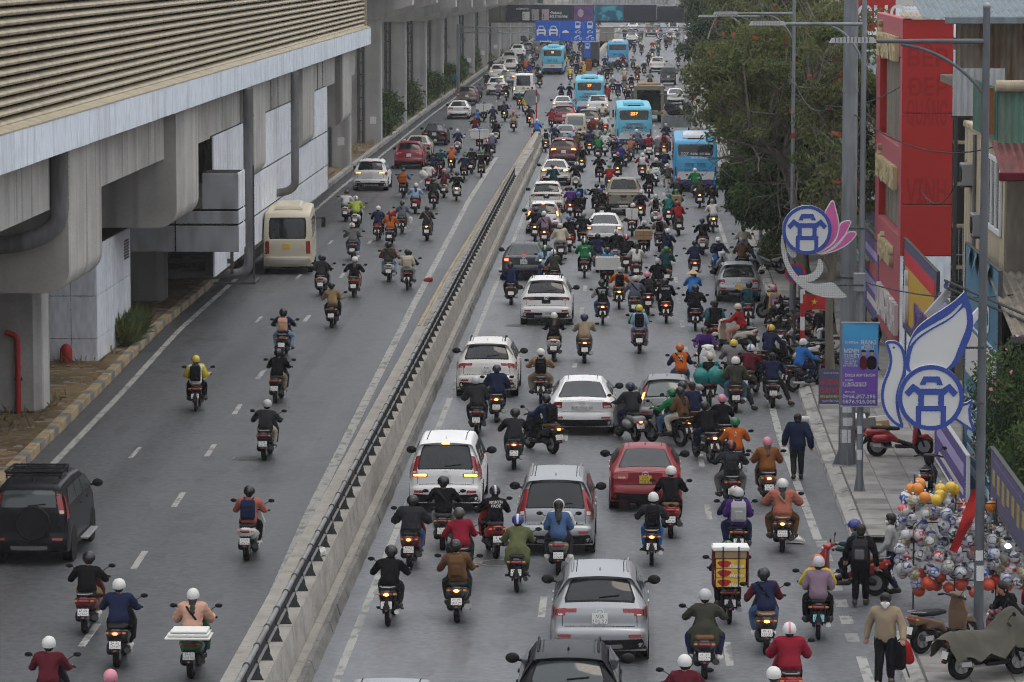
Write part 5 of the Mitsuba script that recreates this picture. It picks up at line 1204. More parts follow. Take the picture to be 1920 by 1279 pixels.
# ================================================================ where everything on the road stands: world x, y, ...
BIKES = [
 (-12.49, 199.68, 'under', 'black', 'black', 'orange', 'charcoal', 0.0, 1, 'sl:blue bag:orange'),
 (-11.09, 187.41, 'scooter', 'red', 'white', 'light_blue', 'black', 0.0, 1, 'hair:black'),
 (-14.25, 181.7, 'scooter', 'white', 'black', 'white', 'charcoal', 0.0, 1, ''),
 (-13.37, 176.78, 'scooter', 'white', 'white', 'lime', 'black', 0.0, 1, 'stripe:royal vest'),
 (-12.16, 158.89, 'scooter', 'black', 'white', 'grey', 'denim', 0.0, 0, 'stripe:red'),
 (-10.8, 141.57, 'scooter', 'maroon', 'white', 'black', 'peach', 0.0, 0, 'hair:brown shorts'),
 (-11.8, 169.58, 'under', 'red', 'white', 'navy', 'black', 0.0, 0, ''),
 (-11.02, 166.5, 'scooter', 'black', 'red', 'orange', 'black', 0.0, 0, 'hair:black hood'),
 (-10.93, 173.82, 'under', 'black', 'charcoal', 'slate', 'brown', 0.0, 0, 'cross bag2'),
 (-9.49, 169.66, 'scooter', 'black', 'black', 'charcoal', 'denim', 0.0, 0, 'hair:black lit cross:tan'),
 (-9.86, 148.32, 'scooter', 'white', 'black', 'red', 'denim', 0.0, 0, 'pil:black,dark_olive,pale_denim,cross'),
 (-8.88, 144.8, 'under', 'black', 'black', 'black', 'charcoal', 0.0, 0, 'pil:black,cream,light_grey,hood,bp:cream'),
 (-10.31, 190.97, 'under', 'black', 'charcoal', 'charcoal', 'black', 0.0, 1, ''),
 (-11.4, 205.56, 'scooter', 'red', 'black', 'white', 'navy', 0.0, 1, 'bundle'),
 (-10.23, 199.75, 'scooter', 'beige', 'pink', 'maroon', 'beige', 0.0, 1, 'hair:black'),
 (-9.4, 197.19, 'scooter', 'white', 'black', 'black', 'black', 0.0, 1, 'lit'),
 (-11.65, 215.24, 'scooter', 'red', 'black', 'navy', 'black', 0.0, 1, ''),
 (-11.54, 220.97, 'under', 'black', 'teal', 'dark_teal', 'black', 0.0, 1, ''),
 (-10.96, 223.15, 'under', 'black', 'orange', 'orange', 'charcoal', 0.0, 1, 'sl:blue lit'),
 (-9.81, 215.3, 'under', 'black', 'green', 'navy', 'black', 0.0, 1, ''),
 (-9.67, 221.57, 'scooter', 'black', 'navy', 'black', 'black', 0.0, 1, 'coat'),
 (-8.9, 217.9, 'under', 'black', 'green', 'black', 'tan', 0.0, 1, ''),
 (-10.71, 129.98, 'scooter', 'black', 'black', 'tan', 'black', 0.0, 0, ''),
 (-12.13, 142.2, 'scooter', 'silver', 'black', 'black', 'black', 0.0, 0, 'pil:charcoal,charcoal,black'),
 (-11.58, 244.61, 'scooter', 'white', 'white', 'navy', 'black', 0.0, 1, ''),
 (-9.08, 239.57, 'scooter', 'black', 'white', 'slate', 'denim', 0.0, 1, ''),
 (-9.04, 230.52, 'under', 'black', 'red', 'black', 'grey', 0.0, 1, 'stripe:white'),
 (-10.24, 247.96, 'under', 'black', 'blue', 'dark_olive', 'charcoal', 0.0, 1, 'box:white'),
 (-11.61, 276.33, 'under', 'red', 'navy', 'navy', 'black', 0.0, 1, 'bp:blue lit'),
 (-11.2, 263.63, 'scooter', 'white', 'red', 'maroon', 'black', 0.0, 1, ''),
 (-10.59, 281.46, 'under', 'black', 'navy', 'navy', 'charcoal', 0.0, 1, 'hood'),
 (-9.47, 257.76, 'scooter', 'cream', 'black', 'black', 'white', 0.0, 1, 'pil:black,black,black'),
 (-8.73, 273.95, 'scooter', 'black', 'pink', 'beige', 'beige', 0.0, 1, 'coat hair:black'),
 (-9.98, 290.38, 'under', 'black', 'black', 'navy', 'black', 0.0, 1, 'lit box:black'),
 (-11.64, 290.33, 'under', 'black', 'black', 'black', 'black', 0.0, 1, 'box:white'),
 (-7.73, 281.55, 'under', 'black', 'black', 'charcoal', 'black', 0.0, 1, 'lit box:sign'),
 (-8.64, 301.88, 'scooter', 'white', 'white', 'white', 'light_grey', 0.0, 1, 'pil:yellow,yellow,black'),
 (-13.62, 329.91, 'under', 'black', 'navy', 'slate', 'black', 0.0, 2, ''),
 (-11.24, 331.18, 'under', 'black', 'white', 'black', 'black', 0.0, 2, 'lit'),
 (-9.51, 314.25, 'under', 'black', 'white', 'dark_teal', 'black', 0.0, 1, 'lit:red'),
 (-8.92, 319.73, 'under', 'black', 'orange', 'charcoal', 'black', 0.0, 2, ''),
 (-10.69, 338.52, 'under', 'black', 'black', 'grey', 'black', 0.0, 2, 'lit'),
 (-15.49, 405.53, 'under', 'black', 'black', 'black', 'black', 0.0, 2, 'lit'),
 (-14.21, 361.0, 'under', 'black', 'green', 'charcoal', 'black', 0.0, 2, ''),
 (-12.1, 334.77, 'under', 'black', 'brown', 'mauve', 'charcoal', 0.0, 2, 'coat'),
 (-10.21, 363.99, 'under', 'black', 'grey', 'slate', 'grey', 0.0, 2, ''),
 (-10.86, 362.53, 'under', 'black', 'teal', 'blue', 'black', 0.0, 2, 'lit:red'),
 (-12.01, 396.9, 'under', 'black', 'black', 'black', 'navy', 0.0, 2, ''),
 (-10.72, 390.21, 'scooter', 'red', 'red', 'royal', 'black', 0.0, 2, ''),
 (-11.57, 403.88, 'under', 'black', 'orange', 'orange', 'black', 0.0, 2, ''),
 (-11.65, 424.34, 'under', 'black', 'white', 'white', 'black', 0.0, 2, ''),
 (-11.18, 420.49, 'under', 'black', 'black', 'navy', 'black', 0.0, 2, ''),
 (-12.58, 428.26, 'under', 'black', 'navy', 'charcoal', 'black', 0.0, 2, ''),
 (-9.77, 386.96, 'under', 'black', 'black', 'black', 'black', 0.0, 2, ''),
 (-8.98, 364.03, 'scooter', 'black', 'white', 'black', 'beige', 0.0, 2, 'pil:white,black,beige'),
 (-6.2, 330.15, 'under', 'black', 'black', 'navy', 'black', 0.0, 2, ''),
 (-6.18, 379.11, 'scooter', 'black', 'yellow', 'yellow', 'black', 0.0, 2, 'lit:red'),
 (-7.42, 420.61, 'under', 'black', 'yellow', 'yellow', 'charcoal', 0.0, 2, ''),
 (-7.72, 460.52, 'under', 'black', 'black', 'black', 'black', 0.0, 2, ''),
 (-5.43, 330.18, 'under', 'black', 'navy', 'navy', 'black', 0.0, 2, 'bp:black'),
 (-12.88, 484.55, 'under', 'black', 'grey', 'slate', 'black', 0.0, 2, ''),
 (-8.9, 508.73, 'under', 'black', 'red', 'black', 'black', 0.0, 2, 'lit:red'),
 (-9.41, 500.44, 'under', 'black', 'green', 'green', 'black', 0.0, 2, ''),
 (-8.05, 497.78, 'scooter', 'black', 'purple', 'purple', 'black', 0.0, 2, ''),
 (-1.9, 428.61, 'scooter', 'white', 'white', 'red', 'black', 0.0, 2, ''),
 (-1.28, 411.42, 'under', 'black', 'white', 'charcoal', 'black', 0.0, 2, ''),
 (-0.76, 424.7, 'scooter', 'red', 'navy', 'maroon', 'black', 0.0, 2, ''),
 (-2.84, 418.84, 'under', 'black', 'teal', 'navy', 'black', 0.0, 2, ''),
 (0.41, 417.06, 'under', 'black', 'navy', 'grey', 'charcoal', 0.0, 2, ''),
 (0.84, 387.3, 'scooter', 'black', 'yellow', 'black', 'black', 0.0, 2, ''),
 (1.63, 399.06, 'under', 'black', 'white', 'black', 'black', 0.0, 2, 'lit'),
 (0.62, 484.98, 'under', 'black', 'black', 'navy', 'black', 0.0, 2, ''),
 (0.12, 506.23, 'under', 'black', 'white', 'navy', 'black', 0.0, 2, ''),
 (1.59, 477.49, 'under', 'black', 'yellow', 'charcoal', 'black', 0.0, 2, ''),
 (-0.5, 373.15, 'scooter', 'red', 'white', 'beige', 'white', 0.0, 2, 'pil:white,cream,white'),
 (0.2, 354.52, 'scooter', 'red', 'black', 'black', 'black', 0.0, 2, ''),
 (-1.04, 336.35, 'under', 'grey', 'red', 'navy', 'black', 0.0, 2, ''),
 (-1.6, 350.41, 'under', 'black', 'white', 'grey', 'black', 0.0, 2, 'lit:red'),
 (-2.05, 332.68, 'under', 'black', 'black', 'black', 'black', 0.0, 2, 'lit:red bp:beige'),
 (-2.97, 388.81, 'under', 'black', 'white', 'charcoal', 'black', 0.0, 2, ''),
 (-1.98, 395.52, 'under', 'black', 'grey', 'dark_olive', 'black', 0.0, 2, ''),
 (-2.35, 380.8, 'under', 'black', 'navy', 'black', 'black', 0.0, 2, ''),
 (-3.19, 387.17, 'scooter', 'black', 'black', 'light_grey', 'black', 0.0, 2, ''),
 (-4.01, 523.31, 'under', 'black', 'navy', 'navy', 'black', 0.0, 2, ''),
 (0.46, 568.54, 'under', 'black', 'white', 'grey', 'black', 0.0, 2, ''),
 (1.87, 565.11, 'under', 'black', 'grey', 'charcoal', 'black', 0.0, 2, ''),
 (-0.69, 558.2, 'under', 'black', 'black', 'navy', 'black', 0.0, 2, ''),
 (-8.07, 477.18, 'under', 'black', 'blue', 'royal', 'black', 0.0, 2, ''),
 (-6.9, 447.14, 'under', 'black', 'green', 'dark_teal', 'black', 0.0, 2, ''),
 (-6.7, 489.9, 'under', 'black', 'white', 'charcoal', 'black', 0.0, 2, ''),
 (-6.11, 477.25, 'under', 'black', 'red', 'white', 'black', 0.0, 2, ''),
 (-5.83, 397.1, 'under', 'black', 'black', 'black', 'navy', 0.0, 2, ''),
 (-5.46, 404.07, 'under', 'black', 'pink', 'mauve', 'black', 0.0, 2, ''),
 (-5.11, 517.41, 'under', 'black', 'black', 'black', 'black', 0.0, 2, ''),
 (-6.22, 436.58, 'under', 'black', 'navy', 'navy', 'black', 0.0, 2, ''),
 (-6.74, 424.5, 'under', 'black', 'teal', 'charcoal', 'black', 0.0, 2, ''),
 (-6.62, 259.31, 'under', 'black', 'white', 'blue', 'navy', 0.0, 1, 'lit:red'),
 (-5.65, 245.46, 'scooter', 'black', 'black', 'white', 'charcoal', 0.0, 1, 'lit bp:black'),
 (-5.22, 252.22, 'scooter', 'black', 'white', 'navy', 'black', 0.0, 1, ''),
 (-5.96, 278.19, 'under', 'black', 'navy', 'crimson', 'charcoal', 0.0, 1, 'coat'),
 (-3.61, 262.37, 'under', 'black', 'teal', 'royal', 'black', 0.0, 1, ''),
 (-2.61, 262.4, 'under', 'black', 'blue', 'red', 'black', 0.0, 1, ''),
 (-2.29, 260.92, 'under', 'black', 'white', 'brown', 'black', 0.0, 1, ''),
 (-2.67, 242.95, 'scooter', 'black', 'navy', 'navy', 'black', 0.0, 1, 'lit'),
 (-2.03, 236.09, 'scooter', 'black', 'green', 'green', 'black', 0.0, 1, ''),
 (-1.62, 241.07, 'scooter', 'white', 'green', 'white', 'navy', 0.0, 1, ''),
 (-2.22, 248.9, 'under', 'black', 'black', 'light_grey', 'black', 0.0, 1, 'stripe:white'),
 (-3.5, 241.01, 'scooter', 'black', 'brown', 'brown', 'grey', 0.0, 1, 'hood'),
 (-3.79, 246.18, 'scooter', 'grey', 'pink', 'light_blue', 'black', 0.0, 1, ''),
 (-2.92, 223.95, 'scooter', 'black', 'red', 'charcoal', 'tan', 0.0, 1, 'lit bp:black'),
 (-3.03, 206.76, 'scooter', 'white', 'white', 'black', 'black', 0.0, 1, 'stripe:green hood shorts'),
 (-1.74, 213.55, 'under', 'black', 'none', 'black', 'black', 0.0, 1, 'bp:black'),
 (-0.68, 216.1, 'scooter', 'black', 'orange', 'black', 'black', 0.0, 1, 'lit'),
 (-2.14, 287.01, 'under', 'black', 'black', 'cream', 'navy', 0.0, 1, 'hood'),
 (-1.76, 267.78, 'scooter', 'red', 'none', 'white', 'black', 0.0, 1, 'lit:red'),
 (-1.1, 252.35, 'scooter', 'white', 'none', 'cream', 'black', 0.0, 1, ''),
 (-0.92, 234.32, 'scooter', 'black', 'red', 'black', 'black', 0.0, 1, 'shorts'),
 (-0.22, 229.08, 'scooter', 'black', 'black', 'beige', 'denim', 0.0, 1, 'hood'),
 (-0.55, 225.13, 'scooter', 'black', 'navy', 'royal', 'denim', 0.0, 1, 'lit'),
 (0.08, 234.95, 'scooter', 'grey', 'grey', 'salmon', 'denim', 0.0, 1, 'hood'),
 (0.55, 244.35, 'under', 'black', 'white', 'slate', 'denim', 0.0, 1, ''),
 (1.31, 238.04, 'classic', 'white', 'black', 'crimson', 'black', 0.0, 1, ''),
 (1.85, 235.61, 'scooter', 'black', 'white', 'grey', 'black', 0.0, 1, ''),
 (2.31, 240.57, 'scooter', 'red', 'black', 'peach', 'black', 0.0, 1, 'lit pil:black,pink,black,bp:maroon'),
 (0.78, 216.15, 'scooter', 'red', 'white', 'crimson', 'black', 0.0, 1, 'lit:red bp:white'),
 (1.59, 211.0, 'scooter', 'white', 'white', 'black', 'black', 180.0, 1, 'rev face pil0'),
 (2.21, 204.62, 'bicycle', 'black', 'cream', 'dark_olive', 'cream', 0.0, 1, ''),
 (-4.4, 169.5, 'scooter', 'black', 'navy', 'black', 'black', 0.0, 0, 'lit'),
 (-3.88, 166.43, 'scooter', 'maroon', 'white', 'mauve', 'black', 0.0, 0, 'lit cross'),
 (-2.98, 158.91, 'scooter', 'black', 'cream', 'cream', 'light_grey', 0.0, 0, 'puffer'),
 (-2.68, 163.48, 'scooter', 'red', 'denim', 'black', 'black', 0.0, 0, 'lit'),
 (-2.11, 166.18, 'under', 'black', 'grey', 'black', 'black', 0.0, 0, ''),
 (-1.84, 150.3, 'under', 'black', 'green', 'green', 'black', 0.0, 0, 'stripe:white txt:GRAB hood'),
 (-1.31, 153.09, 'scooter', 'grey', 'black', 'navy', 'navy', 0.0, 0, ''),
 (-3.0, 184.64, 'scooter', 'red', 'black', 'purple', 'black', 0.0, 1, 'lit'),
 (-2.51, 186.92, 'under', 'black', 'black', 'light_blue', 'black', 0.0, 1, 'lit bp:black'),
 (-2.53, 180.64, 'under', 'black', 'blue', 'black', 'black', 0.0, 1, ''),
 (-4.52, 138.74, 'scooter', 'black', 'black', 'navy', 'black', 0.0, 0, 'puffer'),
 (-3.36, 146.85, 'under', 'black', 'green', 'light_blue', 'denim', 0.0, 0, 'hair:black stripe:white'),
 (-2.97, 144.76, 'under', 'black', 'white', 'dark_olive', 'charcoal', 0.0, 0, 'stripe:navy'),
 (-1.69, 187.33, 'under', 'black', 'black', 'black', 'black', 0.0, 1, 'bp:charcoal'),
 (-1.38, 182.84, 'scooter', 'black', 'royal', 'black', 'black', 0.0, 1, ''),
 (0.58, 182.54, 'scooter', 'red', 'white', 'navy', 'black', 0.0, 1, 'lit bp:black'),
 (1.31, 178.99, 'scooter', 'white', 'silver', 'white', 'black', 0.0, 1, 'bp:black sl:cream hair:black'),
 (1.95, 179.72, 'scooter', 'black', 'teal', 'teal', 'black', 0.0, 1, 'lit:red coat'),
 (2.39, 182.96, 'under', 'black', 'green', 'green', 'charcoal', 0.0, 1, 'box:card'),
 (0.15, 172.54, 'under', 'white', 'white', 'black', 'black', 0.0, 0, 'box:panel'),
 (0.66, 160.71, 'under', 'black', 'white', 'black', 'black', 0.0, 0, 'stripe:royal box:card2'),
 (1.38, 163.91, 'scooter', 'black', 'pink', 'beige', 'black', 0.0, 0, 'bp:black'),
 (1.64, 156.61, 'scooter', 'brown', 'white', 'navy', 'charcoal', 0.0, 0, 'cross'),
 (-0.57, 155.73, 'scooter', 'silver', 'white', 'black', 'black', 0.0, 0, 'stripe:black coat bp:black'),
 (-0.11, 152.87, 'scooter', 'black', 'red', 'black', 'navy', 0.0, 0, 'shorts stripe:white'),
 (0.31, 148.89, 'scooter', 'black', 'black', 'white', 'crimson', 0.0, 0, 'hair:black wrap:crimson'),
 (-0.86, 145.76, 'under', 'black', 'navy', 'blue', 'black', 0.0, 0, 'box:cargo'),
 (-0.36, 137.2, 'under', 'black', 'light_grey', 'orange', 'tan', 0.0, 0, 'bp:black lit'),
 (1.13, 140.64, 'scooter', 'black', 'silver', 'black', 'black', 0.0, 0, 'hood'),
 (0.72, 135.0, 'scooter', 'black', 'pink', 'black', 'black', 0.0, 0, 'bp:charcoal lit:red txt:KHKT'),
 (1.37, 131.89, 'under', 'maroon', 'full:black', 'black', 'black', 0.0, 0, 'lit:red txt:LEGEND'),
 (-0.94, 131.24, 'under', 'black', 'black', 'black', 'denim', 0.0, 0, 'sl:light_grey lit txt:RIDER~CLUB'),
 (0.22, 133.59, 'scooter', 'black', 'cream', 'slate', 'slate', 0.0, 0, 'cross'),
 (0.37, 121.94, 'scooter', 'black', 'green', 'green', 'mauve', 0.0, 0, 'pil:yellow,light_blue,mauve,bp:black'),
 (-1.45, 119.0, 'scooter', 'black', 'navy', 'beige', 'grey', 0.0, 0, 'lit'),
 (2.41, 135.66, 'bicycle', 'grey', 'cone', 'blue', 'black', 0.0, 0, ''),
 (2.74, 149.95, 'scooter', 'black', 'black', 'navy', 'navy', 0.0, 0, 'lit:red'),
 (1.6, 109.6, 'under', 'blue', 'orange', 'orange', 'denim', 0.0, 0, 'sl:navy txt:AHA~08 cross'),
 (-2.48, 119.44, 'scooter', 'white', 'white', 'black', 'black', 0.0, 0, 'hair:brown'),
 (-2.63, 108.15, 'under', 'black', 'white', 'tan', 'beige', 0.0, 0, 'bp:black ride_wide'),
 (-4.25, 100.84, 'scooter', 'black', 'silver', 'charcoal', 'navy', 0.0, 0, 'puffer'),
 (-3.8, 103.76, 'scooter', 'black', 'navy', 'navy', 'black', 0.0, 0, 'puffer lit'),
 (-2.99, 94.13, 'scooter', 'black', 'black', 'charcoal', 'dark_teal', 0.0, 0, 'sl:black lit:red ride_under'),
 (-2.04, 97.21, 'scooter', 'black', 'black', 'navy', 'black', 30.0, 0, 'lit bp:black'),
 (0.21, 99.65, 'classic', 'grey', 'navy', 'charcoal', 'navy', 24.0, 0, 'lit:red'),
 (1.44, 98.71, 'under', 'black', 'green', 'green', 'denim', 40.0, 0, 'lit pil:black,brown,cream,hair:black'),
 (1.78, 100.03, 'scooter', 'black', 'charcoal', 'grey', 'black', 30.0, 0, 'pil:none,navy,navy lit'),
 (2.19, 95.6, 'under', 'black', 'black', 'black', 'navy', 18.0, 0, 'lit'),
 (2.58, 97.26, 'scooter', 'black', 'pink', 'black', 'black', 8.0, 0, 'lit coat'),
 (2.43, 107.55, 'under', 'black', 'cream', 'black', 'black', 0.0, 0, 'bundle:teal'),
 (3.16, 106.18, 'scooter', 'black', 'orange', 'olive', 'charcoal', 0.0, 0, 'hood legR coat pil:white,dark_olive,denim,legR,wshoe'),
 (4.3, 107.35, 'scooter', 'black', 'none', 'navy', 'charcoal', 0.0, 0, 'hood legR nohel'),
 (2.75, 92.01, 'scooter', 'black', 'green', 'orange', 'navy', 0.0, 0, 'sl:orange txt:A~P'),
 (2.53, 87.54, 'scooter', 'black', 'black', 'charcoal', 'grey', 0.0, 0, 'bp:charcoal stripe:red ride_wide'),
 (3.44, 88.25, 'scooter', 'brown', 'pink', 'rust', 'black', 0.0, 0, 'hair:brown lit puffer'),
 (2.45, 79.98, 'under', 'black', 'cream', 'navy', 'navy', 0.0, 0, 'stripe:red pil:silver,purple,navy,bp:light_grey'),
 (3.49, 81.17, 'scooter', 'black', 'white', 'salmon', 'brown', 0.0, 0, 'lit puffer cross:tan hair:black ride_wide'),
 (0.99, 83.12, 'scooter', 'red', 'white', 'black', 'black', 0.0, 0, ''),
 (0.53, 79.28, 'under', 'black', 'white', 'charcoal', 'blue', 0.0, 0, 'lit bp:black ride_under'),
 (-4.82, 71.9, 'under', 'black', 'black', 'black', 'charcoal', 0.0, 0, 'hood lit ride_wide ride_under'),
 (-4.79, 78.69, 'scooter', 'maroon', 'black', 'charcoal', 'denim', 0.0, 0, 'puffer lit'),
 (-4.2, 81.29, 'scooter', 'black', 'black', 'black', 'light_grey', 0.0, 0, 'cross:charcoal'),
 (-3.57, 76.64, 'scooter', 'black', 'dark_olive', 'crimson', 'charcoal', 0.0, 0, 'hood'),
 (-3.45, 72.35, 'scooter', 'black', 'black', 'brown', 'charcoal', 0.0, 0, 'lit bp:brown'),
 (-2.95, 80.17, 'scooter', 'red', 'black', 'black', 'black', 12.0, 0, 'hood txt:NORTH~FACE stripe:silver'),
 (-2.35, 75.83, 'under', 'black', 'royal', 'olive', 'dark_olive', 0.0, 0, 'coat hood stripe:white'),
 (-1.51, 78.04, 'scooter', 'grey', 'silver', 'white', 'black', 0.0, 0, 'pil:none,denim,charcoal,hair:black,wshoe'),
 (2.05, 72.35, 'under', 'black', 'dark_teal', 'black', 'black', 0.0, 0, 'box:yellow stripe:green'),
 (2.68, 69.18, 'scooter', 'black', 'black', 'navy', 'denim', 0.0, 0, 'sl:maroon lit cross wshoe'),
 (3.76, 70.75, 'under', 'black', 'orange', 'yellow', 'black', 0.0, 0, 'pil:silver,mauve,black pc:blue'),
 (1.44, 66.76, 'scooter', 'black', 'silver', 'dark_olive', 'navy', 0.0, 0, 'wshoe coat ride_wide'),
 (2.89, 63.39, 'scooter', 'red', 'white', 'crimson', 'black', 0.0, 0, 'puffer stripe:pink'),
 (0.97, 60.6, 'scooter', 'black', 'black', 'maroon', 'black', 0.0, 0, 'pil:white,maroon,black'),
 (2.45, 59.35, 'scooter', 'black', 'white', 'white', 'black', 0.0, 0, ''),
 (-10.79, 70.9, 'scooter', 'maroon', 'black', 'black', 'tan', 0.0, 0, 'wshoe'),
 (-9.68, 67.52, 'scooter', 'black', 'white', 'navy', 'black', 0.0, 0, 'lit:red wshoe'),
 (-8.15, 66.5, 'scooter', 'green', 'white', 'peach', 'navy', 0.0, 0, 'puffer hair:black box:foam cross:black'),
 (-10.08, 61.64, 'scooter', 'black', 'white', 'maroon', 'black', 0.0, 0, ''),
 (-8.65, 58.99, 'scooter', 'black', 'pink', 'maroon', 'black', 0.0, 0, ''),
 (-8.49, 79.7, 'scooter', 'white', 'black', 'salmon', 'black', 0.0, 0, 'bp:navy wshoe'),
 (-9.71, 95.72, 'scooter', 'black', 'silver', 'charcoal', 'cream', 0.0, 0, ''),
 (-10.6, 108.03, 'scooter', 'black', 'black', 'black', 'beige', 0.0, 0, ''),
 (-11.56, 120.1, 'scooter', 'black', 'full:black', 'navy', 'pale_denim', 0.0, 0, 'bp:peach hood ride_wide'),
 (-12.77, 106.04, 'under', 'black', 'red', 'yellow', 'beige', 0.0, 0, 'pil:yellow,white,black,sl:yellow,bp:black,hair:black shorts'),
 (2.97, 123.69, 'scooter', 'maroon', 'charcoal', 'slate', 'black', 6.0, 0, 'pil:hair,black,black,sl:teal'),
 (4.08, 122.56, 'scooter', 'cream', 'cream', 'red', 'peach', 62.0, 0, 'hood'),
 (2.37, 115.71, 'scooter', 'white', 'charcoal', 'purple', 'black', 190.0, 0, 'rev face'),
 (3.61, 109.93, 'scooter', 'black', 'white', 'maroon', 'black', -15.0, 0, 'stripe:blue'),
 (4.33, 115.55, 'scooter', 'black', 'yellow', 'navy', 'black', -35.0, 0, 'stripe:red'),
 (3.22, 111.27, 'under', 'black', 'yellow', 'grey', 'black', 0.0, 0, ''),
 (5.08, 111.33, 'under', 'black', 'white', 'blue', 'navy', -50.0, 0, ''),
 (4.96, 124.6, 'scooter', 'black', 'hair', 'black', 'black', 200.0, 0, 'rev face mask sl:black'),
 (5.34, 191.47, 'scooter', 'black', 'green', 'green', 'black', 0.0, 1, ''),
 (3.64, 152.19, 'under', 'white', 'white', 'navy', 'blue', 195.0, 0, 'rev face'),
 (5.02, 157.8, 'scooter', 'black', 'none', 'cream', 'denim', 0.0, 0, 'lit:red legR hood'),
 (4.27, 185.25, 'bicycle', 'grey', 'black', 'black', 'black', 0.0, 1, ''),
 (5.21, 75.69, 'scooter', 'red', 'royal', 'dark_teal', 'black', 78.0, 0, ''),
]
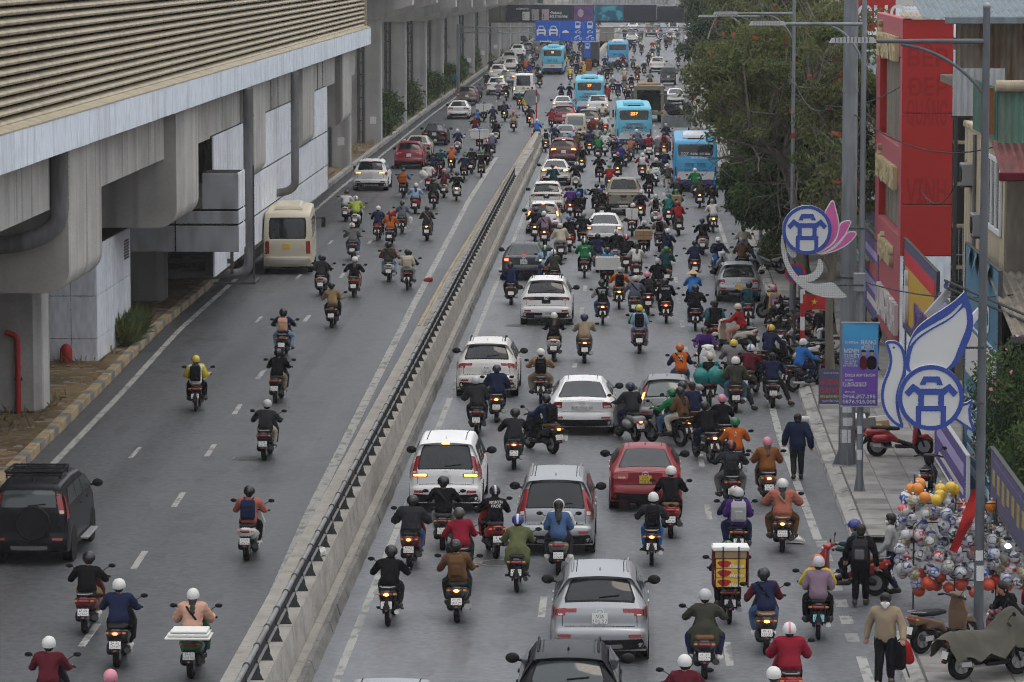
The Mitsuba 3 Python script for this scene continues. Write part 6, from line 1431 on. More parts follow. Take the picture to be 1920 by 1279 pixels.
CARS = [
 (-13.23, 79.62, 'boxsuv', 'black', 'tall', {'lit': 'left', 'plate': '29X|4681'}, 'black box-shaped jeep with roof rack and spare wheel on its tail', 'black jeep', False),
 (-14.68, 205.92, 'bigsuv', 'white', 'wide', {'lit': 'red'}, 'white SUV with lit red lamps beside the left kerb', 'white kerbside SUV', False),
 (-13.76, 226.94, 'suv', 'crimson', 'wide', {}, 'dark red SUV beside the left kerb with clear tailgate plate', 'dark red SUV', True),
 (-13.91, 238.17, 'bigsedan', 'champagne', 'wide', {}, 'champagne sedan half hidden ahead of the dark red SUV', 'champagne sedan', True),
 (-13.67, 254.75, 'bigsedan', 'black', 'wide', {}, 'glossy black sedan beside the left kerb', 'black kerbside sedan', True),
 (-13.87, 294.92, 'bigsedan', 'white', 'wide', {}, 'white sedan with dark lower bumper beside the left kerb', 'white kerbside sedan', True),
 (-14.37, 321.8, 'suv', 'brown', 'tall', {}, 'dark SUV with tall red lamps ahead of the white kerbside sedan', 'dark kerb SUV', True),
 (-12.61, 344.8, 'suv', 'white', 'wide', {}, 'white SUV far along the left carriageway with black lower bumper', 'far white SUV', True),
 (-12.28, 368.29, 'crossover', 'grey', 'wide', {'lit': 'both'}, 'grey taxi with both rear lamps lit, far left carriageway', 'far grey taxi', True),
 (-13.86, 383.6, 'suv', 'white', 'bar', {'lit': 'red'}, 'white SUV with red light strip, far beside the left kerb', 'far striped SUV', True),
 (-13.46, 412.87, 'hatch', 'pearl', 'low', {}, 'small pale hatchback far along the left carriageway', 'far pale hatchback', True),
 (-14.35, 434.26, 'suv', 'pearl', 'low', {}, 'pale SUV far along the left kerb behind another', 'far pale SUV', True),
 (-14.34, 467.3, 'suv', 'white', 'low', {}, 'distant white SUV close to the left kerb near the gantry', 'distant white SUV', True),
 (-13.59, 487.09, 'sedan', 'silver', 'low', {}, 'distant silver car beside the green hedge below the gantry', 'distant silver car', True),
 (-12.2, 529.04, 'hatch', 'white', 'low', {'lit': 'left'}, 'distant white car just ahead of the bus on the left carriageway', 'distant white car', True),
 (-15.26, 514.2, 'suv', 'black', 'low', {}, 'distant dark car nearest the hedge below the gantry', 'distant dark car', True),
 (-5.6, 304.99, 'sedan', 'white', 'round', {'lit': 'left'}, 'white sedan between the white van and the red SUV', 'white mid sedan', True),
 (-5.04, 281.63, 'suv', 'crimson', 'low', {}, 'bright red SUV right of the median opening', 'bright red SUV', True),
 (-2.61, 302.08, 'suv', 'white', 'low', {'lit': 'red'}, 'white SUV behind the middle blue bus', 'white mid SUV', True),
 (-3.09, 274.13, 'suv', 'brown', 'wide', {'lit': 'right'}, 'grey brown SUV with one lit lamp left of the blue bus', 'grey brown SUV', True),
 (-3.87, 261.61, 'minivan', 'cream', 'low', {}, 'small cream van with black bumper beside the grey brown SUV', 'cream van', True),
 (-4.46, 253.64, 'sedan', 'silver', 'low', {}, 'silver blue sedan ahead of the black SUV with lit brake lamps', 'silver blue sedan', True),
 (-4.17, 231.26, 'suv', 'maroon', 'wide', {'lit': 'both'}, 'dark SUV with bright orange brake lamps near the median end', 'dark braking SUV', True),
 (-4.3, 211.01, 'sedan', 'pearl', 'wide', {'lit': 'both'}, 'pearl white sedan with three lit brake lamps near the median', 'pearl braking sedan', False),
 (-4.28, 188.4, 'crossover', 'pearl', 'bar', {'blackbar': True}, 'white crossover with dark lamp strip across its tail', 'white strip crossover', False),
 (-4.12, 174.71, 'hatch', 'white', 'tall', {'lit': 'both'}, 'white hatchback with tall lit lamps beside the median', 'white hatchback', False),
 (-1.13, 167.13, 'sedan', 'white', 'round', {'lit': 'red'}, 'white sedan behind the gold pickup', 'white middle sedan', False),
 (-4.33, 149.72, 'bigsedan', 'darkgrey', 'round', {'lit': 'red', 'plate': '30E'}, 'black sedan with red lit lamps beside the median fence', 'black sedan', False),
 (-2.99, 131.75, 'suv', 'white', 'bar', {'blackbar': True, 'plate': '30A-333.08', 'rails': True}, 'white SUV with black light bar and V shaped tail badge', 'white light-bar SUV', False),
 (-4.31, 110.21, 'suv', 'pearl', 'wide', {'plate': '30E|416.54', 'rails': True}, 'pearl white SUV with dark red lamps beside the median', 'pearl SUV', False),
 (-1.29, 101.62, 'bigsedan', 'white', 'round', {'plate': '30E-554.50', 'plate_long': True}, 'white luxury sedan with tinted rear window', 'white luxury sedan', False),
 (1.1, 102.62, 'hatch', 'grey', 'tall', {'lit': 'left'}, 'dusty grey hatchback with lit left lamp', 'grey hatchback', False),
 (4.26, 140.75, 'hatch', 'silver', 'round', {'plate_col': 'yellow'}, 'silver hatchback with yellow plate pulled up beside the kerb', 'silver hatchback', False),
 (-4.41, 87.31, 'mpv', 'white', 'ell', {'lit': 'both', 'plate': '30G'}, 'white minivan with L shaped lit tail lamps', 'white minivan', False),
 (-1.63, 81.23, 'mpv', 'silver', 'tall', {'rails': True, 'plate': '30E'}, 'silver minivan with tall red and clear lamps', 'silver minivan', False),
 (0.42, 87.72, 'sedan', 'red', 'wide', {'plate': '29E|018.28', 'plate_col': 'yellow'}, 'bright red taxi sedan with yellow licence plate', 'red sedan', False),
 (-0.53, 68.86, 'suv', 'silver', 'wide', {'plate': '30A|191.27', 'rails': True}, 'silver SUV with black lower bumper and roof rails near the bottom', 'silver SUV', False),
 (-1.01, 61.21, 'crossover', 'black', 'wide', {'rails': True}, 'glossy black SUV cut off by the bottom edge', 'black bottom SUV', False),
 (-3.84, 56.42, 'mpv', 'silver', 'tall', {}, 'silver car of which only the roof shows at the bottom', 'silver roof car', False),
 (3.96, 370.3, 'minivan', 'darkgrey', 'low', {}, 'dark van parked at the right kerb beyond the refuse truck', 'dark parked van', True),
 (3.18, 411.56, 'suv', 'pearl', 'low', {}, 'pale SUV parked at the right kerb beside the dark trees', 'pale parked SUV', True),
 (4.07, 322.39, 'sedan', 'white', 'low', {}, 'white car parked at the kerb just behind the refuse truck', 'white parked car', True),
]
BUSES = [
 (-8.51, 402.21, 'busblue', '02', 'blue city bus number 02 on the left carriageway', 'left blue bus', ''),
 (-3.32, 302.05, 'busblue', '27', 'blue city bus number 27 in the middle of the traffic', 'middle blue bus', '29B-121.65'),
 (0.34, 248.98, 'busblue', '237', 'blue city bus number 237 with big rear window', 'bus 237', '29B-191.73'),
 (3.75, 204.67, 'busdeep', '', 'deep blue city bus at the right kerb under the tree', 'kerbside bus', '29A-827.86'),
 (-1.39, 426.64, 'busdeep', '', 'distant deep blue bus on the right carriageway', 'distant bus', ''),
]
# ================================================================ right side: poles, emblems, banners
mat('sign_white', P((0.52, 0.53, 0.53), 0.5)); mat('sign_blue', P((0.03, 0.06, 0.27), 0.5)); mat('sign_pink', P((0.50, 0.10, 0.29), 0.5)); mat('perforated', PT(lambda p, n, uv: mix((0.50, 0.51, 0.49), (0.22, 0.22, 0.21), smoothstep(0.34, 0.22, dr.sqrt(dr.square(p.x * 22 - dr.floor(p.x * 22) - 0.5) + dr.square(p.z * 22 - dr.floor(p.z * 22) - 0.5)))), 0.6))
mat('banner_print', PT(lambda p, n, uv: mix(mix((0.07, 0.05, 0.26), (0.16, 0.07, 0.36), smoothstep(2.1, 3.0, p.z)), (0.05, 0.30, 0.55), smoothstep(3.0, 4.2, p.z)), 0.6))
mat('dull_gold', P((0.26, 0.21, 0.08), 0.8)); mat('flag_red', P((0.40, 0.02, 0.02), 0.8)); mat('star_yellow', P((0.60, 0.40, 0.03), 0.7)); mat('purple_board', P((0.12, 0.085, 0.24), 0.6)); mat('slate_board', P((0.085, 0.08, 0.15), 0.6)); mat('pink_board', P((0.36, 0.085, 0.10), 0.6)); mat('red_board', P((0.37, 0.018, 0.015), 0.5)); mat('red_faint', P((0.27, 0.014, 0.013), 0.5)); mat('yellow_board', P((0.50, 0.30, 0.04), 0.6)); mat('blue_board', P((0.07, 0.17, 0.25), 0.7)); mat('letter_cream', P((0.45, 0.38, 0.22), 0.8)); mat('letter_white', P((0.52, 0.50, 0.48), 0.7)); mat('letter_red', P((0.5, 0.03, 0.04), 0.6)); mat('letter_lilac', P((0.38, 0.33, 0.55), 0.6)); mat('letter_pale', P((0.42, 0.52, 0.58), 0.7))
def pole(name, label, x, y, r0, r1, h, m, sides=8):
 k = thing(name, label, 'pole')
 put(k, 'shaft', tube([(x, y, .1), (x, y, h * .5), (x, y, h)], [r0, (r0 + r1) / 2, r1], sides), m, smooth=50 if sides > 8 else False)
 put(k, 'base_plate', cbox(x - r0 * 1.7, x + r0 * 1.7, y - r0 * 1.7, y + r0 * 1.7, .13, .17, .01), m)
 for a in range(4):
  q = a * math.pi / 2
  put(k, 'stiffener', hull([(x + math.cos(q) * r0 * .9 + math.sin(q) * s * .01, y + math.sin(q) * r0 * .9 + math.cos(q) * s * .01, z) for s in (-1, 1) for z in (.17, .6)] + [(x + math.cos(q) * r0 * 1.65 + math.sin(q) * s * .01, y + math.sin(q) * r0 * 1.65 + math.cos(q) * s * .01, .17) for s in (-1, 1)]), m)
 return k
def pasted(k, x, y, r, zs):
 for z, w, h in zs:
  a0 = RNG.uniform(-.3, .3)
  V = [(x + (r + .004) * math.sin(a0 + t * w / r), y - (r + .004) * math.cos(a0 + t * w / r), z + s * h) for s in (0, 1) for t in np.linspace(-.5, .5, 5)]
  put(k, 'paper_notice', (np.array(V), np.array([[i, i + 1, i + 6, i + 5] for i in range(4)])), 'trim_white')
pa = pole('utility_pole', 'thick grey steel pole behind the blue concert banner', 5.72, 94.3, .22, .185, 13.2, 'galv')
pasted(pa, 5.72, 94.3, .212, [(.75, .28, .35), (1.2, .26, .22), (1.55, .25, .3), (2.0, .2, .16)])
put(pa, 'collar', tube([(5.72, 94.3, 9.9), (5.72, 94.3, 9.98)], .215, 8), 'galv')
put(pa, 'strap', tube([(5.72, 94.3, 5.05), (5.72, 94.3, 5.1)], .23, 8), 'pipe_dark')
def lamp_arm(k, x, y, z, x1, xb, zb, m):
 put(k, 'arm', tube([(x, y, z), (x1 + .85, y, z + .0)], [.05, .04], 8), m, smooth=50)
 c = [(xb, y, z - .06), (xb + (x - xb) * .35, y, z - .12), (xb + (x - xb) * .75, y, z - .45), (x, y, zb)]
 pts = [tuple(((1 - t) ** 3) * np.array(c[0]) + 3 * t * (1 - t) ** 2 * np.array(c[1]) + 3 * t * t * (1 - t) * np.array(c[2]) + t ** 3 * np.array(c[3])) for t in np.linspace(0, 1, 12)]
 put(k, 'brace', tube(pts, .032, 8), m, smooth=50)
 hd = put(k, 'lamp_head', hull([(x1, y + s * .13, z - .03) for s in (-1, 1)] + [(x1 + .9, y + s * .13, z - .03) for s in (-1, 1)] + [(x1 + .05, y + s * .11, z + .06) for s in (-1, 1)] + [(x1 + .85, y + s * .11, z + .07) for s in (-1, 1)]), 'rim')
 put(hd, 'fins', cat([box(x1 + .1 + i * .07, x1 + .12 + i * .07, y - .135, y + .1, z - .02, z + .075) for i in range(10)]), m)
pb = pole('street_lamp', 'slim grey street lamp carrying the pink lotus emblem', 5.76, 89.6, .085, .062, 13.0, 'galv', 10)
lamp_arm(pb, 5.76, 89.6, 11.74, 2.94, 4.95, 10.75, 'galv')
pasted(pb, 5.76, 89.6, .084, [(.95, .14, .25), (1.6, .12, .2)])
put(pb, 'meter_box', cbox(5.55, 5.85, 89.38, 89.56, 5.15, 5.62, .02), 'champ' if False else 'galv')
pc = pole('street_lamp', 'dark street lamp carrying the white dove emblem', 6.83, 69.9, .10, .07, 12.45, 'dark_pole', 10)
lamp_arm(pc, 6.8, 69.9, 11.8, 3.83, 5.2, 10.78, 'dark_pole')
put(pc, 'finial', moved(ICO_M, [[.08, 0, 0, 6.83], [0, .08, 0, 69.9], [0, 0, .08, 12.47], [0, 0, 0, 1]]), 'rim', smooth=True)
pasted(pc, 6.83, 69.9, .1, [(1.35, .16, .3), (1.75, .15, .2)])
for i, (y, z, x) in enumerate(((131.0, 11.3, 5.9), (165.0, 10.6, 6.0))):
 k = pole('street_lamp', ('slim lamp pole standing among the branches of the big tree', 'second lamp pole beyond the big tree', 'third lamp pole beyond the big tree', 'fourth lamp pole beyond the big tree')[i], x, y, .09, .06, z + .6, 'galv', 10)
 lamp_arm(k, x, y, z, x - 2.9, x - .9, z - 1.0, 'galv')
def plate(poly, th, z0): return prism(poly, th, z0)
def emblem_disc(k, c, r, Mx):
 put(k, 'disc', moved(disk(r, .10, 56, (0, 0, -.05)), Mx), 'sign_white', smooth=30)
 ring = unary_union([Polygon([(r * math.cos(a), r * math.sin(a)) for a in np.linspace(0, 2 * math.pi, 64, endpoint=False)])])
 ring = ring.difference(affinity.scale(ring, .865, .865))
 put(k, 'blue_ring', moved(plate(ring, .02, .051), Mx), 'sign_blue')
 S = lambda pts: Polygon([((x - 880) / 152 * r, (950 - y) / 152 * r) for x, y in pts])
 gate = [S([(845, 851), (918, 851), (935, 890), (908, 890), (905, 878), (858, 878), (855, 890), (828, 890)]),
   S([(758, 925), (797, 884), (832, 908), (930, 908), (966, 884), (1004, 925), (984, 946), (960, 920), (945, 936), (818, 936), (803, 920), (778, 946)]),
   S([(822, 936), (848, 936), (848, 992), (822, 992)]), S([(914, 936), (940, 936), (940, 992), (914, 992)]),
   S([(812, 988), (950, 988), (950, 1076), (926, 1088), (926, 1012), (836, 1012), (836, 1088), (812, 1076)])]
 put(k, 'gate_motif', moved(plate(unary_union(gate), .022, .052), Mx), 'sign_blue')
def chaikin(pts, n=2):
 pts = np.array(pts, float)
 for _ in range(n):
  q = np.roll(pts, -1, 0)
  pts = np.stack([pts * .75 + q * .25, pts * .25 + q * .75], 1).reshape(-1, 2)
 return pts
k = thing('dove_emblem', 'white dove emblem with blue edging and round blue gate sign on the dark lamp pole', 'emblem')
s = 1 / 97.5
Mx = frame((5.82, 69.55, 4.97), (1, 0, 0), (0, 0, 1))
D = lambda pts, n=2: Polygon(chaikin([((x - 1745) * s, (745 - y) * s) for x, y in pts], n)).buffer(0)
wing = D([(1697, 700), (1697, 670), (1703, 640), (1718, 612), (1745, 592), (1775, 573), (1795, 557), (1806, 545), (1808, 547), (1818, 572), (1824, 600), (1820, 628), (1808, 655), (1790, 692), (1745, 700)])
inner = D([(1703, 700), (1706, 662), (1716, 638), (1745, 617), (1778, 600), (1800, 578), (1808, 573), (1811, 590), (1812, 610), (1800, 640), (1782, 690), (1745, 700)])
fold = D([(1701, 655), (1712, 628), (1748, 606), (1780, 588), (1800, 566), (1803, 570), (1782, 594), (1748, 612), (1716, 633)])
body = D([(1657, 642), (1668, 637), (1682, 639), (1694, 652), (1699, 675), (1698, 700), (1690, 722), (1684, 745), (1687, 775), (1698, 806), (1680, 799), (1660, 778), (1651, 750), (1653, 722), (1664, 695), (1668, 675), (1664, 656)])
tail = D([(1793, 757), (1808, 757), (1826, 747), (1818, 775), (1832, 816), (1806, 797), (1784, 783)], 1)
for nm, q in (('wing', wing), ('body', body), ('tail', tail)):
 put(k, nm, moved(plate(q, .07, -.08), Mx), 'sign_white')
put(k, 'wing_edging', moved(plate(wing.difference(inner).difference(fold), .02, -.009), Mx), 'sign_blue')
put(k, 'body_edging', moved(plate(body.difference(body.buffer(-.055)), .02, -.009), Mx), 'sign_blue')
put(k, 'tail_edging', moved(plate(tail.difference(tail.buffer(-.045)), .02, -.009), Mx), 'sign_blue')
put(k, 'eye', moved(disk(.022, .02, 12, ((1675 - 1745) * s, (745 - 651) * s, -.009)), Mx), 'sign_blue')
emblem_disc(k, None, .635, Mx)
put(k, 'bracket', cat([box(6.3, 6.85, 69.66, 69.72, 4.82, 4.86), box(6.45, 6.85, 69.66, 69.72, 5.9, 5.94)]), 'pipe_dark')
k = thing('lotus_emblem', 'pink lotus emblem with round blue gate sign and white crescent on the slim lamp', 'emblem')
Mx = frame((4.38, 89.25, 6.70), (1, 0, 0), (0, 0, 1)); s2 = .391 / 75.9
D = lambda pts, n=2: Polygon(chaikin([((x - 290) * s2, (182 - y) * s2) for x, y in pts], n)).buffer(0)
pet = [D([(372, 105), (385, 80), (414, 32), (425, 75), (438, 125), (446, 170), (428, 232), (380, 275), (325, 303), (380, 250), (408, 185)]), D([(446, 155), (470, 140), (505, 138), (492, 165), (478, 200), (436, 250), (390, 285), (330, 303), (400, 265), (436, 225)]), D([(480, 198), (500, 190), (533, 194), (508, 232), (470, 262), (420, 288), (340, 304), (410, 280), (450, 245)])]
for i, q in enumerate(pet):
 put(k, 'petal', moved(plate(q.buffer(-.008), .05, -.06 - i * .012), Mx), 'sign_pink')
 put(k, 'petal_edging', moved(plate(q.buffer(.012).difference(q.buffer(-.012)), .06, -.062 - i * .012), Mx), 'sign_white')
cres = [D([(172, 190), (165, 260), (180, 340), (215, 410), (270, 465), (340, 500), (420, 513), (497, 509), (452, 472), (420, 430), (360, 445), (300, 440), (245, 405), (205, 340), (188, 270)]), D([(240, 403), (300, 402), (338, 378), (346, 318), (366, 328), (374, 372), (350, 414), (300, 440)]), D([(188, 230), (250, 300), (225, 324), (196, 285)], 1)]
for q in cres: put(k, 'crescent', moved(plate(q, .05, -.10), Mx), 'perforated')
emblem_disc(k, None, .605, Mx)
put(k, 'bracket', cat([box(4.9, 5.8, 89.36, 89.42, 5.3, 5.34), box(5.0, 5.8, 89.36, 89.42, 6.7, 6.74)]), 'pipe_dark')
k = thing('concert_banner', 'blue and purple concert banner hung between the thick pole and the slim lamp', 'banner')
Mx = frame((5.72, 89.2, 3.37), (1, 0, 0), (0, 0, 1))
bw, bh = .44, 1.03
ys_b = np.linspace(-bh, bh, 14); xs_b = np.linspace(-bw, bw, 9)
V = [(x, y, .018 * math.sin(y * 4 + x * 5) + .008) for y in ys_b for x in xs_b]
put(k, 'cloth', moved(trimesh.Trimesh(V, [f for i in range(13) for j in range(8) for f in ([i * 9 + j, i * 9 + j + 1, i * 9 + j + 10], [i * 9 + j, i * 9 + j + 10, i * 9 + j + 9])], process=False), Mx), 'banner_print', smooth=True)
put(k, 'rod', tube([(5.72 - .48, 89.19, 4.41), (5.72 + .48, 89.19, 4.41)], .02, 8), 'rim'); put(k, 'rod', tube([(5.72 - .48, 89.19, 2.33), (5.72 + .48, 89.19, 2.33)], .02, 8), 'rim')
LW = [('Liveshow', .06, -.22, .56, .32), ('BANG', .10, .20, .555), ('KIỀU', .095, .18, .425), ('MINH', .10, -.22, .345), ('TUYẾT', .09, -.21, .215), ('KHÁCH MỜI', .03, -.27, .14), ('LAM TRƯỜNG', .036, -.24, .085), ('NGUYÊN VŨ', .036, -.25, .03), ('MC THÙY LINH', .036, -.24, -.025), ('Đời Là Anh Yêu Em', .07, 0, -.26, .74), ('20H00', .045, -.27, -.385), ('7-8/3/2023', .075, -.14, -.475), ('CUNG HỮU NGHỊ VIỆT XÔ', .032, -.14, -.53), ('HOTLINE', .04, -.25, -.68), ('0944.857.195', .085, -.02, -.79), ('0876.915.008', .085, -.02, -.92)]
for (t, h, x, y, *mw_) in LW:
 put(k, 'lettering', moved(lines([(t, h, x, y, *mw_)], .004, True), Mx @ frame((0, 0, .034), (1, 0, 0), (0, 1, 0))), 'sign_white')
for (px, hw_, b, sk) in ((.08, .085, 'cloth_maroon', 'skin'), (.28, .11, 'cloth_black', 'skin')):
 put(k, 'printed_figure', moved(prism(chaikin([(px - hw_, -.12), (px + hw_, -.12), (px + hw_ * 1.2, .12), (px + hw_ * .5, .22), (px - hw_ * .5, .22), (px - hw_ * 1.2, .12)], 2), .003), Mx @ frame((0, 0, .034), (1, 0, 0), (0, 1, 0))), b)
 put(k, 'printed_face', moved(prism([(px + .048 * math.cos(a), .29 + .068 * math.sin(a)) for a in np.linspace(0, 6.28, 16)[:-1]], .004), Mx @ frame((0, 0, .034), (1, 0, 0), (0, 1, 0))), sk)
 put(k, 'printed_hair', moved(prism([(px + .06 * math.cos(a), .31 + .062 * math.sin(a)) for a in np.linspace(0, 3.14, 10)], .006), Mx @ frame((0, 0, .034), (1, 0, 0), (0, 1, 0))), 'hair')
k = thing('pavement_banner', 'small purple banner with red lettering at the foot of the leaning tree', 'banner')
Mx = frame((5.98, 106.5, .75), (1, 0, 0), (0, 0, 1))
put(k, 'cloth', moved(cbox(-.36, .36, -.52, .52, -.01, .01, .004), Mx), 'slate_board')
for (t, h, y, c) in (('DÁN XE ĐIỆN', .05, .40, 'letter_lilac'), ('DÁN THƯƠNG HIỆU', .13, .13, 'letter_red'), ('GIÀY BỐT', .13, -.12, 'letter_red'), ('BÁN BUÔN BÁN LẺ', .07, -.29, 'star_yellow'), ('NGUYỄN TRÃI', .055, -.43, 'letter_lilac')):
 put(k, 'lettering', moved(lines([(t, h, 0, y, .64)], .004, True), Mx @ frame((0, 0, .011), (1, 0, 0), (0, 1, 0))), c)
put(k, 'stand', cat([tube([(5.63, 106.55, .14), (5.63, 106.55, 1.27)], .015, 6), tube([(6.33, 106.55, .14), (6.33, 106.55, 1.27)], .015, 6)]), 'pipe_dark')
def star(r):
 return Polygon([(r * (1 if i % 2 == 0 else .38) * math.sin(i * math.pi / 5), r * (1 if i % 2 == 0 else .38) * math.cos(i * math.pi / 5)) for i in range(10)])
k = thing('flag_post', 'red and white banded post at the kerb', 'post')
for i in range(7):
 put(k, 'band', tube([(5.4, 112.3, .14 + i * .42), (5.4, 112.3, .14 + (i + 1) * .42)], .075, 12), 'red_paint' if i % 2 else 'trim_white', smooth=50)
def flag(label, M, w, h, sag):
 k = thing('flag', label, 'flag'); n = 10
 V = []
 for i in range(n + 1):
  for j in range(7):
   u, v = i / n, j / 6
   V.append((u * w, -v * h * (1 - .35 * u) - sag * u * u, .06 * math.sin(u * 7 + v * 2)))
 put(k, 'cloth', moved(trimesh.Trimesh(V, [f for i in range(n) for j in range(6) for f in ([i * 7 + j, i * 7 + j + 1, i * 7 + j + 8], [i * 7 + j, i * 7 + j + 8, i * 7 + j + 7])], process=False), M), 'flag_red', smooth=True)
 put(k, 'star', moved(prism(star(h * .2), .012), M @ frame((w * .45, -h * .38 - sag * .2, .065), (1, 0, 0), (0, 1, 0))), 'star_yellow')
 return k
flag('small red flag with yellow star on the banded kerb post', frame((5.4, 112.15, 2.95), (1, .15, 0), (0, 0, 1)), .78, .55, .12)
k = thing('road_sign', 'round red and blue no stopping sign behind the lotus crescent', 'sign')
put(k, 'disc', moved(disk(.33, .02, 28), frame((5.42, 118, 3.1), (1, 0, 0), (0, 0, 1))), 'red_paint'); put(k, 'blue_centre', moved(disk(.25, .02, 28, (0, 0, .01)), frame((5.42, 117.99, 3.1), (1, 0, 0), (0, 0, 1))), 'sign_blue'); put(k, 'slash', moved(box(-.03, .03, -.25, .25, .031, .036), frame((5.42, 117.99, 3.1), (1, .0, 1), (-1, 0, 1))), 'red_paint')
put(k, 'post', tube([(5.42, 118.05, .14), (5.42, 118.05, 3.5)], .04, 8), 'pipe_dark')
# ================================================================ buildings on the right
def corr(x0, x1, z0, z1, y, pitch=.16, amp=.03, face='y', slope=0.0):
 """corrugated sheet standing in the plane y (or x when face is 'x')"""
 n = max(4, int((x1 - x0) / pitch * 4)); xs = np.linspace(x0, x1, n + 1)
 V = []; F = []
 for i, a in enumerate(xs):
  d = amp * math.sin((a - x0) / pitch * 2 * math.pi)
  for z, o in ((z0, 0), (z1, slope)):
   V.append((a, y + d + o, z) if face == 'y' else (y + d + o, a, z))
 for i in range(n):
  F += [[2 * i, 2 * i + 2, 2 * i + 3], [2 * i, 2 * i + 3, 2 * i + 1]]
 V2 = [(v[0], v[1] + .01, v[2]) if face == 'y' else (v[0] + .01, v[1], v[2]) for v in V]
 m = len(V)
 return trimesh.Trimesh(V + V2, F + [[q + m for q in f[::-1]] for f in F], process=False)
def corr_roof(x0, x1, y0, y1, z0, z1, pitch=.18):
 n = max(4, int((x1 - x0) / pitch * 4)); V = []; F = []
 for i, a in enumerate(np.linspace(x0, x1, n + 1)):
  d = .03 * math.sin((a - x0) / pitch * 2 * math.pi)
  V += [(a, y0, z0 + d), (a, y1, z1 + d), (a, y0, z0 + d - .015), (a, y1, z1 + d - .015)]
 for i in range(n):
  b = 4 * i
  F += [[b, b + 4, b + 5], [b, b + 5, b + 1], [b + 2, b + 7, b + 6], [b + 2, b + 3, b + 7], [b, b + 2, b + 6], [b, b + 6, b + 4]]
 return trimesh.Trimesh(V, F, process=False)
XR = lambda y, z, x: frame((x, y, z), (0, -1, 0), (0, 0, 1))    # a face that looks at the road: local x runs towards the camera
k = thing('red_shop_building', 'tall narrow shop building with bright red end wall and pink front', 'building')
put(k, 'core', box(8.75, 10.0, 113.1, 125.5, .14, 11.3), 'plaster_dark')
for z0, z1 in ((8.53, 11.42), (5.70, 8.50), (4.1, 5.67)):
 put(k, 'red_panel', cbox(8.46, 10.03, 113.0, 113.09, z0, z1, .012), 'red_board')
put(k, 'lower_wall', cbox(8.46, 10.03, 113.02, 113.09, .14, 4.07, .01), 'fascia')
for t, h, z in (('BẾP', .55, 10.25), ('ĐẸP', .55, 9.35), ('QUANG', .75, 7.4), ('VINH', .75, 6.1)):
 put(k, 'faded_lettering', moved(lines([(t, h, 0, 0, 1.25)], .006, True), frame((9.24, 112.996, z + (1.15 if z < 8 and z > 7 else 0)), (1, 0, 0), (0, 0, 1))), 'red_faint')
put(k, 'wall_arrow', moved(prism([(-.05, 0), (.05, 0), (.05, .2), (.1, .2), (0, .38), (-.1, .2), (-.05, .2)], .004), frame((9.9, 113.015, 2.95), (1, 0, 0), (0, 0, 1))), 'sign_blue')
FXr = 8.5
for (y0, y1, z0, z1) in ((113.1, 125.5, 10.2, 11.45), (113.1, 114.6, 1.6, 10.2), (123.9, 125.5, 1.6, 10.2), (114.6, 123.9, 6.1, 7.4), (114.6, 123.9, .9, 4.6)):
 put(k, 'pink_panel', cbox(FXr, FXr + .25, y0 + .01, y1 - .01, z0 + .01, z1 - .01, .02), 'pink_board')
for (z0, z1) in ((7.4, 10.2), (4.6, 6.1)):
 put(k, 'red_reveal', cbox(FXr + .02, FXr + .9, 123.84, 123.9, z0, z1, .01), 'red_board')
 put(k, 'poster', cbox(FXr + .55, FXr + .6, 114.7, 123.8, z0 + .02, z1 - .02, .01), 'poster_print' if 'poster_print' in scene else 'letter_white')
for t, z, h in (('BẾP QUANG VINH', 10.45, .75), ('BẾP QUANG VINH', 6.35, .7), ('ĐIỆN PHONG', 3.75, .62)):
 put(k, 'raised_lettering', moved(lines([(t, h, 0, 0, 8.5)], .14, True), XR(119.3, z, FXr - .005)), 'letter_cream')
put(k, 'raised_lettering', moved(lines([('QUANG VINH', .95, 0, 0, 8.4)], .14, True), XR(118.3, 1.95, FXr - .005)), 'letter_white')
put(k, 'parapet_cap', corr_roof(8.4, 10.1, 112.9, 114.0, 11.5, 11.62), 'rust_sheet')
k = thing('dark_window_building', 'narrow building with dark glazed bays between the red wall and beige wall', 'building')
put(k, 'core', box(10.06, 11.4, 113.3, 122, .14, 9.4), 'plaster_dark')
for i in range(6): put(k, 'window', cbox(10.12, 11.3, 113.22, 113.28, 1.2 + i * 1.3, 2.35 + i * 1.3, .01), 'car_glass')
for i in range(7): put(k, 'sill', cbox(10.06, 11.4, 113.18, 113.3, 1.05 + i * 1.3, 1.16 + i * 1.3, .015), 'plaster')
put(k, 'grille', cat([box(10.15 + i * .12, 10.17 + i * .12, 113.1, 113.12, 3.3, 5.0) for i in range(9)] + [box(10.1, 11.2, 113.1, 113.12, 4.1, 4.13)]), 'rim')
k = thing('beige_building', 'beige plastered house with a white framed window facing the road', 'building')
put(k, 'wall', box(9.0, 15, 87.1, 97.6, .14, 8.9), 'plaster')
put(k, 'end_wall', cbox(9.03, 15, 87.0, 87.08, .14, 8.9, .01), 'plaster_dark')
w = put(k, 'window', cbox(8.96, 9.0, 87.7, 90.9, 6.8, 8.4, .01), 'car_glass')
put(w, 'frame', cat([cbox(8.92, 8.99, 87.6, 91.0, 6.66, 6.8, .01), cbox(8.92, 8.99, 87.6, 91.0, 8.4, 8.52, .01)] + [cbox(8.92, 8.99, yy, yy + .14, 6.8, 8.4, .01) for yy in (87.6, 88.7, 89.75, 90.86)]), 'trim_white')
put(k, 'parapet', cbox(8.95, 15, 86.95, 97.7, 8.85, 9.02, .03), 'plaster')
def shed(label, parts):
 k = thing('sheet_shed', label, 'shed')
 for n, m, b in parts: put(k, n, m, b, smooth=60 if 'sheet' in n or 'roof' in n else False)
 return k
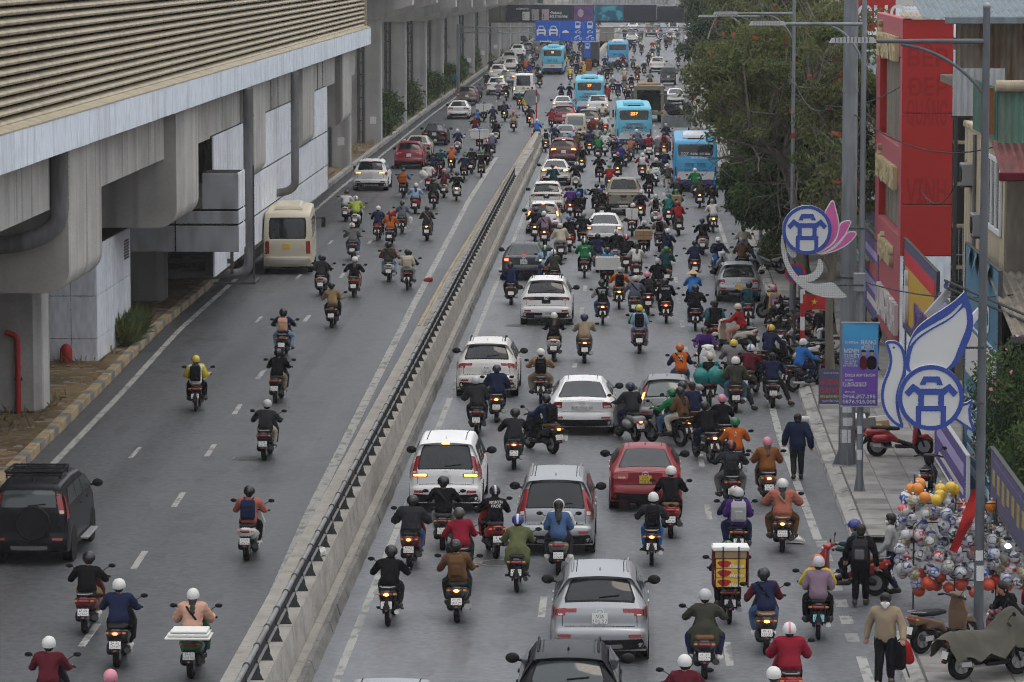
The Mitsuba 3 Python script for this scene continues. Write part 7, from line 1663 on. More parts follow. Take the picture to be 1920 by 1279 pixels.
shed('rusty corrugated rooftop shed under a pale blue sheet roof', [('rusty_sheet', corr(9.2, 15, 9.9, 11.85, 103.0, .17), 'rust_sheet'), ('roof_sheet', corr_roof(8.0, 15.2, 99.6, 107, 11.7, 12.6), 'blue_sheet'), ('gutter', cbox(8.6, 15.2, 99.5, 99.65, 11.55, 11.75, .02), 'blue_sheet'), ('post', box(9.2, 9.3, 103.05, 103.15, .2, 9.95), 'pipe_dark'), ('floor', box(9.2, 15, 103.1, 108, 9.7, 9.9), 'plaster_dark')])
shed('grey corrugated canopy sheet between the red wall and the lamp', [('grey_sheet', corr(8.62, 10.0, 9.15, 10.42, 97.2, .17), 'grey_sheet'), ('beam', box(8.6, 10.0, 97.3, 97.4, 9.1, 9.25), 'pipe_dark'), ('post', box(9.1, 9.2, 97.3, 97.4, 8.9, 9.2), 'pipe_dark'), ('wire_coil', cat([trimesh.creation.torus(.2, .012, 14, 5).apply_transform(frame((9.3 + .1 * i, 97.1, 8.85 - .1 * i), (1, 0, 0), (0, .3, 1))) for i in range(3)]), 'black_steel')])
shed('green corrugated rooftop shed with a mossy roll edge at the right border', [('green_sheet', corr(8.72, 14, 9.0, 10.25, 86.2, .15), 'green_sheet'), ('roof_roll', tube([(8.65, 86.1, 10.35), (14, 86.1, 10.35)], .14, 8), 'leaf_straw' if False else 'plaster'), ('side_sheet', corr(86.2, 92, 9.05, 10.3, 8.7, .15, face='x'), 'green_sheet'), ('orange_edge', box(8.5, 8.62, 86.3, 86.5, 9.2, 10.3), 'cloth_rust')])
shed('dull red sloping awning sheet over the beige house end wall', [('awning_sheet', corr_roof(8.65, 14, 84.6, 87.0, 8.35, 9.0), 'awning_red'), ('edge', cbox(8.6, 14, 84.5, 84.62, 8.2, 8.4, .02), 'cloth_maroon')])
shed('dark awning on poles over the shop door at the right border', [('awning_sheet', corr_roof(8.55, 14, 80.6, 86.6, 5.0, 5.9), 'plaster_dark'), ('front_beam', box(8.5, 14, 80.5, 80.62, 4.86, 5.0), 'pipe_dark'), ('strut', tube([(8.6, 80.6, 4.95), (9.0, 86.4, 3.6)], .04, 6), 'pipe_dark'), ('dark_doorway', box(9.4, 14, 86.5, 86.9, .14, 5.0), 'black_gap'), ('side_wall', box(9.3, 9.5, 82, 86.5, .14, 4.9), 'plaster_dark')])
k = thing('floodlight_bar', 'black bar with three floodlights above the dove emblem', 'lamps')
put(k, 'bar', cat([tube([(7.5, 86.0, 5.75), (9.0, 81.5, 5.35)], .03, 6), tube([(7.5, 86.0, 5.6), (9.0, 81.5, 5.2)], .03, 6)]), 'black_steel')
for i, (x, y, z) in enumerate(((7.45, 86, 5.4), (7.7, 84.8, 5.38), (7.95, 83.4, 5.2))):
 h = put(k, 'floodlight', hull([(x + .1, y, z + .15), (x + .2, y, z + .05), (x - .42, y - .1, z - .45), (x - .22, y - .1, z - .52), (x + .1, y + .2, z + .15), (x - .42, y + .2, z - .45), (x - .22, y + .2, z - .52)]), 'sign_white' if i == 2 else 'grey_sheet'); put(h, 'arm', tube([(x + .15, y, z + .1), (x + .2, y, z + .3)], .03, 5), 'black_steel')
def board(name, label, x, y0, y1, z0, z1, m, rows, frame_m='pipe_dark', legs=True, bars=()):
 """a sign board whose face looks at the road; rows: (text, height, y offset, z, material, depth)"""
 k = thing(name, label, 'sign')
 put(k, 'panel', cbox(x, x + .06, y0, y1, z0, z1, .01), m)
 put(k, 'frame', cat([cbox(x - .02, x + .08, y0 - .05, y1 + .05, z1, z1 + .05, .01), cbox(x - .02, x + .08, y0 - .05, y1 + .05, z0 - .05, z0, .01), cbox(x - .02, x + .08, y0 - .05, y0, z0, z1, .01), cbox(x - .02, x + .08, y1, y1 + .05, z0, z1, .01)]), frame_m)
 for (a, b, c, d, bm) in bars: put(k, 'printed_bar', cbox(x - .012, x, a, b, c, d, .002), bm)
 for (t, h, yy, z, lm, dep) in rows:
  put(k, 'lettering', moved(lines([(t, h, 0, 0, (y1 - y0) * .92)], dep, True), XR(yy, z, x - .013)), lm)
 if legs: put(k, 'legs', cat([box(x + .02, x + .07, y0 + .3, y0 + .36, .14, z0), box(x + .02, x + .07, y1 - .36, y1 - .3, .14, z0)]), 'pipe_dark')
 return k
board('paint_shop_sign', 'paint shop sign with purple letters on yellow beside the red building', 8.35, 98.2, 110, 2.2, 4.85, 'slate_board', [('JOTUN', 1.15, 103.2, 2.75, 'purple_board', .05)], bars=[(99.0, 109.4, 2.45, 4.1, 'yellow_board'), (98.8, 109.7, 4.12, 4.55, 'letter_red')])
kk = 'paint_shop_sign'
put(kk, 'penguin_badge', moved(cat([prism([(.42 * math.cos(a), .6 * math.sin(a)) for a in np.linspace(0, 6.28, 24)[:-1]], .1), prism([(.2 * math.cos(a), .75 + .25 * math.sin(a)) for a in np.linspace(0, 6.28, 18)[:-1]], .1)]), XR(108.2, 3.05, 8.33)), 'letter_white')
board('pink_signboard', 'purple signboard with rows of pale lettering left of the pink shop front', 8.5, 123.2, 130.6, .9, 3.6, 'purple_board', [], bars=[(124, 130, 2.95, 3.2, 'letter_lilac'), (124, 129.8, 2.3, 2.75, 'pink_board')] + [(124 + i * 1.05, 124.8 + i * 1.05, 1.75, 2.15, 'letter_lilac') for i in range(6)] + [(124.2, 129, 1.25, 1.5, 'letter_white')])
for i in range(5):
 pass
board('shop_board', 'pale purple shop board right of the paint shop sign', 8.38, 94.5, 98.0, 2.4, 4.3, 'letter_lilac', [])
board('blue_banner_wall', 'tall faded blue banner standing behind the dark lamp pole', 8.6, 84.2, 92.6, .16, 6.1, 'blue_board', [('VIP', 1.0, 87.4, 4.6, 'letter_pale', .01), ('VVIP', .85, 87.6, 3.1, 'letter_white', .01)], legs=False, bars=[(84.6, 92.2, 2.9, 4.05, 'letter_white'), (84.6, 91.8, 4.15, 4.22, 'letter_pale')] + [(85 + (i % 2) * .4, 91.5, .5 + i * .42, .72 + i * .42, 'letter_pale') for i in range(5)])
put('blue_banner_wall', 'folded_top', cat([hull([(8.5, 85.5 + i * 1.6, 6.1), (8.62, 86.8 + i * 1.6, 6.15), (8.4, 86.0 + i * 1.6, 5.6), (8.55, 86.9 + i * 1.6, 5.75)]) for i in range(4)]), 'blue_sheet')
board('purple_shop_board', 'purple shop board with white edge low beside the blue banner', 8.1, 86.2, 95.4, .25, 1.5, 'purple_board', [], frame_m='trim_white', legs=True, bars=[(87, 94.6, .9, 1.2, 'letter_lilac'), (87, 94, .45, .58, 'letter_white')])
board('hanging_sign', 'grey purple hanging sign with yellow lettering at the right border', 7.6, 66.5, 75.6, 2.05, 3.15, 'slate_board', [], frame_m='pipe_dark', bars=[(67 + i * .95, 67.5 + i * .95, 2.35 + .06 * (i % 3), 2.8, 'dull_gold') for i in range(9)] + [(67, 75, 2.98, 3.02, 'purple_board')])
mat('poster_print', PT(lambda p, n, uv: mix(mix((0.50, 0.48, 0.42), (0.20, 0.24, 0.12), smoothstep(0.5, 0.62, fbm(p.y * 0.8, p.z * 0.9, 3, 3))), (0.45, 0.35, 0.06), smoothstep(0.66, 0.72, fbm(p.y * 1.1 + 9, p.z * 1.2, 1, 2))), 0.6))
for kk in [q for q in scene if q.startswith('red_shop_building__poster')]: scene[kk]['bsdf'] = {'type': 'ref', 'id': 'poster_print'}
k = thing('market_sign', 'red roof sign with large white letters at the top edge', 'sign')
put(k, 'panel', cbox(8.35, 10.2, 140, 140.1, 10.62, 12.4, .02), 'red_board'); put(k, 'lettering', moved(lines([('CHO', .62, .25, 0)], .03, True), frame((9.4, 139.99, 11.15), (1, 0, 0), (0, 0, 1))), 'trim_white'); put(k, 'legs', cat([box(8.5, 8.6, 140.1, 140.2, 8.5, 10.7), box(9.9, 10, 140.1, 140.2, 8.5, 10.7)]), 'pipe_dark')
HC = ['plaster', 'grey_sheet', 'plaster_dark', 'concrete', 'green_sheet', 'plaster']
for i in range(15):
 y0 = 126.5 + i * 21; x0 = 9.6 + bend(y0) + (i % 3) * .5; d = 20.2; h = [8.4, 6.5, 9.5, 7.2, 8.8][i % 5]
 k = thing('street_house', ('%s street house behind the trees, %s one from the red building' % (('beige', 'grey', 'brown', 'pale grey', 'green', 'beige')[i % 6], ('first', 'second', 'third', 'fourth', 'fifth', 'sixth', 'seventh', 'eighth', 'ninth', 'tenth', 'eleventh', 'twelfth', 'thirteenth', 'fourteenth', 'last')[i])), 'building')
 put(k, 'wall', box(x0, x0 + 9, y0, y0 + d, .14, h), HC[i % 6])
 rf = put(k, 'roof', corr_roof(x0 - .6, x0 + 9.3, y0 - .4, y0 + d + .2, h + .1, h + 1.2), ('blue_sheet', 'rust_sheet', 'grey_sheet')[i % 3], smooth=60)
 for fl in range(2):
  for j in range(3):
   yy = y0 + 2 + j * 6; zz = 3.9 + fl * 2.6
   if zz + 1.4 < h:
    wv = put(k, 'window', cbox(x0 - .03, x0 + .05, yy, yy + 2.2, zz, zz + 1.4, .01), 'car_glass')
    put(wv, 'frame', cat([cbox(x0 - .08, x0, yy - .1, yy + 2.3, zz - .12, zz, .01), cbox(x0 - .08, x0, yy - .1, yy + 2.3, zz + 1.4, zz + 1.5, .01), cbox(x0 - .07, x0, yy + 1.05, yy + 1.15, zz, zz + 1.4, .01)]), 'trim_white')
 for j in range(2):
  put(k, 'shutter', cbox(x0 - .04, x0 + .03, y0 + 1 + j * 9.5, y0 + 9 + j * 9.5, .2, 2.9, .01), ('rust_sheet', 'pipe_dark', 'blue_sheet', 'grey_sheet')[(i + j) % 4])
  put(k, 'shop_sign', cbox(x0 - .14, x0 - .02, y0 + .6 + j * 9.6, y0 + 9.3 + j * 9.6, 2.95, 3.75, .02), ('red_board', 'slate_board', 'blue_board', 'yellow_board', 'pink_board', 'letter_white')[(2 * i + j) % 6])
 if i % 2 == 0: put(k, 'awning', corr_roof(x0 - 1.7, x0 - .05, y0 + 1, y0 + d - 2, 2.7, 2.85), ('green_sheet', 'rust_sheet')[i // 2 % 2], smooth=60)
k = thing('plain_signboard', 'plain white signboard over a low grey roof left of the red building', 'sign')
put(k, 'panel', cbox(7.6, 9.5, 134, 134.1, 5.3, 6.25, .01), 'trim_white'); put(k, 'roof', corr_roof(7.3, 9.6, 132.4, 135, 4.5, 5.2), 'grey_sheet', smooth=60); put(k, 'edge', cbox(7.2, 9.6, 132.3, 132.4, 4.3, 4.5, .01), 'cloth_maroon'); put(k, 'post', cat([box(7.4, 7.48, 132.6, 132.68, .14, 4.5), box(9.4, 9.48, 132.6, 132.68, .14, 4.5)]), 'pipe_dark')
k = thing('white_hoarding', 'large white hoarding with blue swirls beside the distant trees', 'hoarding')
put(k, 'panel', cbox(6.2 + bend(430), 6.3 + bend(430), 380, 450, .2, 4.9, .02), 'sign_white')
for i in range(4): put(k, 'swirl', moved(prism(chaikin([(-1.6, 0), (-.5, 1.6), (1.2, 2.2), (2.4, 1.2), (1.0, 1.5), (-.3, .9), (-.8, -.3)], 2), .02), XR(392 + i * 17, 1.6, 6.19 + bend(430))), 'sign_blue')
# ================================================================ overhead sign gantry, footbridge with billboard
GY = 350.0
k = thing('sign_gantry', 'grey truss gantry carrying five blue lane signs over the road', 'gantry')
put(k, 'top_rail', tube([(-16.5, GY, 6.3), (6.2, GY, 6.3)], .06, 8), 'galv'); put(k, 'bottom_rail', tube([(-16.5, GY, 5.78), (6.2, GY, 5.78)], .06, 8), 'galv')
for i in range(20):
 a = -16.2 + i * 1.16
 put(k, 'web', tube([(a + .58 - .5 * math.cos(t), GY, 5.8 + .46 * math.sin(t)) for t in np.linspace(0, math.pi, 7)], .03, 5), 'galv')
 put(k, 'web_post', box(a - .025, a + .025, GY - .03, GY + .03, 5.78, 6.3), 'galv')
put(k, 'post', tube([(6.2, GY, 0), (6.2, GY, 6.6)], .18, 10), 'galv'); put(k, 'post', tube([(-16.5, GY, 0), (-16.5, GY, 6.6)], .18, 10), 'galv')
mat('road_sign_blue', P((0.015, 0.10, 0.48), 0.5))
def car_icon(): return unary_union([Polygon([(-.34, -.22), (.34, -.22), (.36, .08), (.26, .14), (.18, .4), (-.18, .4), (-.26, .14), (-.36, .08)]).difference(Polygon([(-.2, .15), (.2, .15), (.14, .33), (-.14, .33)])).difference(Polygon([(-.22, -.1), (.22, -.1), (.22, .0), (-.22, .0)])), Polygon([(-.34, -.34), (-.2, -.34), (-.2, -.22), (-.34, -.22)]), Polygon([(.2, -.34), (.34, -.34), (.34, -.22), (.2, -.22)])])
def side_car(): return Polygon([(-.36, -.1), (.36, -.1), (.36, .04), (.2, .08), (.08, .2), (-.14, .2), (-.24, .08), (-.36, .04)])
def bus_icon(): return Polygon([(-.26, -.3), (.26, -.3), (.28, .3), (.2, .38), (-.2, .38), (-.28, .3)]).difference(Polygon([(-.2, 0), (.2, 0), (.2, .26), (-.2, .26)]))
def bike_icon():
 w = lambda x: unary_union([Polygon([(x + .13 * math.cos(a), -.08 + .13 * math.sin(a)) for a in np.linspace(0, 6.28, 14)[:-1]]).difference(Polygon([(x + .08 * math.cos(a), -.08 + .08 * math.sin(a)) for a in np.linspace(0, 6.28, 14)[:-1]]))])
 return unary_union([w(-.22), w(.22), Polygon([(-.22, -.06), (-.02, .1), (.16, .12), (.2, .18), (.1, .2), (-.1, .16), (-.26, -.02)])])
for i in range(5):
 sx = -9.07 + 1.17 * (i + .5)
 pn = put(k, 'lane_sign', cbox(sx - .575, sx + .575, GY - .2, GY - .14, 5.0, 6.92, .02), 'road_sign_blue')
 Mx = frame((sx, GY - .205, 5.95), (1, 0, 0), (0, 0, 1))
 ic = [(car_icon(), 0, 1.25)] if i < 2 else [(side_car(), -.1, .95)] if i == 2 else [(bus_icon(), .55, .95), (bike_icon(), -.05, .8), (bike_icon(), -.62, 1.05)]
 for q, dz, sc in ic: put(pn, 'symbol', moved(prism(affinity.scale(q, sc, sc, origin=(0, 0)), .01, 0), Mx @ frame((0, dz, .002), (1, 0, 0), (0, 1, 0))), 'trim_white')
BY = 432.0
k = thing('footbridge', 'far pedestrian footbridge carrying a dark phone advertisement across the road', 'bridge')
mat('ad_dark', P((0.020, 0.024, 0.035), 0.5)); mat('ad_purple', PT(lambda p, n, uv: mix((0.05, 0.05, 0.14), (0.20, 0.08, 0.20), fbm(p.x * 1.2, p.z * 1.4, 0, 3)), 0.5)); mat('ad_teal', PT(lambda p, n, uv: mix((0.02, 0.10, 0.18), (0.06, 0.30, 0.34), smoothstep(0.4, 0.65, fbm(p.x * 1.6, p.z * 1.6, 4, 3))), 0.5)); mat('ad_phone', P((0.28, 0.26, 0.26), 0.5)); mat('ad_phone_pink', P((0.36, 0.28, 0.32), 0.5))
put(k, 'deck', box(-24, 9.5, BY, BY + 3, 5.15, 5.5), 'concrete_dark'); put(k, 'deck_beam', box(-24, -14.6, BY - .3, BY + 3, 5.35, 7.1), 'concrete_dark'); put(k, 'deck_beam', box(3.25, 9.5, BY - .3, BY + 3, 5.35, 7.1), 'ad_dark')
put(k, 'billboard', cbox(-14.6, 3.2, BY - .5, BY - .35, 5.3, 7.28, .03), 'ad_dark')
Mx = frame((-14.6, BY - .51, 5.3), (1, 0, 0), (0, 0, 1))
put(k, 'picture', moved(box(8.0, 10.4, .12, 1.9, 0, .01), Mx), 'ad_purple'); put(k, 'picture', moved(box(10.4, 13.9, .12, 1.9, 0, .012), Mx), 'ad_teal')
for i, (a, c) in enumerate(((1.9, 'letter_white'), (3.0, 'ad_phone'), (4.2, 'ad_phone_pink'))):
 ph = put(k, 'phone', moved(cbox(a, a + .85, .15, 1.15 + .3 * (i > 0), 0, .03, .01), Mx), c)
 put(ph, 'lenses', moved(cat([disk(.07, .01, 10, (a + .2, .35 + .22 * j, .031)) for j in range(3)]), Mx), 'ink')
put(k, 'lettering', moved(lines([('SAMSUNG', .22, 1.9, 1.5)], .01, True), Mx), 'letter_white'); put(k, 'lettering', moved(lines([('Galaxy', .3, 5.9, 1.05), ('S23 Series', .3, 6.2, .62)], .01, True), Mx), 'trim_white')
put(k, 'face_print', moved(prism([(8.8 + .35 * math.cos(a), 1.0 + .5 * math.sin(a)) for a in np.linspace(0, 6.28, 18)[:-1]], .004), Mx @ frame((0, 0, .012), (1, 0, 0), (0, 1, 0))), 'ad_phone_pink')
put(k, 'roof_rail', cat([tube([(-24, BY, 8.0), (9.5, BY, 8.0)], .06, 6)] + [tube([(x, BY, 5.4), (x, BY, 8.0)], .05, 6) for x in np.arange(-23, 9, 3.0)]), 'galv')
put(k, 'leg', cbox(7.6, 8.4, BY + .6, BY + 1.8, 0, 5.2, .05), 'concrete_pier'); put(k, 'leg', cbox(-21, -20.2, BY + .6, BY + 1.8, 0, 5.2, .05), 'concrete_pier')
k = thing('far_median', 'low concrete divider starting again near the footbridge', 'median')
put(k, 'block', hull([(-4.9 + bend(432) - 1, 430, 0), (-4.2 + bend(432) - 1, 430, 0), (-4.8 + bend(432) - 1, 430, .75), (-4.35 + bend(432) - 1, 430, .75)] + [(-4.9 + bend(640) - .6, 640, 0), (-4.2 + bend(640) - .6, 640, 0), (-4.8 + bend(640) - .6, 640, .75), (-4.35 + bend(640) - .6, 640, .75)]), 'median_concrete')
k = thing('median_sign', 'small blue bus lane signs on a post at the far divider end', 'sign')
sx = -4.9
put(k, 'post', tube([(sx, 424, 0), (sx, 424, 3.1)], .05, 8), 'red_paint'); put(k, 'panel', cbox(sx - .4, sx + .4, 423.9, 423.94, 2.1, 3.05, .01), 'road_sign_blue'); put(k, 'panel', cbox(sx - .45, sx + .35, 423.9, 423.94, 1.3, 2.02, .01), 'road_sign_blue')
put(k, 'symbol', moved(prism(affinity.scale(bus_icon(), .9, .9, origin=(0, 0)), .01), frame((sx, 423.89, 2.58), (1, 0, 0), (0, 0, 1))), 'trim_white')
for i in range(2):
 k = thing('barrier', ('red barrier block at the foot of the far divider sign', 'yellow barrel beside the far divider sign')[i], 'barrier')
 put(k, 'block', cbox(-5.1 + i * -.6, -4.3 + i * -.6, 416 - i * 9, 417 - i * 9, 0, 1.0, .08), ('cloth_rust', 'plate_yellow')[i]); put(k, 'top', cbox(-5.0 + i * -.6, -4.4 + i * -.6, 416.2 - i * 9, 416.8 - i * 9, 1.0, 1.3, .05), ('cloth_rust', 'plate_yellow')[i])
k = thing('median_post', 'red and white banded post at the near median end', 'post')
for i in range(6): put(k, 'band', tube([(-6.9, 257.5, i * .35), (-6.9, 257.5, (i + 1) * .35)], .06, 8), 'red_paint' if i % 2 else 'trim_white')
# ================================================================ ball stall, parked two-wheelers, people on the pavement
def ball_mat(key, c):
 def fn(p, n, uv):
  a = noise(p.x * 9 + 3, p.y * 9, p.z * 9); b = noise(p.x * 9, p.y * 9 + 40, p.z * 9)
  m = smoothstep(0.06, 0.035, dr.abs(a - .5)) + smoothstep(0.64, 0.68, b)
  return mix(mix((0.58, 0.59, 0.60), (0.33, 0.34, 0.37), noise(p.x * 5, p.y * 5, p.z * 5)), c, dr.clip(m, 0, 1))
 mat(key, PT(fn, 0.16, spec=0.7, clearcoat=0.9))
BM = []
for i, c in enumerate(((0.02, 0.02, 0.02), (0.03, 0.07, 0.3), (0.45, 0.03, 0.03), (0.03, 0.22, 0.3), (0.25, 0.2, 0.05), (0.02, 0.02, 0.1))):
 ball_mat('ball_%d' % i, c); BM.append('ball_%d' % i)
mat('ball_orange', P((0.62, 0.22, 0.03), 0.3, spec=0.5)); mat('ball_yellow', P((0.62, 0.42, 0.04), 0.3, spec=0.5)); mat('ball_red', P((0.52, 0.07, 0.03), 0.3, spec=0.5))
k = thing('ball_rack', 'tall metal rack that the bagged footballs hang on', 'rack')
put(k, 'upright', cat([tube([(x, 74.2, 0), (x, 74.2, h)], .02, 6) for x, h in ((5.9, 2.8), (6.75, 2.6), (7.6, 2.3), (8.2, 2.3))])); scene[k + '__upright']['bsdf'] = {'type': 'ref', 'id': 'pipe_dark'}
put(k, 'crossbar', cat([tube([(5.9, 74.2, z), (8.2, 74.2, z)], .015, 6) for z in (.6, 1.2, 1.8, 2.2)]), 'pipe_dark')
bs = mikit.ply(trimesh.creation.icosphere(subdivisions=2, radius=1.0), smooth=True)
knot = mikit.ply(hull([(0, 0, .95), (.12, 0, 1.02), (-.12, 0, 1.02), (.22, .1, 1.4), (-.2, -.1, 1.38), (0, .22, 1.35), (0, -.2, 1.42)]), smooth=False)
mat('bag_film', {'type': 'thindielectric', 'int_ior': 1.3})
pts = []
tries = 0
while len(pts) < 175 and tries < 60000:
 tries += 1
 c2 = RNG.random() < .5
 if not c2: x, z = RNG.uniform(5.55, 6.85), RNG.uniform(.35, 2.62); ok = ((x - 6.25) / .78) ** 2 + ((z - 1.5) / 1.25) ** 2 < 1
 else: x, z = RNG.uniform(6.75, 8.4), RNG.uniform(.45, 2.15); ok = True
 y = RNG.uniform(73.55, 74.5)
 r = RNG.uniform(.115, .135)
 if ok and all((x - a) ** 2 + (y - b) ** 2 + (z - c) ** 2 > (r + q) ** 2 * .92 for a, b, c, q, _ in pts):
  if (z > 2.35 and x < 6.9) : m = 'ball_orange' if x < 6.25 else 'ball_yellow'
  elif z > 1.9 and x > 6.9: m = 'ball_red' if x < 7.3 else 'ball_orange'
  elif (z < .85 and 6.0 < x < 6.75) or (z < .62 and x > 6.75): m = 'ball_red'
  else: m = BM[RNG.randrange(len(BM))]
  pts.append((x, y, z, r, m))
BN = {'ball_orange': 'orange plastic ball high on the ball rack', 'ball_yellow': 'yellow plastic ball high on the ball rack', 'ball_red': 'orange red ball hanging on the ball rack', 'ball_0': 'white football with black print on the ball rack', 'ball_1': 'white football with blue print on the ball rack', 'ball_2': 'white football with red print on the ball rack', 'ball_3': 'white football with teal print on the ball rack', 'ball_4': 'white football with olive print on the ball rack', 'ball_5': 'white football with navy print on the ball rack'}
for x, y, z, r, m in pts:
 bl_ = BN[m].split(' on the')[0].split(' high')[0].split(' hanging')[0] + ', %s %s of the ball rack' % (('bottom', 'lower', 'middle', 'upper', 'top')[min(4, int(z / .55))], ('far left', 'left', 'middle', 'right', 'far right')[min(4, int((x - 5.4) / .6))])
 k = thing('football', bl_, 'ball', bl_ + ' group')
 a = RNG.uniform(0, 6)
 put(k, 'ball', bs, m, place(x, y, z, a, r)); put(k, 'bag_knot', knot, 'foam', place(x, y, z, a, r))
flag('long red flag with yellow star hanging before the footballs', frame((6.95, 72.6, 2.75), (-.35, .1, -1), (-1, 0, .35)), 1.38, .26, .0)
k = thing('stall_lamp', 'small lit white lamp hanging beside the footballs', 'lamp')
put(k, 'bulb', emit(mikit.ply(cbox(7.62, 7.75, 72.7, 72.83, 1.5, 1.6, .04)), (2.2, 2.4, 2.5)), 'trim_white'); put(k, 'cap', cbox(7.6, 7.76, 72.72, 72.83, 1.66, 1.74, .02), 'trim_black'); put(k, 'cord', tube([(7.68, 72.78, 1.74), (7.68, 72.78, 2.3)], .008, 5), 'trim_black')
def parked(model, col, x, y, hd, label, lod=0, z=.148):
 k = motorbike(model, col, place(x, y, z, math.radians(hd)), label, lod); used_labels.add(label); return k
used_labels = set()
parked('classic', 'red', 6.62, 95.9, -88, 'shiny red rounded scooter parked alone on the pavement')
parked('scooter', 'brown', 5.62, 68.6, -48, 'dusty tan scooter parked beside the dark lamp pole')
parked('scooter', 'black', 5.15, 121.8, 8, 'black scooter parked at the road edge ahead of the crowd', z=.01)
parked('under', 'black', 7.25, 87.9, -10, 'black motorbike with rear rack parked above the footballs')
parked('under', 'silver', 6.35, 151, 70, 'silver motorbike parked side on beside the bush')
parked('scooter', 'white', 5.85, 116.2, 82, 'white scooter parked side on behind the banded post')
parked('under', 'black', 6.5, 113.8, 64, 'black motorbike parked against the leaning tree')
parked('scooter', 'maroon', 7.2, 112.2, 75, 'maroon scooter parked behind the leaning tree')
parked('under', 'grey', 6.3, 117.8, 72, 'grey motorbike in the parked row behind the flag')
parked('scooter', 'black', 6.0, 122.5, 60, 'black scooter at the back of the parked row')
parked('under', 'maroon', 6.2, 127.5, 66, 'maroon motorbike at the far end of the parked row')
parked('scooter', 'black', 6.1, 132.0, 70, 'dark scooter parked under the lotus crescent')
parked('scooter', 'silver', 7.3, 118.5, 80, 'silver scooter parked near the purple signboard')
parked('scooter', 'maroon', 7.75, 66.9, 60, 'maroon scooter at the bottom right corner')
parked('scooter', 'black', 6.15, 66.1, -62, 'dark scooter hidden under the grey tarpaulin')
k = thing('tarpaulin', 'crumpled olive grey tarpaulin draped over a parked scooter', 'tarpaulin')
nu, nv = 34, 16; V = []
for i in range(nu):
 u = i / (nu - 1) * 2.2 - .42
 ridge = float(np.interp(u, [-.5, -.2, .2, .6, .85, 1.05, 1.5, 1.9], [.72, .86, .86, .84, 1.12, 1.2, .75, .45]))
 for j in range(nv):
  v = (j / (nv - 1)) * 2 - 1
  a = abs(v)
  x = math.copysign(min(a, .45) * .55 + max(0, a - .45) * .35, v); z = ridge - .10 * min(a / .45, 1) ** 2 - max(0, a - .45) * .95 * (ridge - .25)
  V.append((x + .04 * math.sin(u * 11 + v) * a, u, z + .05 * a * math.sin(u * 14 + 3 * v)))
m = trimesh.Trimesh(V, [f for i in range(nu - 1) for j in range(nv - 1) for f in ([i * nv + j, i * nv + j + 1, (i + 1) * nv + j + 1], [i * nv + j, (i + 1) * nv + j + 1, (i + 1) * nv + j])], process=False)
m.vertices += (.075 * (meshkit.noise(m.vertices * (5, 9, 5), 3) - .5) + .03 * (meshkit.noise(m.vertices * (14, 22, 12), 5) - .5))[:, None]
put(k, 'cloth', m, 'cloth_dark_olive' if False else 'tarp', place(6.15, 66.1, .15, math.radians(-62), 1.06), smooth=True)
mat('tarp', PT(lambda p, n, uv: mix((0.05, 0.05, 0.038), (0.09, 0.085, 0.066), fbm(p.x * 4, p.y * 4, p.z * 4, 3)), 0.8))
mat('stool_blue', P((0.03, 0.045, 0.20), 0.4))
for i, (x, y) in enumerate(((5.95, 71.6), (6.55, 69.0))):
 k = thing('plastic_stool', ('blue plastic stool on the asphalt before the footballs', 'blue plastic stool at the foot of the dark lamp pole')[i], 'stool')
 put(k, 'top', cbox(x - .15, x + .15, y - .15, y + .15, .30 + .14 * i, .34 + .14 * i, .015), 'stool_blue')
 for sx in (-1, 1):
  for sy in (-1, 1): put(k, 'leg', hull([(x + sx * .12 + a, y + sy * .12 + b, .31 + .14 * i) for a in (-.025, .025) for b in (-.025, .025)] + [(x + sx * .16 + a, y + sy * .16 + b, .005 + .145 * i) for a in (-.03, .03) for b in (-.03, .03)]), 'stool_blue')
person('walk', place(4.35, 92.5, .003, .0), 'navy', 'charcoal', 'hair', ['puffer'], 'bareheaded man in navy jacket walking away along the white edge line', 0)
person('walk', place(4.75, 66.0, .003, math.radians(170), 1.04), 'beige', 'black', 'hair', ['face', 'mask', 'sl:beige'], 'masked man in beige jumper walking towards the camera with bags', 0)
person('walk', place(4.82, 74.4, .003, math.radians(-8)), 'black', 'black', 'hair', [], 'man in black with grey backpack walking beside the red scooter', 0)
M_ = pose_meshes('walk', 0); t_ = place(4.82, 74.4, .003, math.radians(-8))
k = thing('backpack', 'dark grey backpack on the man walking beside the red scooter', 'backpack'); put(k, 'sack', M_['backpack'], 'cloth_charcoal', t_); put(k, 'pocket', M_['pack_pocket'], 'cloth_grey', t_); put(k, 'straps', M_['pack_straps'], 'cloth_charcoal', t_)
k = thing('backpack', 'black backpack carried low in the hand of the man in beige jumper', 'backpack'); put(k, 'sack', blob([(4.95 + sx * .1, 66.02, z, .08) for sx in (-1, 1) for z in (.42, .78)], 2), 'cloth_black', smooth=50); put(k, 'strap', tube([(4.93, 66.0, .84), (5.02, 66.0, .93), (5.08, 66.0, .84)], .014, 5), 'cloth_black'); put(k, 'tail_strap', tube([(5.12, 66.0, .42), (5.2, 66.0, .2)], .012, 4), 'cloth_black')
k = thing('carrier_bag', 'red carrier bag held behind the black backpack', 'bag'); put(k, 'sack', blob([(5.1, 66.12, .75, .13), (5.2, 66.14, .52, .1), (5.05, 66.12, .55, .1)], 2), 'cloth_red', smooth=50); put(k, 'handle', tube([(5.06, 66.1, .86), (5.1, 66.1, .95), (5.15, 66.1, .86)], .01, 5), 'cloth_red')
person('stand', place(5.15, 128.6, .003, .1), 'yellow', 'beige', 'pink', ['sl:black'], 'woman in yellow top with pink helmet standing behind the silver hatchback', 0)
M_ = pose_meshes('stand', 0); t_ = place(5.15, 128.6, .003, .1)
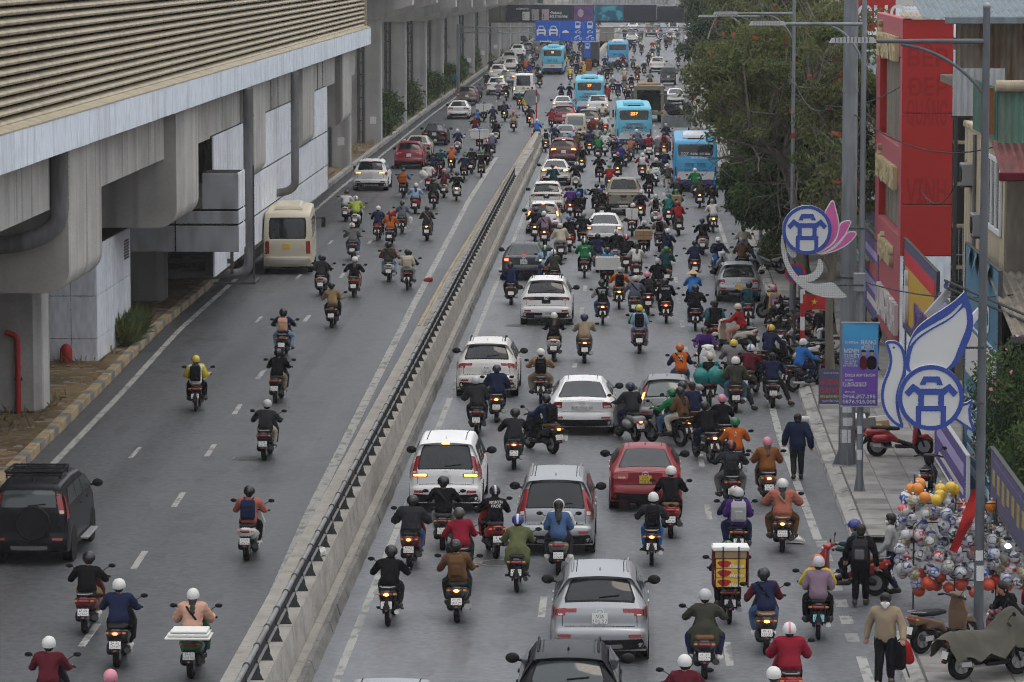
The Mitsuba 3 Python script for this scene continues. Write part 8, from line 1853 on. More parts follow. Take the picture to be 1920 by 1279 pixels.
k = thing('backpack', 'pink backpack on the standing woman in yellow', 'backpack'); put(k, 'sack', M_['backpack'], 'cloth_mauve', t_); put(k, 'pocket', M_['pack_pocket'], 'cloth_pink', t_); put(k, 'straps', M_['pack_straps'], 'cloth_mauve', t_)
person('walk', place(5.6, 75.9, .003, math.radians(70)), 'light_grey', 'navy', 'hair', ['hood', 'mask', 'face'], 'person in light grey hooded top half hidden behind the footballs', 0)
person('sit', place(7.6, 70.6, .14, math.radians(120)), 'black', 'charcoal', 'hair', [], 'seller in black sitting low beside the dark lamp pole', 0)
person('sit', place(8.0, 70.9, .14, math.radians(-20)), 'crimson', 'charcoal', 'hair', [], 'seated person in dark red at the right border', 0)
person('stand', place(-17.0, 352.0, .2, .0), 'teal', 'black', 'hair', [], 'person in teal top standing on the left kerb by the hedge', 1)
person('stand', place(6.4, 119.8, .14, 2.6), 'black', 'black', 'silver', [], 'person in black with silver helmet standing among the parked scooters', 0)
person('stand', place(6.7, 121.2, .14, 2.0), 'black', 'black', 'hair', ['hair:brown'], 'long haired person in black standing among the parked scooters', 0)
person('stand', place(7.3, 109.0, .14, 1.4), 'slate', 'navy', 'hair', ['hood'], 'person in slate top standing behind the leaning tree', 0)
person('stand', place(7.9, 116.0, .14, 1.0), 'navy', 'denim', 'hair', [], 'person in navy standing by the purple signboard', 0)
for j in range(7):
 a, b = 6.6 + RNG.uniform(-.5, .6), 100.5 + RNG.uniform(-2, 2)
 k = thing('scrap_box', ('brown', 'pale', 'grey')[j % 3] + ' crumpled scrap carton, %s in the heap above the red scooter' % ('first', 'second', 'third', 'fourth', 'fifth', 'sixth', 'seventh')[j] , 'carton')
 m = cbox(-.3, .3, -.25, .25, 0, .3, .02); m.apply_transform(trimesh.transformations.rotation_matrix(RNG.uniform(-.5, .5), (1, .3, 0))); m.apply_translation((a, b, .25 + .1 * (j % 3)))
 put(k, 'carton', m, ('cardboard', 'foam', 'cloth_grey')[j % 3])
for j in range(4):
 k = thing('kerb_litter', ('white paper scrap by the kerb near the rider with a foot down', 'red plastic scrap on the left lane beside the fence', 'pale lump of foam on the median wall', 'white paper scrap on the asphalt near the side street')[j], 'litter')
 x, y, z = ((5.0, 104, .01), (-8.2, 148.5, .01), (-6.4, 75, .92), (3.9, 82.5, .01))[j]
 m = blob([(0, 0, .06, .07), (.16, .05, .05, .06), (-.1, .1, .04, .05)], 1); m.vertices += .05 * (meshkit.noise(m.vertices * 20, j) - .5)[:, None]
 put(k, 'scrap', m, ('foam', 'cloth_red', 'foam', 'foam')[j], place(x, y, z, j, 1.3))
for i, (a, b, sag) in enumerate((((5.72, 94.3, 5.1), (8.9, 84.0, 5.6), .25), ((5.8, 131, 8.5), (8.8, 113.2, 9.6), .7), ((5.72, 94.3, 10.6), (6.0, 165, 9.6), 1.3), ((5.72, 94.3, 10.2), (5.9, 131, 9.0), 1.0), ((5.72, 94.3, 9.4), (9.0, 90, 8.7), .5), ((9.05, 113, 6.2), (9.0, 97, 8.0), .8))):
 k = thing('overhead_cable', ('black cable sagging from the thick pole to the shop awning', 'black cable from the lamp in the branches to the red building', 'upper black cable running along the street into the trees', 'lower black cable running along the street into the trees', 'black cable from the thick pole to the beige house', 'black cable from the red building to the beige house')[i], 'cable')
 a, b = np.array(a), np.array(b)
 put(k, 'wire', tube([a + (b - a) * t - np.array([0, 0, sag * 4 * t * (1 - t)]) for t in np.linspace(0, 1, 14)], .018, 5), 'black_steel')
for i, (x, y, z) in enumerate(((8.75, 92.2, 6.3), (8.75, 95.3, 7.4))):
 k = thing('air_conditioner', ('grey air conditioner box low on the beige house front', 'grey air conditioner box high on the beige house front')[i], 'air conditioner')
 put(k, 'casing', cbox(x - .02, x + .28, y, y + .8, z, z + .58, .02), 'rim'); put(k, 'fan_grille', moved(disk(.22, .02, 20), XR(y + .3, z + .29, x - .03)), 'trim_black'); put(k, 'bracket', box(x, x + .3, y + .1, y + .7, z - .05, z), 'pipe_dark')
k = thing('drainpipe', 'thin grey drainpipe down the beige house front', 'pipe'); put(k, 'tube', tube([(8.94, 94.2, .2), (8.94, 94.2, 8.8)], .05, 8), 'pipe_grey')
for i, (x0, x1, y, h) in enumerate(((-60, -18, 880, 22), (-16, 12, 960, 30), (14, 60, 900, 26))):
 k = thing('end_building', ('left', 'middle', 'right')[i] + ' grey block closing the far end of the street', 'building')
 put(k, 'wall', box(x0, x1, y, y + 20, 0, h), ('concrete', 'grey_sheet', 'plaster')[i])
 for fl in range(3):
  for j in range(int((x1 - x0) / 5)): put(k, 'window', box(x0 + 1 + j * 5, x0 + 4 + j * 5, y - .1, y, 1.2 + fl * 3.2, 3 + fl * 3.2), 'car_glass')
# ================================================================ trees and plants
def leaves(points, dirs, size, rng, droop=.35, w=.36):
 """one diamond leaf per point: (V, F)"""
 n = len(points)
 a = rng.normal(size=(n, 3)); a[:, 2] -= droop; a /= np.linalg.norm(a, axis=1, keepdims=True)
 b = np.cross(a, rng.normal(size=(n, 3))); b /= np.linalg.norm(b, axis=1, keepdims=True) + 1e-9
 s = size * rng.uniform(.7, 1.3, (n, 1)); p = points
 c = np.cross(a, b) * s * .12
 V = np.stack([p, p + a * s * .5 + b * s * w * .5 + c, p + a * s, p + a * s * .5 - b * s * w * .5 + c], 1).reshape(-1, 3)
 i = np.arange(n)[:, None] * 4
 F = np.concatenate([i + [0, 1, 2], i + [0, 2, 3]])
 return V, F
def grow(rng, start, d, length, r, level, maxlevel, segs, tips, spread=.6, up=.1):
 pts = [start]; p = start.copy(); d = d / np.linalg.norm(d)
 n = 4 if level < maxlevel else 3
 for i in range(n):
  d = d + rng.normal(size=3) * .16 + np.array([0, 0, up]); d /= np.linalg.norm(d)
  p = p + d * length / n; pts.append(p.copy())
  if level == maxlevel or (level == maxlevel - 1 and i >= 1): tips.append((p.copy(), d.copy()))
 segs.append((np.array(pts), r, level))
 if level < maxlevel:
  for k in range(3 if level else 5):
   f = rng.integers(1, n + 1)
   nd = d * .55 + rng.normal(size=3) * spread; nd[2] += .12
   grow(rng, pts[f], nd, length * rng.uniform(.55, .8), r * .58, level + 1, maxlevel, segs, tips, spread, up)
def tree(x, y, h, crown_r, label, pal, seed, nleaf=9000, leaf=.22, lean=(0, 0), trunk_h=2.6, bare=.25, red=0, cz=None, squash=.7, twig=True, low=None, trunk_r=.22, fill=.33):
 rng = np.random.default_rng(seed)
 k = thing('street_tree', label, 'tree')
 base = np.array([x, y, .1]); top = np.array([x + lean[0], y + lean[1], trunk_h])
 segs, tips = [], []
 tp = [base + (top - base) * t + np.array([math.sin(t * 5 + seed) * .08, 0, 0]) for t in np.linspace(0, 1, 6)]
 put(k, 'trunk', tube(tp, np.linspace(trunk_r, trunk_r * .7, 6) * [1.35, 1.05, 1, 1, 1, 1], 10), 'bark', smooth=60)
 cz = cz or (h + trunk_h) / 2
 nl = 6
 for i in range(nl):
  a = 2 * math.pi * i / nl + rng.uniform(-.3, .3)
  d = np.array([math.cos(a) * crown_r, math.sin(a) * crown_r, (h - trunk_h) * rng.uniform(.3, .9)])
  grow(rng, tp[-1] if i % 2 else tp[-2], d, np.linalg.norm(d) * .75, trunk_r * .5, 0, 3, segs, tips, .62, .06)
 hd_ = lambda q: math.hypot(q[0] - x - lean[0], q[1] - y - lean[1])
 segs = [q for q in segs if hd_(q[0][-1]) < crown_r * 1.25 and q[0][-1][2] < h * 1.08]
 tips = [q for q in tips if hd_(q[0]) < crown_r * 1.05 and q[0][2] < h]
 for lev, nm in ((0, 'limb'), (1, 'bough')):
  for pts, r, l in segs:
   if l == lev and (lev == 0): put(k, nm, tube(pts, np.linspace(r, r * .55, len(pts)), 7), 'bark', smooth=60)
 put(k, 'branches', cat([tube(pts, np.linspace(r, r * .5, len(pts)), 5, False) for pts, r, l in segs if l in (1, 2)]), 'bark', kind='stuff')
 put(k, 'twigs', cat([tube(pts, np.linspace(max(r, .014), .008, len(pts)), 3, False) for pts, r, l in segs if l == 3]), 'bark', kind='stuff')
 P_, D_ = np.array([t[0] for t in tips]), np.array([t[1] for t in tips])
 keep = rng.random(len(P_)) > bare
 P_ = P_[keep]
 extra = rng.normal(size=(int(len(P_) * fill), 3)); extra /= np.linalg.norm(extra, axis=1, keepdims=True)
 extra = np.array([x + lean[0] * 1.3, y + lean[1] * 1.3, cz]) + extra * rng.uniform(.55, 1, (len(extra), 1)) ** .5 * (crown_r, crown_r, (h - (low or trunk_h)) * .55 * 1)
 cl = np.vstack([P_, extra])
 cl = cl[(cl[:, 2] > (low or trunk_h * .8))]
 ncl = 125
 cen = cl[rng.integers(0, len(cl), ncl)] + rng.normal(size=(ncl, 3)) * .12
 rad = rng.uniform(.38, .95, ncl) * (crown_r / 3.6) ** .5
 tone = np.clip(meshkit.noise(cen * .5, seed) * .6 + rng.random(ncl) * .5 - .05, 0, .999)
 for i, (nm, m) in enumerate(pal):
  sel = np.where((tone >= i / len(pal)) & (tone < (i + 1) / len(pal)))[0]
  if not len(sel): continue
  w = rad[sel] ** 2
  idx = rng.choice(sel, int(nleaf * 1.0 * w.sum() / (rad ** 2).sum()), p=w / w.sum())
  n = len(idx)
  o = rng.normal(size=(n, 3)); o /= np.linalg.norm(o, axis=1, keepdims=True)
  o *= rng.random((n, 1)) ** .45 * rad[idx][:, None]; o[:, 2] *= .55
  V, F = leaves(cen[idx] + o, None, leaf * 1.1, rng)
  put(k, 'foliage', (V, F), m, kind='stuff')
 if red:
  c = cl[rng.integers(0, len(cl), red)] + rng.normal(size=(red, 3)) * .3
  V, F = leaves(c, None, leaf * 1.7, rng, .5, .5)
  put(k, 'red_leaves', (V, F), 'leaf_red', kind='stuff')
 return k
MANGO = [('f', 'leaf_dark'), ('f', 'leaf_dark'), ('f', 'leaf_mid'), ('f', 'leaf_young')]
OLIVE = [('f', 'leaf_mid'), ('f', 'leaf_olive'), ('f', 'leaf_olive'), ('f', 'leaf_light')]
BLUE = [('f', 'leaf_blue'), ('f', 'leaf_dark'), ('f', 'leaf_mid')]
tree(7.3, 149.5, 8.4, 2.9, 'dark leafy tree hanging low over the pavement behind the lotus emblem', MANGO, 3, 34000, .28, (0, 0), 2.6, .0, 0, cz=4.6, low=1.3, fill=1.6)
tree(6.6, 158.0, 7.4, 2.3, 'second dark leafy tree crowding the kerb behind the lotus emblem', MANGO, 6, 22000, .28, (0, 0), 2.4, .0, 0, cz=4.2, low=1.6, fill=1.6)
tree(6.9, 139.0, 11.2, 3.6, 'sparse tree with many bare branches above the kerbside bus', OLIVE, 5, 12000, .24, (-.9, .5), 5.6, .35, 40, low=6.6)
tree(6.1, 110.5, 8.0, .8, 'slender leaning tree behind the small purple banner', OLIVE, 8, 500, .24, (.2, .5), 4.6, .5, 8, low=5.2, trunk_r=.15)
tree(7.6, 163.0, 12.4, 3.6, 'tall half bare almond tree with a few red leaves', OLIVE, 11, 24000, .26, (-.3, 1), 5.2, .2, 40, low=5.8)
tree(8.0, 184.0, 12.2, 3.4, 'olive green tree with red leaves beyond the kerbside bus', OLIVE, 13, 22000, .30, (-.2, 0), 4.6, .15, 45, low=5.0)
tree(8.3, 208.0, 12.0, 3.4, 'grey green street tree, third beyond the kerbside bus', [('f', 'leaf_mid'), ('f', 'leaf_olive'), ('f', 'leaf_blue')], 17, 20000, .32, (-.2, 0), 3.6, .2, 45, low=3.4)
tree(8.6, 236.0, 11.5, 3.2, 'dark green street tree beside the refuse truck', BLUE, 19, 14000, .32, (0, 0), 3.2, .1, 40, low=2.8)
tree(9.0, 268.0, 11.8, 3.3, 'broad green street tree behind the waste cart', BLUE, 23, 14000, .36, (0, 0), 3.2, .08, 30, low=2.6)
tree(7.1, 127.0, 10.8, 1.35, 'dense olive tree with bare twigs filling the gap left of the red building', [('f', 'leaf_dark'), ('f', 'leaf_olive'), ('f', 'leaf_mid')], 47, 11000, .22, (.1, .3), 4.4, .2, 30, low=4.6, trunk_r=.17)
for i, y in enumerate((300, 335, 372, 410, 452, 495, 540, 590, 645, 700)):
 tree(9.0 + bend(y), y, 11.5, 3.7, 'dense dark roadside tree, %s in the distant row' % ('first', 'second', 'third', 'fourth', 'fifth', 'sixth', 'seventh', 'eighth', 'ninth', 'tenth')[i], BLUE, 31 + i, 9000, .42, (-.2, 0), 3.0, .0, 0, low=1.6)
def shrub(x, y, r, h, label, mats_, seed, n=1600, leaf=.18, name='shrub', z0=.2, drop=.35, lw=.36):
 rng = np.random.default_rng(seed)
 k = thing(name, label, 'plant')
 put(k, 'stems', cat([tube([(x + rng.uniform(-.1, .1), y + rng.uniform(-.1, .1), z0 - .1), (x + rng.uniform(-r, r) * .6, y + rng.uniform(-r, r) * .6, z0 + h * rng.uniform(.5, .9))], [.025, .008], 4) for _ in range(7)]), 'bark', kind='stuff')
 p = rng.normal(size=(n, 3)); p /= np.linalg.norm(p, axis=1, keepdims=True); p *= rng.random((n, 1)) ** .4
 p = p * (r, r, h * .5) * (.8 + .4 * meshkit.noise(p * 3, seed)[:, None]) + (x, y, z0 + h * .52)
 t = meshkit.noise(p * 2.2, seed)
 for i, m in enumerate(mats_):
  q = p[(t >= .3 + .4 * i / len(mats_) if i else t > -1) & (t < .3 + .4 * (i + 1) / len(mats_) if i < len(mats_) - 1 else t < 2)]
  if len(q): put(k, 'foliage', leaves(q, None, leaf, rng, drop, lw), m, kind='stuff')
 return k
shrub(8.4, 79.2, 1.0, 3.2, 'dark flowering shrub in front of the shop at the right border', ['leaf_dark', 'leaf_dark', 'leaf_mid'], 71, 6500, .13, z0=1.7)
rng_ = np.random.default_rng(9)
put('shrub', 'blossoms', leaves(np.array([8.3, 79.0, 3.4]) + rng_.normal(size=(90, 3)) * (.5, .5, .8), None, .09, rng_, 0, .8), 'cloth_pink', kind='stuff')
shrub(8.6, 76.8, .8, 2.2, 'potted leafy plant below the flowering shrub', ['leaf_dark', 'leaf_mid'], 72, 2600, .16, z0=1.4)
shrub(5.95, 153.2, .6, 1.3, 'small weedy bush at the kerb beside the parked silver motorbike', ['leaf_mid', 'leaf_olive'], 73, 900, .2)
for j in range(3): shrub(-17.0 - .1 * j, 121.5 + 1.7 * j, .45, .6, ('near', 'middle', 'far')[j] + ' tuft of tall green grass against the white service box', ['leaf_mid', 'leaf_light'], 74 + j, 700, .55, name='grass_tuft', drop=-2.2, lw=.07)
for i in range(9):
 y = 262 + i * 17.0
 shrub(left_kerb(y) - 1.6 - .5 * (i % 2), y, 2.0, 2.2 + .5 * (i % 3), 'low green hedge bush under the viaduct, %s from the near end' % ('first', 'second', 'third', 'fourth', 'fifth', 'sixth', 'seventh', 'eighth', 'ninth')[i], ['leaf_dark', 'leaf_mid', 'leaf_mid'], 80 + i, 2600, .34)
V, F = [], []
rng_ = np.random.default_rng(4); n = 26000
yy = rng_.uniform(268, 640, n); xx = np.array([left_kerb(a) for a in yy]) - .5 - rng_.random(n) ** .8 * 6
V, F = leaves(np.stack([xx, yy, rng_.uniform(.25, .25 + .8 * meshkit.noise(np.stack([xx, yy * .4, xx * 0], 1)), n)], 1), None, .42, rng_, -.3)
k = thing('hedge_cover', 'low green ground cover under the far viaduct', 'ground cover', kind='stuff'); put(k, 'leaf_cover', (V, F), 'leaf_mid', kind='stuff')
n = 9500; yy = rng_.uniform(92, 260, n); xx = np.array([left_kerb(a) for a in yy]) - .5 - rng_.random(n) * 7
p = np.stack([xx, yy, np.full(n, .26)], 1); p = p[meshkit.noise(p * (.5, .25, 1), 5) > .52]
k = thing('dry_grass', 'dry straw and grass on the bare earth strip', 'grass', kind='stuff'); put(k, 'straw_cover', leaves(p, None, .34, rng_, -.6, .14), 'leaf_straw', kind='stuff')
def palm(x, y, h, label, seed):
 rng = np.random.default_rng(seed); k = thing('palm_tree', label, 'tree')
 put(k, 'trunk', tube([(x, y, .1), (x + .1, y, h * .5), (x, y, h)], [.16, .12, .10], 8), 'bark', smooth=60)
 for i in range(13):
  a = i * 2.4 + rng.uniform(-.2, .2); el = rng.uniform(.1, 1.0); L = rng.uniform(1.8, 2.5)
  mid = [np.array([x, y, h]) + np.array([math.cos(a) * math.cos(el) * L * t, math.sin(a) * math.cos(el) * L * t, math.sin(el) * L * t - 1.5 * t * t]) for t in np.linspace(0, 1, 8)]
  V, F = [], []
  for j in range(7):
   for sd in (-1, 1):
    b = mid[j]; sdv = np.array([-math.sin(a), math.cos(a), 0]) * sd; e = b + sdv * .5 * (1 - j / 9) + (mid[j + 1] - b) * .9 + (0, 0, -.28)
    o = len(V); V += [b, b + (mid[j + 1] - b) * .5, e]; F += [[o, o + 1, o + 2]]
  put(k, 'frond', (np.array(V), np.array(F)), 'leaf_dark' if i % 3 else 'leaf_mid')
for i, (y, dx, h) in enumerate(((306 + 14, -2.6, 5.2), (334, -3.2, 6), (352, -2.4, 4.6), (378, -2.8, 5.6), (400, -2.5, 5), (428, -3, 5.5))):
 palm(left_kerb(y) + dx, y, h, 'dark palm growing between the viaduct piers, %s from the near end' % ('first', 'second', 'third', 'fourth', 'fifth', 'last')[i], 60 + i)
# ================================================================ put the vehicles and riders in place
used = set()
def unique(cands, grp=None):
 for c in cands:
  c = ' '.join(c.split()).replace(' ,', ',')
  if c not in used and len(c.split()) <= 16:
   used.add(c); return c, None
 return ' '.join(cands[-1].split()).replace(' ,', ','), grp
for (x, y, model, col, tl, kw, label, short, far) in CARS:
 c = {'suv': 'car', 'minivan': 'van'}.get(model, 'car')
 kw = dict(kw)
 rw = .85
 k, to, S = build_car(x, y, model, col, label, c, tl=tl, short=short, far=far, glass='pale_glass' if col in ('cream', 'grey') else 'smoke_glass' if col == 'black' else 'car_glass', **kw)
 used.add(label)
 if short == 'black jeep':
  put(k, 'spare_wheel', moved(disk(.37, .2, 32), [[1, 0, 0, .12], [0, 0, -1, .04], [0, 1, 0, .98], [0, 0, 0, 1]]), 'paint_black', to, smooth=30)
  put(k, 'spare_wheel_rim', moved(trimesh.creation.torus(.36, .03, 32, 8), [[1, 0, 0, .12], [0, 0, -1, -.14], [0, 1, 0, .98], [0, 0, 0, 1]]), 'trim_black', to, smooth=True)
  put(k, 'roof_rack', cat([tube([(-.62, .75, 2.0), (.62, .75, 2.0), (.62, 1.9, 2.0), (-.62, 1.9, 2.0), (-.62, .75, 2.0)], .03, 6), tube([(-.62, .75, 1.92), (.62, .75, 1.92)], .02, 6)] + [box(-.62, .62, yy, yy + .06, 1.93, 1.96) for yy in np.arange(.85, 1.9, .26)] + [tube([(sx * .6, yy, 1.84), (sx * .6, yy, 2.0)], .02, 5) for sx in (-1, 1) for yy in (.8, 1.8)]), 'trim_black', to)
  for sx in (-1, 1):
   put(k, 'side_step', cbox(sx * 1.0 - .09, sx * 1.0 + .09, 1.55, 3.1, .36, .42, .015), 'rim', to)
bus_rot = {'bus 237': .012, 'middle blue bus': .006}
for (x, y, col, digits, label, short, fleet) in BUSES:
 build_bus(x, y, label, col, rot=bus_rot.get(short, -.004), digits=digits or None, short=short, plate=fleet or None)
 used.add(label)
 if short == 'kerbside bus':
  k = 'city_bus_003' if 'city_bus_003' in labels else None
  kk = [q for q, v in labels.items() if v.get('label') == label][0]
  to = place(x, y, 0, -.004)
  put(kk, 'rear_sign', moved(cat([text('227', .17, .01, True).apply_translation((-.62, .12, 0)), text('HA DONG - NUOC NGAM', .12, .01, True, maxw=1.1).apply_translation((.25, .13, 0)), text('BEN XE YEN NGHIA', .12, .01, True, maxw=1.0).apply_translation((.25, -.09, 0))]), frame((0, .045, 2.05), (1, 0, 0), (0, .15, 1))), 'lamp_clear', to)
 if short == 'bus 237':
  kk = [q for q, v in labels.items() if v.get('label') == label][0]
  to = place(x, y, 0, .012)
  put(kk, 'tail_lettering', moved(lines([('TRANSERCO', .14, 0, .33), ('HOTLINE 1900 1296', .12, 0, .08)], .01, True), frame((0, -.055, 1.45), (1, 0, 0), (0, .05, 1))), 'paint_red', to)
  put(kk, 'web_lettering', moved(lines([('timbuyt.transerco.com.vn', .12, 0, 0, 1.5)], .01, True), frame((0, -.06, 1.25), (1, 0, 0), (0, .05, 1))), 'paint_buswhite', to)
 if short == 'middle blue bus':
  kk = [q for q, v in labels.items() if v.get('label') == label][0]
  to = place(x, y, 0, .006)
  put(kk, 'tail_lettering', moved(lines([('TRANSERCO', .14, 0, .33), ('HOTLINE 1900 1296', .12, 0, .08)], .01, True), frame((0, -.055, 1.45), (1, 0, 0), (0, .05, 1))), 'paint_red', to)
def minibus(x, y, rot, label):
 L, hw, H = 7.2, 1.03, 2.68
 p = [(.1, .34), (.02, .45), (0, .62), (.01, .72), (.04, .78), (.02, 1.15), (.03, 1.45), (.05, 1.52), (.10, 1.95), (.16, 2.30), (.26, 2.55), (.5, 2.66), (3, 2.70), (L - 1.1, 2.66), (L - .6, 2.45), (L - .12, 1.5), (L, 1.2), (L, .6), (L - .1, .36)]
 W = lambda y, z: hw * (1 - .04 * smoothf((.35 - y) / .35)) * (1 - .05 * smoothf((z - 1.3) / 1.4)) * (1 - .05 * smoothf((y - L + .4) / .4))
 S = Shell(p, W, bow=.05, crown=.06)
 k = thing('minibus', label, 'minibus'); to = place(x, y, 0, rot)
 put(k, 'body', S.body(2, 8), 'paint_cream', to, smooth=50)
 put(k, 'rear_window', S.patch(7.1, 9.2, -.72, .72, .012), 'car_glass', to)
 put(k, 'window_seal', S.patch(6.9, 9.4, -.80, .80, .008), 'trim_black', to)
 for sd in (-1, 1):
  for j in range(4):
   put(k, 'side_window', S.side([(.45 + j * 1.3, 1.5), (1.65 + j * 1.3, 1.5), (1.65 + j * 1.3, 2.3), (.45 + j * 1.3, 2.3)], sd), 'car_glass', to)
  put(k, 'tail_light', S.patch(4.3, 5.9, min(sd * .78, sd * .97), max(sd * .78, sd * .97), .016, 4, 3), 'lamp_red', to)
  put(k, 'mirror', cat([cbox(sd * 1.35 - .09, sd * 1.35 + .09, L - .55, L - .4, 1.5, 1.95, .03), tube([(sd * 1.0, L - .5, 1.9), (sd * 1.35, L - .47, 1.9)], .02, 6)]), 'trim_black', to)
  put(k, 'side_band', S.side([(.1, 1.12), (L - .4, 1.12), (L - .4, 1.32), (.1, 1.32)], sd, .004), 'paint_champagne', to)
 put(k, 'bumper', S.patch(.3, 2.9, -.98, .98, .02, 4, 11), 'paint_champagne', to)
 put(k, 'licence_plate', moved(cbox(-.17, .17, -.1, .1, 0, .02, .005), frame(np.array(S.top(5.2, -.05, .014)), (1, 0, 0), (0, 0, 1))), 'plate_yellow', to)
 put(k, 'roof_unit', hull([(sx * (.6 - e), yy - e * sy, zz) for sx in (-1, 1) for yy, sy in ((1.0, -1), (4.6, 1)) for e, zz in ((0, 2.68), (.06, 2.8), (.14, 2.84))]), 'paint_cream', to)
 ty, ri = wheel_meshes(.38, .22)
 for sd in (-1, 1):
  for yy in (1.5, L - 1.3):
   tw = to @ T().translate((sd * .92, yy, .38)); wk = put(k, 'wheel', ty, 'tyre', tw); put(wk, 'rim', ri, 'rim', tw)
 put(k, 'underside', box(-.9, .9, .3, L - .3, .25, .4), 'trim_black', to)
 LAND.append((x, y + 3, 'cream minibus'))
minibus(-14.33, 151.5, .06, 'cream minibus half hidden behind the grey drain pipe')
def pickup(x, y, label):
 k = thing('pickup_truck', label, 'pickup truck'); to = place(x, y, 0, 0) @ T().translate((0, -1.05, 0))
 p = [(.02, .55), (0, .62), (0, .75), (.02, 1.02), (.03, 1.10), (.08, 1.13), (.12, 1.13)]
 W = lambda y, z: .93 * (1 - .03 * ((z - .7) / .5) ** 2)
 cab = [(1.55, .5), (1.55, .8), (1.55, 1.1), (1.60, 1.16), (1.72, 1.45), (1.85, 1.74), (1.98, 1.80), (2.6, 1.83), (3.2, 1.80), (3.35, 1.74), (4.0, 1.2), (4.1, 1.13), (5.2, 1.02), (5.3, .7), (5.25, .4)]
 Wc = lambda y, z: (.93 * (1 - .03 * ((min(z, 1.1) - .7) / .5) ** 2) if z < 1.13 else .92 + (.66 - .92) * min((z - 1.13) / .68, 1.05))
 S = Shell(cab, Wc, bow=.04)
 put(k, 'cab', S.body(), 'paint_gold', to, smooth=50)
 put(k, 'rear_window', S.patch(3.3, 5.0, -.82, .82, .012), 'car_glass', to)
 for sd in (-1, 1):
  put(k, 'side_window', S.side([(1.85, 1.2), (3.6, 1.2), (3.3, 1.66), (2.0, 1.66)], sd), 'car_glass', to)
  put(k, 'bed_side', cbox(sd * .88 - .06, sd * .88 + .06, .06, 1.56, .5, 1.13, .03), 'paint_gold', to)
  put(k, 'tail_light', cbox(sd * .86 - .07, sd * .86 + .07, -.02, .10, .72, 1.06, .02), 'lamp_red', to)
  put(k, 'mirror', cbox(sd * 1.1 - .12, sd * 1.1 + .12, 3.4, 3.5, 1.15, 1.38, .03), 'trim_black', to)
 put(k, 'tailgate', cbox(-.78, .78, 0, .07, .58, 1.12, .03), 'paint_gold', to)
 put(k, 'gate_handle', cat([cbox(-.16, .16, -.015, .01, .93, 1.04, .008), moved(trimesh.creation.torus(.06, .012, 14, 6), [[1.5, 0, 0, 0], [0, 0, -1, -.01], [0, 1, 0, .86], [0, 0, 0, 1]])]), 'trim_black', to)
 put(k, 'gate_lettering', moved(text('RANGER', .11, .01, True, maxw=1.0), frame((0, -.004, .68), (1, 0, 0), (0, 0, 1))), 'paint_champagne', to)
 put(k, 'bed_floor', box(-.85, .85, .06, 1.55, .55, .62), 'trim_black', to)
 put(k, 'bumper', cbox(-.86, .86, -.14, .05, .40, .56, .03), 'trim_black', to)
 put(k, 'licence_plate', cbox(-.24, .24, -.165, -.15, .42, .54, .004), 'plate_white', to)
 put(k, 'plate_lettering', moved(text('29C-739.13', .07, .004), frame((0, -.168, .45), (1, 0, 0), (0, 0, 1))), 'ink', to)
 put(k, 'brake_light', cbox(-.14, .14, 1.83, 1.87, 1.72, 1.77, .01), 'lamp_dark', to)
 put(k, 'underside', box(-.8, .8, .1, 5.1, .38, .55), 'trim_black', to)
 ty, ri = wheel_meshes(.39, .25)
 for sd in (-1, 1):
  for yy in (1.05, 4.25):
   tw = to @ T().translate((sd * .79, yy, .39)); wk = put(k, 'wheel', ty, 'tyre', tw); put(wk, 'rim', ri, 'rim', tw)
 LAND.append((x, y + 2, 'gold pickup'))
pickup(-0.28, 187.6, 'gold grey pickup truck with dark rear bumper ahead of the white sedan')
def refuse_truck(x, y):
 k = thing('refuse_truck', 'olive refuse truck with open black tail hopper beside the trees', 'truck'); to = place(x, y, 0, 0)
 put(k, 'hopper_frame', cat([cbox(-1.2, -.95, 0, 1.2, .6, 2.75, .04), cbox(.95, 1.2, 0, 1.2, .6, 2.75, .04), cbox(-1.2, 1.2, 0, 1.6, 2.55, 2.95, .05), cbox(-.95, .95, -.25, .6, .6, .95, .04)]), 'paint_olive', to)
 put(k, 'hopper_mouth', box(-.95, .95, .7, 1.3, .8, 2.6), 'black_gap', to)
 for j in range(5): put(k, 'hopper_rib', cbox(-.9 + j * .4, -.8 + j * .4, .62, .7, .9, 1.5, .01), 'black_steel', to)
 put(k, 'container', cbox(-1.15, 1.15, 1.3, 5.8, .9, 2.9, .06), 'paint_olive', to)
 put(k, 'cab', cbox(-1.1, 1.1, 6.1, 7.8, .6, 2.6, .12), 'paint_cream', to)
 put(k, 'load', cat([blob([(RNG.uniform(-.9, .9), RNG.uniform(.2, 3), 2.98, .14), (RNG.uniform(-.9, .9), RNG.uniform(.2, 3), 3.02, .1)], 1) for _ in range(9)]), 'cardboard', to)
 for sd in (-1, 1):
  put(k, 'tail_light', cbox(sd * 1.08 - .1, sd * 1.08 + .1, -.03, .03, .75, 1.05, .01), 'lamp_red', to)
  put(k, 'side_flap', cbox(sd * 1.32 - .13, sd * 1.32 + .13, .3, .36, 1.5, 2.5, .01), 'paint_brown', to)
 ty, ri = wheel_meshes(.48, .4)
 for sd in (-1, 1):
  for yy in (1.9, 6.4):
   tw = to @ T().translate((sd * .92, yy, .48)); wk = put(k, 'wheel', ty, 'tyre', tw); put(wk, 'rim', ri, 'rim', tw)
 LAND.append((x, y + 3, 'refuse truck'))
refuse_truck(1.55, 289.0)
